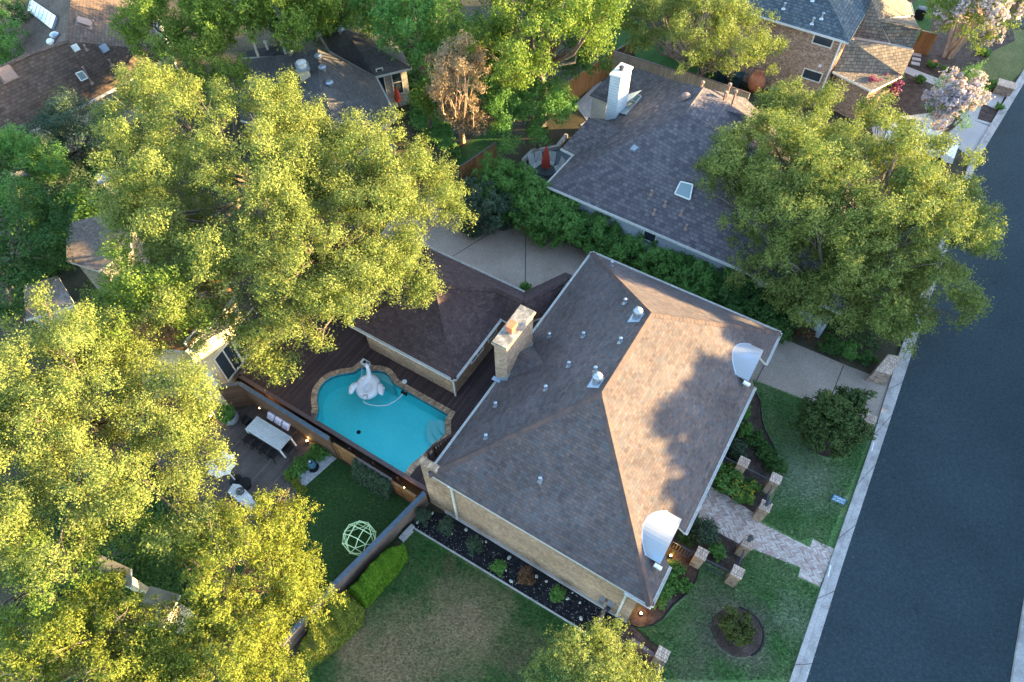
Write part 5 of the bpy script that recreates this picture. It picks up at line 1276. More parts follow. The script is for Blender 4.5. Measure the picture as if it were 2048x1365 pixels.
faces = [['a', 'e2', 'r2', 'b'], ['a', 'b', 'c', 'd', 'e', 'f', 'j', 'g'], ['g', 'j', 'i', 'h'], ['i', 'j', 'f'], ['b', 'r2', 'e3', 'c3', 'c2', 'c'], ['r2', 'e2', 'e3'], ['m', 'e', 'd', 'l', 'k'], ['d', 'c', 'c2']]
_, NBV = roof('roof', V, [f for f in faces if f != ['d', 'c', 'c2']], ['a', 'e2', 'e3', 'c3', 'c2', 'c', 'd', 'l', 'k', 'm', 'f', 'i', 'h', 'g'], 'shingle_dark', n1, ridges=[('a', 'b'), ('b', 'c'), ('b', 'r2'), ('j', 'i'), ('e', 'd')], cap='shingle_dark', gutter_edges=[('a', 'e2'), ('g', 'h'), ('a', 'g'), ('k', 'm')], capw=.13)
walls([V['a'], V['e2'], V['e3'], V['c3'], G(1400, 190, 2.9), V['f'], V['g']], 0, 'stucco', n1, d=.38)
m = MB(); m.beam(Vector((V['k'].x + .3, V['k'].y + .35, 1.3)), Vector((V['m'].x + .1, V['m'].y + .35, 1.3)), .12, 2.6); m.build('wing_wall', M['siding'], n1)
# lit sub-gable
W = D(a=(1403, 206, 5.7), b=(1396, 262, 3.9), c=(1500, 300, 3.8), d=(1490, 232, 5.7), e=(1380, 300, 3.6))
m = MB(); m.add([W['a'], W['b'], W['c'], W['d']], [(0, 1, 2, 3)]); m.add([W['a'], W['b'], W['e'], V['b']], [(0, 3, 2, 1)])
m.build('dormer_roof', M['shingle_dark'], n1)
cq = [G(x, y, 6.4) for x, y in [(1243, 128), (1264, 136), (1242, 156), (1221, 150)]]
m = MB(); m.prism([(p.x, p.y) for p in cq], .5, 6.35); wc = m.build('chimney', M['siding'], n1)
m = MB(); m.prism([(p.x, p.y) for p in inset(cq, -.05)], 6.35, 6.47); m.build('crown', M['white'], wc)
cc_ = sum(cq, Vector()) / 4; m = MB(); m.lathe(cc_ + Vector((0, 0, .05)), [(.13, 0), (.13, .18), (.17, .19), (.17, .24), (.02, .28)], 12); m.build('flue', M['iron'], wc)
m = MB(); q_ = D(a=(1232, 224, 3.3), b=(1284, 182, 4.95), c=(1256, 190, 3.8)); m.add([q_['a'] + Vector((0, 0, .05)), q_['b'] + Vector((0, 0, .05)), q_['c'] + Vector((0, 0, .05))], [(0, 1, 2)]); m.build('flashing', M['white'], n1)
skylight(n1, NBV, [(1252, 232), (1284, 196), (1276, 192), (1238, 228)], 3, fmat='galv')
skylight(n1, NBV, [(1362, 366), (1386, 372), (1380, 402), (1350, 390)], 1, gmat='skylight', fmat='trim', up=.2)
for p in [(1302, 390), (1330, 412), (1308, 428), (1362, 430), (1313, 222), (1372, 458)]: vent_pipe(n1, NBV, *p, h=.32, r=.05, mat='vent_tan')
box_vent(n1, NBV, 1269, 298, .32, .1); dome_vent(n1, NBV, 1371, 198, .28, 'vent_tan')
for p in [(1404, 172), (1450, 192), (1458, 176), (1470, 190)]:
    q = G(*p, 6.0); m = MB(); m.tube([q - Vector((0, 0, .9)), q + Vector((0, 0, .25))], .07, 8); m.lathe(q + Vector((0, 0, .2)), [(.12, 0), (.12, .08), (.02, .12)], 10); m.build('vent_pipe', M['vent_tan'], n1)
wb = G(1350, 480, 0)
for x0_, x1_ in ((1308, 1334), (1130, 1140)):
    a_, b_ = [(V['a'].lerp(V['e2'], t_)) for t_ in ((x0_ - 1092) / 600, (x1_ - 1092) / 600)]
    dd = (V['e2'] - V['a']).xy.normalized(); oo_ = Vector((dd.y, -dd.x, 0)); oo_ = oo_ if oo_.y < 0 else -oo_
    a_ = Vector((a_.x, a_.y, 1.7)) - oo_ * .37; b_ = Vector((b_.x, b_.y, 1.7)) - oo_ * .37; window(n1, a_, b_, .8, oo_, 1, 1)

# patio of N1
cp = [G(x, y, .3) for x, y in [(1133, 268), (1114, 292), (1065, 300), (1046, 319), (1058, 351), (1074, 361), (1090, 368)]]
t = thing('garden_kerb', 'pale stone kerb curving round the neighbour patio with red umbrella', 'kerb', Vector((cp[3].x, cp[3].y, 0))); m = MB()
for a_, b_ in zip(cp[:-1], cp[1:]): m.beam(Vector((a_.x, a_.y, .15)), Vector((b_.x, b_.y, .15)), .22, .3)
m.build('kerb_stone', M['curb'], t)
pq = [G(x, y, .1) for x, y in [(1120, 296), (1072, 306), (1056, 322), (1064, 350), (1090, 372), (1140, 340), (1170, 300)]]
tag(MB().prism([(p.x, p.y) for p in pq], 0, .06).build('patio_floor', M['slatecap']), kind='structure')
tb2 = G(1091, 340, .7); t = thing('patio_table', 'round dark glass table under the closed red umbrella', 'table', Vector((tb2.x, tb2.y, .06)))
m = MB(); m.lathe(Vector((tb2.x, tb2.y, .68)), [(.62, 0), (.62, .03), (.02, .03)], 24); m.build('tabletop', M['iron'], t)
for k in range(4): m = MB(); a = k * math.pi / 2 + .4; m.tube([(tb2.x + .35 * math.cos(a), tb2.y + .35 * math.sin(a), .68), (tb2.x + .5 * math.cos(a), tb2.y + .5 * math.sin(a), .06)], .025, 6); m.build('leg', M['iron'], t)
t = thing('closed_umbrella', 'closed red umbrella standing through the round patio table', 'umbrella', Vector((tb2.x, tb2.y, .06)))
m = MB(); ub_ = Vector((tb2.x, tb2.y, 0)); n = 16; prof = [(1.0, .26), (1.15, .27), (1.7, .21), (2.2, .12), (2.55, .05), (2.62, .01)]
for z_, r_ in prof:
    for j in range(n): a = 2 * math.pi * j / n; rr_ = r_ * (1.15 if j % 2 else .8); m.v.append(ub_ + Vector((rr_ * math.cos(a), rr_ * math.sin(a), z_)))
for i in range(len(prof) - 1):
    for j in range(n): m.f.append([i * n + j, i * n + (j + 1) % n, (i + 1) * n + (j + 1) % n, (i + 1) * n + j]); m.m.append(0)
m.build('canopy', M['fabric_red'], t); m = MB(); m.tube([ub_ + Vector((0, 0, .06)), ub_ + Vector((0, 0, 2.7))], .03, 8); m.build('pole', M['wood_dk'], t)
def pchair():
    t = thing('patio_chair', '', 'chair', (0, 0, 0), 'white strapped chairs round the neighbour patio table')
    m = MB()
    for k in range(6): m.box((-.22 + k * .088, 0, .42), (.055, .46, .015))
    m.build('seat', M['white'], t, local=True); m = MB()
    Mx = Matrix.Rotation(R(18), 3, 'X')
    for k in range(6): m.box(Vector((-.22 + k * .088, -.36, .74)), (.055, .015, .66), M=Mx)
    m.build('backrest', M['white'], t, local=True); m = MB()
    for sx in (-1, 1): m.tube([(sx * .27, -.46, 1.06), (sx * .27, -.24, .42), (sx * .27, .26, .42), (sx * .27, .30, 0)], .016, 6); m.tube([(sx * .27, -.20, .42), (sx * .27, -.30, 0)], .016, 6)
    m.build('frame', M['iron'], t, local=True); return t
pc = pchair()
for k, (x, y, lb_) in enumerate([(1068, 331, 'white strapped patio chair farthest left of the red umbrella'), (1077, 322, 'white strapped patio chair just left of the red umbrella'), (1107, 316, 'white strapped patio chair right of the red umbrella'), (1107, 341, 'white strapped patio chair tucked nearest the shingled roof'), (1100, 350, 'white strapped patio chair at the lower right of the table'), (1081, 351, 'white strapped patio chair at the lower left of the table')]):
    q = G(x, y, .4); q.z = .06; dv_ = Vector((tb2.x, tb2.y, 0)) - q; q = Vector((tb2.x, tb2.y, .06)) - dv_.normalized() * 1.0; q.z = .06
    if y > 335: q = Vector((tb2.x, tb2.y, .06)) - dv_.normalized() * .9; q.z = .06
    a = math.atan2(dv_.y, dv_.x) - math.pi / 2
    if k == 0: pc.location = q; pc.rotation_euler = (0, 0, a); pc['label'] = lb_
    else: dup(pc, q, a, lb_)

# N2 : brick two storey house top right
n2 = house('brick_house', 'two storey reddish brick house with slate grey roof and white downpipe at the top right', (1620, 20))
V = D(a=(1405, -2, 5.2), b=(1698, 85, 5.2), c=(1657, 0, 8.3), d=(1400, -75, 8.3), b1=(1707, 74, 5.2), c1=(1744, 2, 5.2), c2=(1700, -40, 8.0), z1=(1790, -90, 5.2), z2=(1480, -130, 5.2))
e_ = (V['b'] - V['a']).normalized(); in_ = Vector((-e_.y, e_.x, 0)); in_ = in_ if in_.y > 0 else -in_
V['c'] = PL((1656, -4), V['a'], V['b'], V['a'] + in_ + Vector((0, 0, .62))); V['d'] = V['c'] - e_ * 13; print('N2', [round(x, 2) for x in V['c']])
for k_, b_, u_, v_ in (('z1', 'b', 0, 13), ('z2', 'd', 0, 6.5)): V[k_] = V[b_] + AU * u_ + BV * v_; V[k_].z = 5.2
V['c1'] = V['b'].lerp(V['z1'], .45); V['dz'] = V['a'] - AU * 2.5; V['dz'].z = 5.2
_, _b = roof('roof', V, [['a', 'b', 'c', 'd', 'dz'], ['b', 'z1', 'c'], ['c', 'z1', 'z2', 'd']], ['a', 'b', 'z1', 'z2', 'd', 'dz'], 'shingle_slate', n2, ridges=[('b', 'c'), ('c', 'd')], cap='shingle_slate', gutter_edges=[('a', 'b')])
for p in [(1567, 18), (1624, 48), (1643, 38), (1625, 2)]: vent_pipe(n2, _b, *p, h=.4, r=.06)
wl2 = [V['a'], V['b'], V['z1'], V['z2'], V['dz'] + Vector((0, 0, 0))]; _, wp = walls(wl2, 0, 'brick_red', n2, d=.35)
dd = (wp[1] - wp[0]).normalized(); on = Vector((dd.y, -dd.x, 0)); on = on if on.y < 0 else -on
def onwall(px, py):
    d = ray(px, py); t_ = (wp[0] - CAM).dot(on) / d.dot(on); return CAM + d * t_
for (x, y), w_, h_ in (((1624, 85), 1.3, .75), ((1603, 154), 1.3, .7)):
    p = onwall(x, y); window(n2, p, p + dd * w_, h_, on)
p = onwall(1640, 132); m = MB(); m.beam(p - dd * .1, p + dd * .1, .06, .2); m.build('wall_box', M['white'], n2)
m = MB(); cpt = wp[1] + on * .06 - dd * .12; m.beam(Vector((cpt.x, cpt.y, 5.0)), Vector((cpt.x, cpt.y, 0)), .12, .1, up=dd); m.build('downspout', M['white'], n2)
V = D(a=(1707, 74, 3.6), b=(1744, 0, 6.0), c=(1826, 30, 3.4), d=(1820, 6, 3.4), e=(1770, -30, 6.0), f=(1779, 86, 3.6), g=(1756, 38, 4.9), h=(1840, 57, 4.3), i=(1825, 97, 3.2), j=(1782, 87, 3.4), k=(1828, 34, 3.4))
n2b = n2
roof('porch_roof', V, [['a', 'f', 'g', 'c', 'b'], ['b', 'c', 'd', 'e'], ['g', 'j', 'i', 'h'], ['g', 'h', 'k']], ['a', 'f', 'j', 'i', 'h', 'k', 'c', 'd', 'e', 'b'], 'shingle_tan', n2b, cap='shingle_tan', ridges=[('g', 'h')], gutter_edges=[('d', 'c'), ('j', 'i')])
V = D(a=(1696, 78, 4.6), b=(1829, 100, 3.7), c=(1805, 152, 2.7), d=(1723, 174, 2.7), e=(1665, 144, 2.7), f=(1745, 182, 2.7))
V['e'] = G(1667, 143, 2.8)
roof('garage_roof', V, [['a', 'e', 'f', 'c', 'b']], ['a', 'e', 'f', 'c', 'b'], 'shingle_tan', n2b, cap='shingle_tan', gutter_edges=[('e', 'f')])
walls([V['e'], V['f'], V['c'], G(1829, 100, 2.7), G(1700, 90, 2.7)], 0, 'brick_red', n2b, d=.3)

# N3 : grey roof top centre
n3 = house('grey_roof_house', 'pale brick house with grey hip roofs and tall windows behind the big oak', (690, 130))
V = D(A=(640, 70, 3.0), R1=(692, 62, 4.9), B=(772, 40, 3.0), C=(822, 136, 3.0), Dd=(751, 153, 3.0), E=(660, 102, 3.3))
roof('wing_roof', V, [['A', 'E', 'Dd', 'C', 'R1'], ['R1', 'C', 'B'], ['A', 'R1', 'B']], ['A', 'E', 'Dd', 'C', 'B'], 'shingle_grey', n3, cap='shingle_grey', ridges=[('R1', 'C')], gutter_edges=[('Dd', 'C'), ('A', 'E')])
_, wp = walls([V['A'], V['E'], V['Dd'], V['C'], V['B']], 0, 'brick_pale', n3, d=.3)
V2 = D(a=(596, 110, 3.4), b=(636, 100, 5.4), c=(655, 106, 4.4), d=(751, 154, 3.2), e=(793, 235, 3.0), f=(700, 300, 3.0), g=(640, 180, 5.4), h=(480, 240, 3.0), i=(483, 121, 3.2))
_, _b = roof('roof', V2, [['a', 'b', 'g', 'h', 'i'], ['b', 'c', 'd', 'e', 'f', 'g'], ['g', 'f', 'h']], ['i', 'h', 'f', 'e', 'd', 'c', 'b', 'a'], 'shingle_grey', n3, cap='shingle_grey', ridges=[('b', 'g'), ('a', 'b')], gutter_edges=[('d', 'e')])
walls([V2['i'], V2['h'], V2['f'], V2['e'], Vector((V2['d'].x, V2['d'].y, 3.0)), Vector((V2['b'].x, V2['b'].y, 3.0))], 0, 'brick_pale', n3, d=.4)
V3 = D(a=(483, 115, 3.2), b=(493, 103, 3.4), c=(583, 84, 3.4), d=(597, 110, 3.2)); roof('rear_roof', V3, [['a', 'd', 'c', 'b']], ['a', 'd', 'c', 'b'], 'shingle_grey', n3, gutter_edges=[('c', 'd')])
for p in [(646, 141), (660, 172)]: dome_vent(n3, _b, *p, .26)
dome_vent(n3, _b, 638, 118, .26); dome_vent(n3, _b, 582, 110, .22)
cq = [G(x, y, 5.6) for x, y in [(592, 129), (614, 127), (618, 140), (597, 145)]]; m = MB(); m.prism([(p.x, p.y) for p in cq], 2, 5.6); wc = m.build('chimney', M['cream'], n3)
m = MB(); m.prism([(p.x, p.y) for p in inset(cq, -.08)], 5.6, 5.66); m.build('crown', M['galv'], wc); m = MB(); m.lathe(sum(cq, Vector()) / 4 + Vector((0, 0, .06)), [(.28, 0), (.28, .3), (.34, .32), (.02, .42)], 14); m.build('flue', M['trim'], wc)
for (x, y, h_) in [(516, 112, 1.0), (571, 107, 1.0), (535, 98, .5)]: q = G(x, y, 3.4); m = MB(); m.tube([q - Vector((0, 0, .3)), q + Vector((0, 0, h_))], .09, 8); m.lathe(q + Vector((0, 0, h_)), [(.14, 0), (.14, .1), (.02, .12)], 10); m.build('vent_pipe', M['trim'], n3)
_, wbv = None, BVHTree.FromPolygons([V[k] for k in V], [(0, 5, 4, 3, 1)])
dome_vent(n3, wbv, 683, 66, .26)
def wallwin(parent, A_, B_, px0, py0, px1, h, nh=2):
    dd = (B_ - A_); dd.z = 0; dd.normalize(); on = Vector((dd.y, -dd.x, 0)); on = on if on.dot(CAM - A_) > 0 else -on
    ps = []
    for x, y in ((px0, py0), (px1, py0 - (px1 - px0) * .22)):
        d = ray(x, y); t_ = (A_ - CAM).dot(on) / d.dot(on); p = CAM + d * t_; ps.append(p)
    ps[1].z = ps[0].z; window(parent, ps[0], ps[1], h, on, 1, nh)
iE = inset([V['A'], V['E'], V['Dd'], V['C'], V['B']], .3)
wallwin(n3, iE[2], iE[3], 789, 190, 808, 1.9); wallwin(n3, iE[2], iE[3], 762, 192, 774, 2.1, 1)
q = G(795, 195, 1.2); t = thing('red_umbrella', 'small folded red umbrella on a dark stand beside the pale brick wall', 'umbrella', Vector((q.x, q.y, 0)))
m = MB(); m.lathe(Vector((q.x, q.y, .9)), [(.2, 0), (.26, .2), (.16, .8), (.03, 1.2)], 9); m.build('canopy', M['fabric_red'], t); m = MB(); m.tube([(q.x, q.y, 0), (q.x, q.y, 2.2)], .03, 6); m.lathe((q.x, q.y, 0), [(.25, 0), (.25, .08), (.02, .1)], 12); m.build('pole', M['black'], t)

# N4 : brown house top left
n4 = house('brown_roof_house', 'large brown shingled house with a row of skylight panels in the top left corner', (90, 100))
V = D(a=(60, -2, 3.2), b=(150, -60, 6.4), c=(133, 82, 6.4), d=(57, 107, 3.6), e=(20, 44, 3.2), f=(-60, 155, 6.0), g=(24, 281, 3.0), h=(250, 166, 3.0), i=(350, 105, 3.0), j=(262, 8, 3.6), k=(-30, 235, 3.0), l=(290, -60, 3.2), m=(0, 134, 4.6), g0=(-60, 320, 3.0))
P2_ = (V['c'], V['g'], V['h']); V['d'] = PL((57, 107), *P2_); V['m'] = PL((0, 134), *P2_); V['m0'] = PL((-60, 160), *P2_); V['g0'] = PL((-60, 318), *P2_)
P1_ = (V['c'], V['b'], V['e']); V['a'] = PL((60, -2), *P1_); V['d1'] = PL((57, 116), *P1_)
print('N4', {k_: round(v_.z, 2) for k_, v_ in V.items()})
_, B4 = roof('roof', V, [['a', 'e', 'd1', 'c', 'b'], ['m', 'm0', 'g0', 'g', 'h', 'c', 'd'], ['b', 'c', 'h', 'i', 'j', 'l']], ['a', 'e', 'd1', 'm', 'm0', 'g0', 'g', 'h', 'i', 'j', 'l', 'b'], 'shingle_rust', n4, cap='shingle_rust', ridges=[('b', 'c'), ('c', 'd'), ('d', 'm')], gutter_edges=[('g', 'h')])
walls([G(-60, 318, 3.0), V['g'], V['h'], V['i'], Vector((V['l'].x, V['l'].y, 3.0)), G(66, 6, 3.0), G(34, 60, 3.0), G(40, 160, 3.0)], 0, 'brick_pale', n4, d=.4)
skylight(n4, B4, [(66, 3), (116, 37), (108, 61), (60, 24)], 7, gmat='skylight_white', fmat='galv', up=.16)
skylight(n4, B4, [(150, 147), (163, 142), (174, 156), (161, 162)], 1, gmat='skylight', fmat='trim', up=.14)
dome_vent(n4, B4, 112, 76, .3); dome_vent(n4, B4, 104, 89, .25, 'trim'); box_vent(n4, B4, 168, 48, .8, .2, 'vent_tan'); box_vent(n4, B4, 12, 147, .8, .2, 'vent_tan'); box_vent(n4, B4, 208, 97, .4, .2, 'lead'); box_vent(n4, B4, 151, 96, .35, .1, 'trim')
for p, h_ in (((184, 167), 1.5), ((173, 100), .4), ((190, 50), .4), ((224, 131), .5)): vent_pipe(n4, B4, *p, h=h_ * .8, r=.05, mat='vent_tan')

# N5 : two brown low roofs at left with brick chimney
n5 = house('low_roof_house', 'low house with mottled brown flat pitched roof left of the big oak', (195, 480))
V = D(a=(132, 447, 3.0), b=(258, 416, 3.4), c=(330, 500, 3.4), d=(250, 560, 3.0), e=(133, 540, 2.9)); V['e'] = G(133, 522, 2.9)
V['d'] = G(196, 542, 2.9); V['c'] = G(262, 500, 3.0)
roof('roof', V, [['a', 'e', 'd', 'c', 'b']], ['a', 'e', 'd', 'c', 'b'], 'shingle_pale', n5); walls([Vector((V[k].x, V[k].y, 2.9)) for k in ('a', 'e', 'd', 'c', 'b')], 0, 'brick_pale', n5, d=.3)
cq = [G(x, y, 5.2) for x, y in [(196, 352), (232, 345), (246, 352), (200, 366)]]; m = MB(); m.prism([(p.x, p.y) for p in inset(cq, .08)], 1.0, 5.15); wc = m.build('chimney', M['brick_pale'], n5); m = MB(); m.prism([(p.x, p.y) for p in inset(cq, -.08)], 5.15, 5.28); m.build('crown', M['concrete'], wc)
m = MB(); m.lathe(sum(cq, Vector()) / 4 + Vector((.1, .1, .05)), [(.15, 0), (.15, .2), (.2, .22), (.02, .3)], 12); m.build('flue', M['galv'], wc)
n5b = house('garden_shed', 'small brown roofed outbuilding between the low house and the oak crown', (90, 580))
V = D(a=(47, 570, 2.8), b=(115, 552, 3.2), c=(150, 610, 3.2), d=(50, 640, 2.8)); roof('roof', V, [['a', 'd', 'c', 'b']], ['a', 'd', 'c', 'b'], 'shingle_pale', n5b); walls([Vector((V[k].x, V[k].y, 2.8)) for k in ('a', 'd', 'c', 'b')], 0, 'stucco', n5b, d=.25)

# N6 : cream sided house next to the dining patio
n6 = house('cream_house', 'cream board sided house with rust orange roof between the two big oaks', (380, 640))
V = D(a=(371, 702, 4.6), b=(469, 591, 4.6), c=(430, 520, 5.6), d=(230, 560, 6.2), e=(215, 690, 5.0))
roof('roof', V, [['a', 'b', 'c', 'd', 'e']], ['a', 'b', 'c', 'd', 'e'], 'shingle_orange', n6, th=.2); _, wp = walls([Vector((V[k].x, V[k].y, 4.6)) for k in ('a', 'b', 'c', 'd', 'e')], 0, 'cream', n6, d=.12)
A6, B6 = wp[0], wp[1]; dd = (B6 - A6); dd.z = 0; dd.normalize(); on = Vector((dd.y, -dd.x, 0)); on = on if on.dot(CAM - A6) > 0 else -on
def w6(px, py, w_, h_, nv=1, nh=1, nm='window'):
    d = ray(px, py); t_ = (A6 - CAM).dot(on) / d.dot(on); p = CAM + d * t_; window(n6, p, p + dd * w_, h_, on, nv, nh, name=nm)
w6(386, 712, .9, 1.1, 1, 2); w6(416, 658, .8, .9); w6(482, 722, 1.0, 1.1, 2, 1); w6(455, 762, 1.3, 2.0, 2, 1, 'door'); w6(500, 690, 1.2, 1.8, 2, 1)
n6b = house('side_porch', 'cream lean-to with pale roof beside the cream house', (400, 750)); V = D(a=(372, 716, 2.6), b=(392, 700, 2.9), c=(436, 768, 2.4), d=(400, 800, 2.4), e=(372, 770, 2.5))
roof('roof', V, [['a', 'e', 'd', 'c', 'b']], ['a', 'e', 'd', 'c', 'b'], 'stucco', n6b, th=.1); walls([Vector((V[k].x, V[k].y, 2.4)) for k in ('a', 'e', 'd', 'c', 'b')], 0, 'cream', n6b, d=.15)

# N7 : pale flat roofs under the bottom left trees
for nm, lb_, qs in (('pale_shed', 'pale flat roofed shed glimpsed under the lower left trees', [(300, 1172), (360, 1190), (326, 1255), (262, 1240)]), ('pale_outbuilding', 'smaller pale roof left of the flat roofed shed', [(190, 1105), (262, 1138), (262, 1175), (205, 1160)])):
    t = house(nm, lb_, qs[0]); P4 = [G(x, y, 2.6) for x, y in qs]; V = {k: p for k, p in zip('abcd', P4)}; roof('roof', V, [list('abcd')], list('abcd'), 'tan_roof', t, th=.15); walls(P4, 0, 'cream', t, d=.2)

# ------------------------------------------------------------------ far fences and yard items
FZ = 1.85
def fpx(a, b, z): p = G(*a, z); q = G(*b, z); return Vector((p.x, p.y, 0)), Vector((q.x, q.y, 0))
a_, b_ = fpx((1108, 184), (1228, 103), FZ); board_wall('cedar_fence', 'warm brown cedar fence left of the white chimney', a_, b_, FZ, 'plank_v', cap='plank_v', capw=.06)
c_, d_ = fpx((1228, 103), (1358, 144), 1.75); board_wall('grey_fence', 'upper stretch of the grey board fence behind the white chimney', c_, d_, 1.75, 'plank_grey', cap='woodcap', capw=.12)
c_, d_ = fpx((1359, 139), (1500, 188), 1.95); board_wall('grey_fence', 'taller lower stretch of the grey board fence in front of the bins', c_, d_, 1.95, 'plank_grey', cap='woodcap', capw=.12)
c_, d_ = fpx((1235, 100), (1274, 76), 1.8); board_wall('dark_fence', 'dark brown fence at the edge of the bright back lawn', c_, d_, 1.8, 'plank_dark', cap='woodcap', capw=.12)
c_, d_ = fpx((921, 334), (992, 286), 1.8); board_wall('cedar_fence', 'short cedar fence right of the big oak crown above the rear driveway', c_, d_, 1.8, 'plank_v', cap='woodcap', capw=.12)
c_, d_ = fpx((1843, 62), (1876, 70), 1.7); board_wall('garden_gate', 'orange brown plank gate near the stepping stones at the top right', c_, d_, 1.7, 'plank_v', cap='woodcap', capw=.12, cat='gate')
c_, d_ = fpx((655, 605), (716, 566), 1.8); board_wall('cedar_fence', 'brown fence half hidden by oak leaves left of the pool house', c_, d_, 1.8, 'plank_worn', cap='woodcap', capw=.12)
for k, (x, y) in enumerate([(1444, 150), (1474, 160)]):
    q = G(x, y, .6); t = thing('wheelie_bin', ['dark wheeled bin under the oak, nearer the trunk', 'dark wheeled bin nearer the terracotta jar'][k], 'bin', Vector((q.x, q.y, 0)), 'bins behind the grey fence')
    m = MB(); b_ = Vector((q.x, q.y, 0)); vs = []
    for z_, e in ((.1, .27), (1.0, .35)): vs += [b_ + AU * sx * e + BV * sy * e * 1.1 + Vector((0, 0, z_)) for sx, sy in ((-1, -1), (1, -1), (1, 1), (-1, 1))]
    m.add(vs, [(3, 2, 1, 0), (4, 5, 6, 7), (0, 1, 5, 4), (1, 2, 6, 5), (2, 3, 7, 6), (3, 0, 4, 7)]); m.build('body', M['bin'], t)
    m = MB(); m.box(b_ + Vector((0, 0, 1.04)), (.74, .82, .07), rz=YAW); m.tube([b_ + BV * .46 - AU * .25 + Vector((0, 0, .98)), b_ + BV * .46 + AU * .25 + Vector((0, 0, .98))], .03, 6); m.build('lid', M['bin'], t)
    for s_ in (-1, 1): m = MB(); m.tube([b_ + AU * s_ * .28 + BV * .3 + Vector((0, 0, .13)), b_ + AU * s_ * .36 + BV * .3 + Vector((0, 0, .13))], .13, 12); m.build('wheel', M['black'], t)
q = G(1512, 168, .6); t = thing('terracotta_jar', 'large rust coloured terracotta jar beside the brick wall', 'jar', Vector((q.x, q.y, 0))); m = MB(); m.lathe(Vector((q.x, q.y, 0)), [(.3, 0), (.55, .35), (.65, .8), (.5, 1.25), (.3, 1.45), (.36, 1.55), (.28, 1.55), (.2, 1.3)], 20); m.build('body', M['terracotta'], t, smooth=True)
q = G(1240, 20, .7); t = thing('garden_table', 'round black garden table in the shade at the top edge', 'table', Vector((q.x, q.y, 0))); m = MB(); m.lathe(Vector((q.x, q.y, .7)), [(.75, 0), (.75, .04), (.02, .04)], 24); m.build('tabletop', M['iron'], t)
for k in range(4): m = MB(); a = k * 1.57; m.tube([(q.x + .4 * math.cos(a), q.y + .4 * math.sin(a), .7), (q.x + .6 * math.cos(a), q.y + .6 * math.sin(a), 0)], .03, 6); m.build('leg', M['iron'], t)
q = G(1842, 24, .5); t = thing('air_conditioner', 'black outdoor condenser unit on the small back lawn', 'machine', Vector((q.x, q.y, 0))); m = MB(); m.box((q.x, q.y, .4), (.8, .8, .8), rz=YAW); m.build('cabinet', M['black'], t); m = MB(); m.lathe((q.x, q.y, .8), [(.34, 0), (.34, .03), (.02, .05)], 18); m.build('fan_grille', M['iron'], t)
for k, (x, y) in enumerate([(1836, 101), (1834, 110), (1833, 119), (1831, 128)]):
    q = G(x, y, .04); m = MB(); m.box((q.x, q.y, .04), (.62, .40, .06), rz=YAW + .2); tag(m.build('stepping_stone', M['concrete']), ['stepping stone nearest the orange plank gate', 'second stepping stone from the gate', 'third stepping stone from the gate', 'stepping stone nearest the concrete walk'][k], 'paving stone', 'stepping stones at the top right')
# parked car under the blossom tree
q = G(1842, 285, .7); car = thing('parked_car', 'white car parked on the driveway almost hidden by the tree crown', 'car', Vector((q.x, q.y, 0)))
m = MB(); prof = [(-2.25, .45), (-2.25, .80), (-1.5, .95), (-.9, 1.42), (.7, 1.46), (1.5, 1.0), (2.2, .85), (2.3, .45)]; cxv, csv = AU, BV
for s_ in (-1, 1):
    for x_, z_ in prof: m.v.append(Vector((q.x, q.y, 0)) + cxv * x_ + csv * s_ * (.88 if z_ < 1.1 else .66) + Vector((0, 0, z_)))
n = len(prof)
m.f += [list(range(n)), list(range(n, 2 * n))[::-1]] + [[i, (i + 1) % n, n + (i + 1) % n, n + i] for i in range(n)]; m.m += [0] * (n + 2)
m.build('body', m_plain('car_paint', (.70, .74, .78), .25), car)
for x_ in (-1.4, 1.4):
    for s_ in (-1, 1): w0 = Vector((q.x, q.y, .33)) + cxv * x_ + csv * s_ * .78; m = MB(); m.tube([w0, w0 + csv * s_ * .2], .33, 16); m.build('wheel', M['black'], car)
m = MB()
for xa, za, xb, zb in ((.72, 1.44, 1.46, 1.05), (-1.46, 1.0, -.92, 1.40)):
    m.add([Vector((q.x, q.y, 0)) + cxv * xa + csv * s_ * .60 + Vector((0, 0, za + .02)) for s_ in (-1, 1)] + [Vector((q.x, q.y, 0)) + cxv * xb + csv * s_ * .66 + Vector((0, 0, zb + .02)) for s_ in (1, -1)], [(0, 1, 2, 3)])
m.build('windscreen', M['glass'], car)

# ------------------------------------------------------------------ trees
T = tree
T('live_oak', 'huge sunlit live oak crown filling the upper left in front of the grey roof', 'tree', [(470, 360, 8.2, 6.6, 3.2), (720, 350, 8.0, 4.6, 2.6), (310, 240, 8.0, 3.2, 2.2), (335, 430, 6.5, 3.0, 2.4), (600, 280, 8.0, 2.6, 1.6)], M['oak'], lr=1.1, leaf=.145, dens=800, base=(545, 470), tr=.42, limbs=34, spl=.5, seed=101, up=.8)
T('live_oak', 'sunlit live oak with branches overhanging the pool house roof', 'tree', [(660, 500, 8.0, 4.6, 2.2), (800, 400, 7.5, 3.4, 2.0), (520, 560, 7.5, 3.8, 2.2), (790, 560, 6.5, 1.9, 1.2), (610, 660, 6.0, 2.3, 1.3), (850, 590, 6.0, 1.1, .8), (560, 730, 5.0, 1.1, .8), (700, 610, 6.6, 1.4, .9), (500, 690, 6.0, 1.1, .8), (450, 630, 6.5, 1.0, .8)], M['oak'], lr=.85, leaf=.13, dens=850, base=(640, 590), tr=.36, limbs=44, spl=.5, seed=103, up=.7, low=-.15)
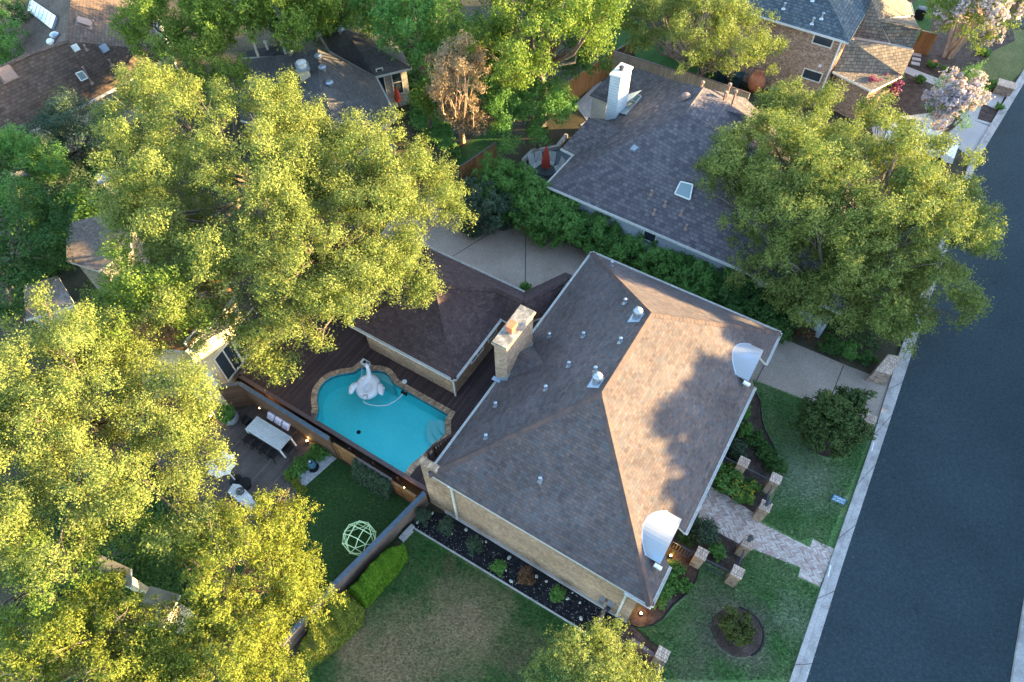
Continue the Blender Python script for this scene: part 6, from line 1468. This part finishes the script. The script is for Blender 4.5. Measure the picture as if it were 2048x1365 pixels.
T('live_oak', 'thin leafy branches of an oak in front of the rust orange roof', 'tree', [(325, 625, 7.6, 2.3, 1.6), (400, 560, 7.5, 1.9, 1.3), (260, 625, 7.0, 1.8, 1.3), (320, 545, 7.4, 1.9, 1.3), (230, 590, 6.0, 1.1, 1.0)], M['elm'], lr=.9, leaf=.16, dens=420, base=(300, 640), tr=.25, limbs=20, spl=.5, seed=104, shell=.6)
T('live_oak', 'broad sunlit live oak at the left edge beside the dining patio', 'tree', [(190, 800, 7.8, 4.4, 2.6), (60, 900, 7.4, 3.6, 2.4), (330, 830, 6.6, 2.6, 1.8), (320, 745, 6.2, 1.8, 1.3), (250, 700, 6.6, 1.8, 1.4), (300, 980, 6.2, 2.8, 1.9), (120, 715, 6.8, 2.4, 1.8), (400, 960, 5.0, 1.3, 1.1), (100, 1050, 6.5, 2.5, 1.8)], M['oak'], lr=.95, leaf=.125, dens=900, base=(200, 930), tr=.36, limbs=40, spl=.48, seed=105, up=.75)
T('juniper', 'dense yellow sunlit juniper beside the turf with the climbing dome', 'tree', [(500, 1170, 5.4, 2.5, 1.7), (560, 1070, 4.6, 1.5, 1.3), (430, 1080, 5.0, 1.5, 1.2), (580, 1210, 4.2, 1.3, 1.3), (460, 1290, 5.2, 1.9, 1.5), (540, 1330, 4.2, 1.4, 1.2), (600, 1130, 4.0, .9, 1.0)], M['juniper'], lr=.62, leaf=.11, dens=900, ldens=2.0, base=(500, 1230), tr=.2, limbs=34, spl=.28, seed=106, bark='bark_pale')
T('juniper', 'yellow juniper filling the bottom left corner', 'tree', [(300, 1300, 5.4, 1.8, 1.4), (170, 1290, 5.4, 1.8, 1.4), (60, 1330, 5.2, 1.7, 1.3), (390, 1370, 5.2, 1.4, 1.2), (220, 1200, 5.0, 1.2, 1.0), (240, 1400, 5.6, 2.0, 1.4)], M['juniper'], lr=.62, leaf=.11, dens=760, ldens=2.0, base=(230, 1360), tr=.2, limbs=40, spl=.3, seed=107, bark='bark_pale')
T('shade_tree', 'darker green tree between the left oak and the junipers', 'tree', [(120, 1160, 5.4, 2.0, 1.5), (40, 1190, 5.2, 1.8, 1.4), (250, 1090, 5.0, 1.5, 1.2), (20, 1290, 4.6, 1.6, 1.3)], M['elm'], lr=.7, leaf=.12, dens=640, base=(110, 1200), tr=.2, limbs=20, spl=.3, seed=108)
T('street_tree', 'yellow green tree cropped by the bottom edge near the side gate', 'tree', [(1190, 1330, 4.6, 1.5, 1.2), (1120, 1370, 4.2, 1.3, 1.1), (1240, 1400, 4.6, 1.8, 1.4), (1210, 1285, 4.2, .65, .7), (1115, 1290, 3.6, .55, .6), (1290, 1370, 3.8, 1.0, .8)], M['oak'], lr=.5, leaf=.10, dens=850, ldens=1.8, base=(1200, 1430), tr=.14, limbs=30, spl=.26, seed=109)
T('live_oak', 'giant round live oak spreading over the road at the right', 'tree', [(1640, 390, 6.16, 5.04, 2.82), (1760, 400, 6.62, 4.62, 2.64), (1560, 330, 5.78, 3.78, 2.64), (1830, 500, 5.54, 3.36, 2.29), (1730, 560, 3.85, 3.57, 1.76), (1465, 390, 4.93, 2.62, 2.11), (1600, 240, 5.85, 2.52, 1.76), (1860, 400, 5.70, 2.31, 1.58), (1920, 470, 4.93, 1.78, 1.23), (1640, 530, 3.39, 2.73, 1.41), (1790, 650, 2.93, 1.68, 1.06), (1540, 460, 4.16, 2.52, 1.58), (1750, 270, 5.85, 2.31, 1.58), (1900, 620, 3.08, 1.16, 0.70), (1690, 640, 2.31, 1.89, 0.97), (1560, 560, 2.46, 2.10, 1.14), (1620, 605, 2.16, 1.99, 1.06), (1500, 500, 3.23, 1.89, 1.32), (1800, 600, 3.39, 1.89, 1.06)], M['oak'], lr=1.05, leaf=.16, dens=720, base=(1690, 610), tr=.5, limbs=60, spl=.45, seed=110, up=.6)
T('leafy_tree', 'tall bright yellow green tree at the top centre', 'tree', [(1060, 70, 9.5, 3.4, 3.0), (970, 40, 9.0, 3.0, 2.6), (1140, 50, 9.5, 2.8, 2.6), (1060, 170, 7.0, 1.8, 2.2), (1080, -30, 10, 3.8, 3.0), (1180, 60, 7.5, 1.4, 1.6)], M['elm'], lr=1.1, leaf=.22, dens=380, base=(1080, 250), tr=.4, limbs=34, spl=.6, seed=111)
T('leafy_tree', 'deep green tree left of the dead brown tree at the top', 'tree', [(830, 60, 8.0, 2.8, 2.6), (790, 10, 8.0, 3.0, 2.4), (870, 110, 6.5, 2.0, 2.0), (760, 45, 5.0, 2.2, 1.8), (880, 20, 6.0, 2.6, 2.2)], M['green'], lr=1.0, leaf=.22, dens=380, base=(850, 150), tr=.3, limbs=20, spl=.5, seed=112)
T('leafy_tree', 'green tree with yellow top behind the grey roofed house', 'tree', [(560, 30, 8.0, 3.6, 2.6), (470, 20, 8.0, 3.2, 2.4), (640, 10, 8.0, 3.0, 2.4), (600, -40, 9.0, 4.0, 3.0)], M['elm'], lr=1.1, leaf=.22, dens=380, base=(560, 90), tr=.35, limbs=24, spl=.5, seed=113)
T('leafy_tree', 'dark green tree in front of the trees at the top edge, above the grey wing', 'tree', [(700, 10, 6.0, 2.8, 2.2), (510, 50, 5.0, 2.4, 2.0), (610, 35, 5.0, 2.2, 1.8), (560, 45, 4.6, 2.0, 1.6), (590, 15, 4.4, 3.0, 2.0), (660, 40, 4.0, 2.4, 1.8), (440, 30, 4.6, 2.6, 2.0)], M['dark'], lr=1.1, leaf=.22, dens=420, base=(640, 80), tr=.3, limbs=20, spl=.5, seed=114)
T('dead_tree', 'dead tree with tan brown leaves at the top centre', 'tree', [(925, 170, 8.0, 1.9, 2.2), (900, 215, 4.5, 1.3, 1.4), (960, 235, 4.0, 1.4, 1.2), (950, 130, 8.0, .8, 1.2), (885, 150, 7.0, .7, .8)], M['deadleaf'], lr=.55, leaf=.17, dens=1000, base=(925, 285), tr=.18, limbs=34, spl=.5, seed=115, bark='bark_pale')
T('leafy_tree', 'small bright green tree just left of the dead brown tree', 'tree', [(868, 190, 4.6, 1.2, 1.4), (850, 225, 3.8, 1.2, 1.2)], M['elm'], lr=.6, leaf=.18, dens=600, base=(860, 260), tr=.12, limbs=12, seed=116)
T('garden_tree', 'rounded mid green tree above the kerbed patio', 'tree', [(1075, 225, 3.8, 2.2, 1.8), (1030, 258, 3.2, 2.0, 1.6), (1122, 212, 3.2, 1.2, 1.3), (1000, 235, 3.4, 1.6, 1.6)], M['green'], lr=.8, leaf=.16, dens=720, base=(1075, 300), tr=.18, limbs=16, seed=117)
T('leafy_tree', 'dark tree filling the gap between dead tree and cedar fence', 'tree', [(1110, 150, 5.0, 2.2, 2.4), (1160, 110, 6.0, 2.0, 2.2), (1010, 170, 5.0, 2.2, 2.4), (985, 110, 6.5, 2.0, 2.0)], M['dark'], lr=1.0, leaf=.2, dens=480, base=(1100, 190), tr=.25, limbs=16, seed=118)
T('live_oak', 'olive green oak with visible trunk above the grey board fence', 'tree', [(1390, 60, 6.5, 3.4, 2.0), (1480, 90, 6.0, 2.6, 1.7), (1300, 50, 6.0, 2.6, 1.8), (1270, 90, 5.0, 1.4, 1.2), (1530, 120, 5.0, 1.2, 1.1), (1430, 120, 5.0, 1.5, 1.2), (1420, 10, 7.0, 3.0, 1.8)], M['oak'], lr=.85, leaf=.16, dens=560, base=(1402, 150), tr=.28, limbs=30, seed=119, trunk_top=2.2)
T('live_oak', 'grey green oak over the brown roof at the top left', 'tree', [(330, 70, 7.0, 3.4, 2.2), (420, 120, 6.6, 2.6, 2.0), (440, 180, 6.0, 1.7, 1.5), (400, 40, 7.0, 2.6, 1.8), (280, 40, 7.4, 1.6, 1.4)], M['elm'], lr=1.0, leaf=.19, dens=470, base=(390, 170), tr=.3, limbs=22, seed=120)
T('shade_tree', 'dark shaded tree between brown house and brick chimney', 'tree', [(130, 290, 4.6, 2.4, 2.0), (190, 255, 4.6, 2.2, 1.8), (150, 365, 2.6, 1.2, 1.2), (110, 350, 3.2, 1.4, 1.4), (210, 300, 4.4, 1.4, 1.3)], M['bluegreen'], lr=.95, leaf=.17, dens=520, base=(150, 330), tr=.25, limbs=20, seed=121)
T('shade_tree', 'round dark green tree at the left edge below the brown house', 'tree', [(50, 370, 5.5, 3.2, 2.4), (20, 330, 5.0, 2.6, 2.0)], M['green'], lr=.9, leaf=.17, dens=560, base=(40, 400), tr=.25, limbs=16, seed=122)
T('shade_tree', 'deep green round tree at the left edge above the shed roof', 'tree', [(45, 480, 5.0, 2.8, 2.4), (70, 545, 3.6, 1.7, 1.4), (10, 590, 3.4, 1.8, 1.6)], M['dark'], lr=.85, leaf=.17, dens=640, base=(50, 540), tr=.25, limbs=16, seed=123)
T('shade_tree', 'green tree beside the skylight panels at the far left', 'tree', [(0, 80, 5.0, 1.5, 1.6), (20, 110, 3.6, 1.6, 1.4), (-30, 50, 6, 2, 2)], M['green'], lr=.9, leaf=.2, dens=460, base=(10, 110), tr=.2, limbs=12, seed=124)
T('shade_tree', 'dark tree in the extreme top left corner', 'tree', [(5, 10, 5.0, 1.9, 1.6)], M['dark'], lr=.9, leaf=.2, dens=460, base=(10, 50), tr=.2, limbs=12, seed=125)
T('magnolia', 'dark glossy magnolia in the front lawn beside the driveway', 'tree', [(1668, 836, 2.1, 1.35, 1.2), (1650, 866, 1.4, 1.25, 1.0), (1700, 808, 2.0, .95, .8), (1640, 826, 1.9, .95, .9), (1690, 860, 1.4, .9, .9)], M['magnolia'], lr=.42, leaf=.17, dens=1300, ldens=2.4, shell=.3, low=-.8, base=(1655, 880), tr=.09, limbs=20, spl=.2, seed=126, asp=.5)
T('crape_myrtle', 'pale pink flowering crape myrtle over the far driveway', 'tree', [(1905, 215, 3.6, 1.7, 1.7), (1925, 190, 3.8, 1.3, 1.4), (1880, 240, 3.2, 1.2, 1.3)], M['green'], lr=.6, leaf=.13, dens=700, base=(1895, 268), tr=.14, multi=4, limbs=20, seed=127, extra=(M['pink'], .8, .14, 'blossom'), trunk_top=1.5)
T('crape_myrtle', 'tall many stemmed crape myrtle with pink blossom at the top right corner', 'tree', [(1960, 15, 6.6, 2.4, 1.6), (2020, 5, 6.6, 2.2, 1.6), (1900, 5, 6.0, 1.8, 1.4), (1885, 50, 4.0, .8, 1.0), (1960, 80, 3.6, .6, .9)], M['elm'], lr=.7, leaf=.16, dens=560, base=(1893, 113), tr=.24, multi=7, limbs=34, seed=128, bark='bark_pale', extra=(M['pink'], .45, .15, 'blossom'), trunk_top=3.6)
T('crape_myrtle', 'magenta flowering shrub peeking out above the giant oak', 'tree', [(1765, 172, 1.8, .95, .7), (1738, 183, 1.7, .6, .6)], M['green'], lr=.5, leaf=.13, dens=600, base=(1765, 195), tr=.08, limbs=10, seed=129, extra=(M['magenta'], 1.0, .14, 'blossom'), trunk_top=.8)
T('yard_tree', 'slim grey trunked tree at the corner of the cedar fence', 'tree', [(1215, 20, 7.0, 1.6, 1.5), (1235, 60, 5.5, 1.0, 1.0)], M['elm'], lr=.7, leaf=.2, dens=380, base=(1213, 120), tr=.16, limbs=12, seed=130)
# hedge shrubs between the rear driveway and the stucco house
HS = [(965, 400, 2.8, 1.8, 1.5, 'olive shrub at the oak side of the driveway hedge', 'bluegreen'), (1010, 365, 3.0, 2.0, 1.6, 'large round green shrub behind the driveway corner', 'green'), (1060, 400, 3.0, 1.9, 1.6, 'large green shrub left of the white wall', 'green'), (1110, 430, 2.6, 1.6, 1.4, 'green shrub ending the big hedge group by the white wall', 'green'),
      (1190, 462, 2.2, 1.1, 1.2, 'separate round shrub in front of the white wall', 'green'), (1240, 490, 2.2, 1.2, 1.2, 'second shrub along the driveway hedge after the gap', 'green'), (1300, 515, 2.2, 1.25, 1.2, 'third shrub along the hedge above the main roof', 'green'), (1360, 540, 2.2, 1.3, 1.2, 'fourth shrub along the hedge above the main roof', 'green'), (1420, 560, 2.2, 1.3, 1.2, 'fifth shrub of the hedge near the giant oak', 'green'), (1480, 585, 2.2, 1.4, 1.2, 'sixth shrub of the hedge under the giant oak', 'dark'),
      (1540, 620, 1.6, 1.2, 1.0, 'dark low shrub at the end of the hedge by the roof corner', 'dark')]
for k, (x, y, z_, r_, rz_, lb_, mt_) in enumerate(HS):
    y += 14; x -= 4
    T('hedge_shrub', lb_, 'shrub', [(x, y, z_ * .55, r_ * 1.15, z_ * .5), (x + 25, y + 4, z_ * .6, r_, z_ * .42)], M[mt_], lr=.5, leaf=.14, dens=1500, tr=.06, limbs=10, spl=.22, ldens=1.5, seed=200 + k, trunk_top=.6, low=-.8, zmin=.05, group='hedge shrubs along the rear driveway')
for k, (x, y, r_, h_, mt_, lb_) in enumerate([(1612, 665, .55, .9, 'brownshrub', 'rusty brown shrub below the giant oak by the driveway'), (1580, 640, .6, .8, 'dark', 'dark shrub right of the roof corner'), (1660, 690, .6, .7, 'dark', 'dark shrub beside the driveway under the oak'), (1700, 700, .6, .7, 'green', 'green shrub near the tan entry wall'), (1735, 715, .5, .6, 'dark', 'dark shrub touching the tan entry wall')]):
    shrub('bed_shrub', lb_, x, y, r_, h_, M[mt_], .09, 1100)
shrub('driveway_tuft', 'bright green tuft in the inner corner of the rear driveway', 1052, 578, .42, .35, M['green'], .09, 1400, cat='plant')
for k, (x, y, r_) in enumerate([(1865, 130, .4), (1944, 150, .5), (1963, 160, .4), (1985, 172, .4), (1890, 140, .3), (1840, 160, .4), (1990, 75, .4), (1970, 105, .4), (1945, 60, .5), (2000, 215, .3)]):
    shrub('bed_plant', ['low plant beside the far concrete walk', 'green plant in the middle of the far mulch bed', 'plant near the far lawn edge', 'plant nearest the low brick pier', 'tiny plant under the tall blossom tree', 'plant below the far walk, above the pink tree', 'plant in the loop of the far lawn', 'plant at the inner curve of the far lawn', 'plant at the foot of the many stemmed tree', 'purple flowering plant in the small square bed'][k], x, y, r_, .35, M['green'], .12, 700, 'low plants in the far mulch bed', cat='plant')
q = G(1866, 132, .2); m = MB(); m.lathe(G(1866, 132, .02), [(.16, 0), (.26, .2), (.2, .4), (.13, .42)], 14); tag(m.build('clay_pot', M['terracotta'], smooth=True), 'small orange clay pot in the far mulch bed', 'pot')
# ivy and undergrowth filling the ground between trees
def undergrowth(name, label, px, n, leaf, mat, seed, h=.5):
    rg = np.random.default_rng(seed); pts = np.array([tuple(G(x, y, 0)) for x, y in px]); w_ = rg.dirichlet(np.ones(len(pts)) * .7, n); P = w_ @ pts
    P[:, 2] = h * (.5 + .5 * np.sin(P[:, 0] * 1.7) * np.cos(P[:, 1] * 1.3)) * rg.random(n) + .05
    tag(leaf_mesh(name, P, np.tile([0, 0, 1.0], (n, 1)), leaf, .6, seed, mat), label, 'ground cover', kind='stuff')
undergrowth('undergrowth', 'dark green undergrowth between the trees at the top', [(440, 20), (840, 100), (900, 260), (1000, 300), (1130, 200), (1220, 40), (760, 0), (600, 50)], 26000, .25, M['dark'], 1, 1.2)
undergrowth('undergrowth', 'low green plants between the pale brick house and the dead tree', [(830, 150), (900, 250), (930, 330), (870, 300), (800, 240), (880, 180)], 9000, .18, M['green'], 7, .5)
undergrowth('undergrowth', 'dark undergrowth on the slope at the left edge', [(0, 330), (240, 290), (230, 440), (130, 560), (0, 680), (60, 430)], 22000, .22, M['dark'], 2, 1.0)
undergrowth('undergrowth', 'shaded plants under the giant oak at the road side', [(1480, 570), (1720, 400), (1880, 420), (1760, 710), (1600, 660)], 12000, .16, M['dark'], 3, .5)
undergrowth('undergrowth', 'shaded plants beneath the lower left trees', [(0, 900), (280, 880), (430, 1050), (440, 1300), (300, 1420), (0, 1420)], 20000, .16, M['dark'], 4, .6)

# ------------------------------------------------------------------ trees across the street, east of the frame: they throw the morning shade
def far_tree(u, v, z, r_, rz_, seed):
    q = U(u, v, 0)
    root = thing('street_tree', 'large leafy tree across the street beyond the right edge', 'tree', q, 'trees across the street')
    P, S, Ls = cloud([(U(u, v, z), r_, rz_), (U(u + 1.5, v + 3.5, z * .5), r_, z * .5), (U(u + 2, v - 1, z * .4), r_, z * .5)], 1.3, 300, seed, 6, 1.6, .6, -.9)  # two lower masses added to close sun gaps under the crown
    leaf_mesh('crown', P, S, .34, .7, seed, M['green'], .5, root, q); m = MB(); m.tube([q, q + Vector((0, 0, z))], [.4, .2], 8); m.build('trunk', M['bark'], root)
FT = [(24, -3, 4.4, 4.2, 2.4), (24, 4.5, 4.6, 4.2, 2.6), (24, 12, 4.8, 4.4, 2.8), (24, 19.5, 5.0, 4.4, 2.8), (25, 27, 6.6, 4.8, 3.7), (25, 34.5, 7.45, 5.2, 4.0), (25, 42, 7.2, 4.6, 3.8), (25, 51, 4.2, 4.8, 2.8), (26, 60, 3.8, 5.0, 2.6), (26, 70, 3.8, 5.0, 2.6), (26, 80, 4.0, 5.0, 2.6)]
for k, f in enumerate(FT): far_tree(*f, 300 + k)

# grass blades standing on the lawns, and litter : uncountable scatters
def in_poly(q, px):
    res = np.zeros(len(q), bool); j = len(px) - 1
    for i in range(len(px)):
        xi, yi = px[i]; xj, yj = px[j]
        res ^= ((yi > q[:, 1]) != (yj > q[:, 1])) & (q[:, 0] < (xj - xi) * (q[:, 1] - yi) / (yj - yi + 1e-9) + xi); j = i
    return res
def blades(name, label, px, n, size, mat, seed, avoid=()):
    rg = np.random.default_rng(seed); pl = np.array([tuple(G(x, y, 0).xy) for x, y in px]); mn, mx = pl.min(0), pl.max(0)
    q = rg.uniform(mn, mx, (n * 3, 2)); q = q[in_poly(q, pl)]
    for ax, ay, ar in avoid: q = q[np.hypot(q[:, 0] - ax, q[:, 1] - ay) > ar]
    q = q[:n]; P = np.c_[q, .015 + size * .35 * rg.random(len(q))]
    S = rg.normal(size=P.shape) * np.array([1, 1, .15]); S /= np.linalg.norm(S, axis=1)[:, None]
    tag(leaf_mesh(name, P, S, size, .35, seed, mat, .6), label, 'grass', kind='stuff')
av = [(cc.x, cc.y, 1.05)]; g_ = G(1655, 880)
blades('grass', 'short green grass tufts of the front lawn', [(1502, 760), (1619, 806), (1690, 835), (1737, 880), (1650, 1100), (1626, 1074), (1600, 1084), (1521, 1040), (1538, 1020), (1560, 955), (1560, 915), (1535, 865), (1526, 840), (1522, 800)], 26000, .07, M['lawn'], 501, [(g_.x, g_.y, 1.2)])
blades('grass', 'short green grass tufts of the front lawn below the walkway', [(1503, 1095), (1598, 1138), (1594, 1156), (1636, 1178), (1580, 1360), (1300, 1362), (1330, 1305), (1272, 1258), (1330, 1240), (1378, 1188), (1400, 1125), (1470, 1155)], 26000, .07, M['lawn'], 502, av)
blades('grass', 'patchy dry grass tufts of the side lawn', [(822, 1062), (1140, 1252), (1190, 1290), (1300, 1335), (1290, 1370), (610, 1370), (640, 1320), (720, 1235), (800, 1130), (806, 1090)], 42000, .07, M['lawn_dry'], 503)
blades('leaf_litter', 'dead leaves gathered along the hedge side of the rear driveway', [(905, 404), (1143, 488), (1190, 512), (1188, 530), (1130, 500), (900, 420)], 320, .10, M['deadleaf'], 504)
blades('leaf_litter', 'dead leaves scattered along the kerb and gutter', [(1612, 1365), (1685, 1130), (1777, 850), (1818, 724), (1832, 728), (1790, 860), (1700, 1135), (1630, 1365)], 420, .07, M['deadleaf'], 505)
blades('leaf_litter', 'dead leaves under the oak at the front driveway edge', [(1559, 676), (1690, 732), (1748, 753), (1730, 765), (1560, 690)], 160, .08, M['deadleaf'], 506)
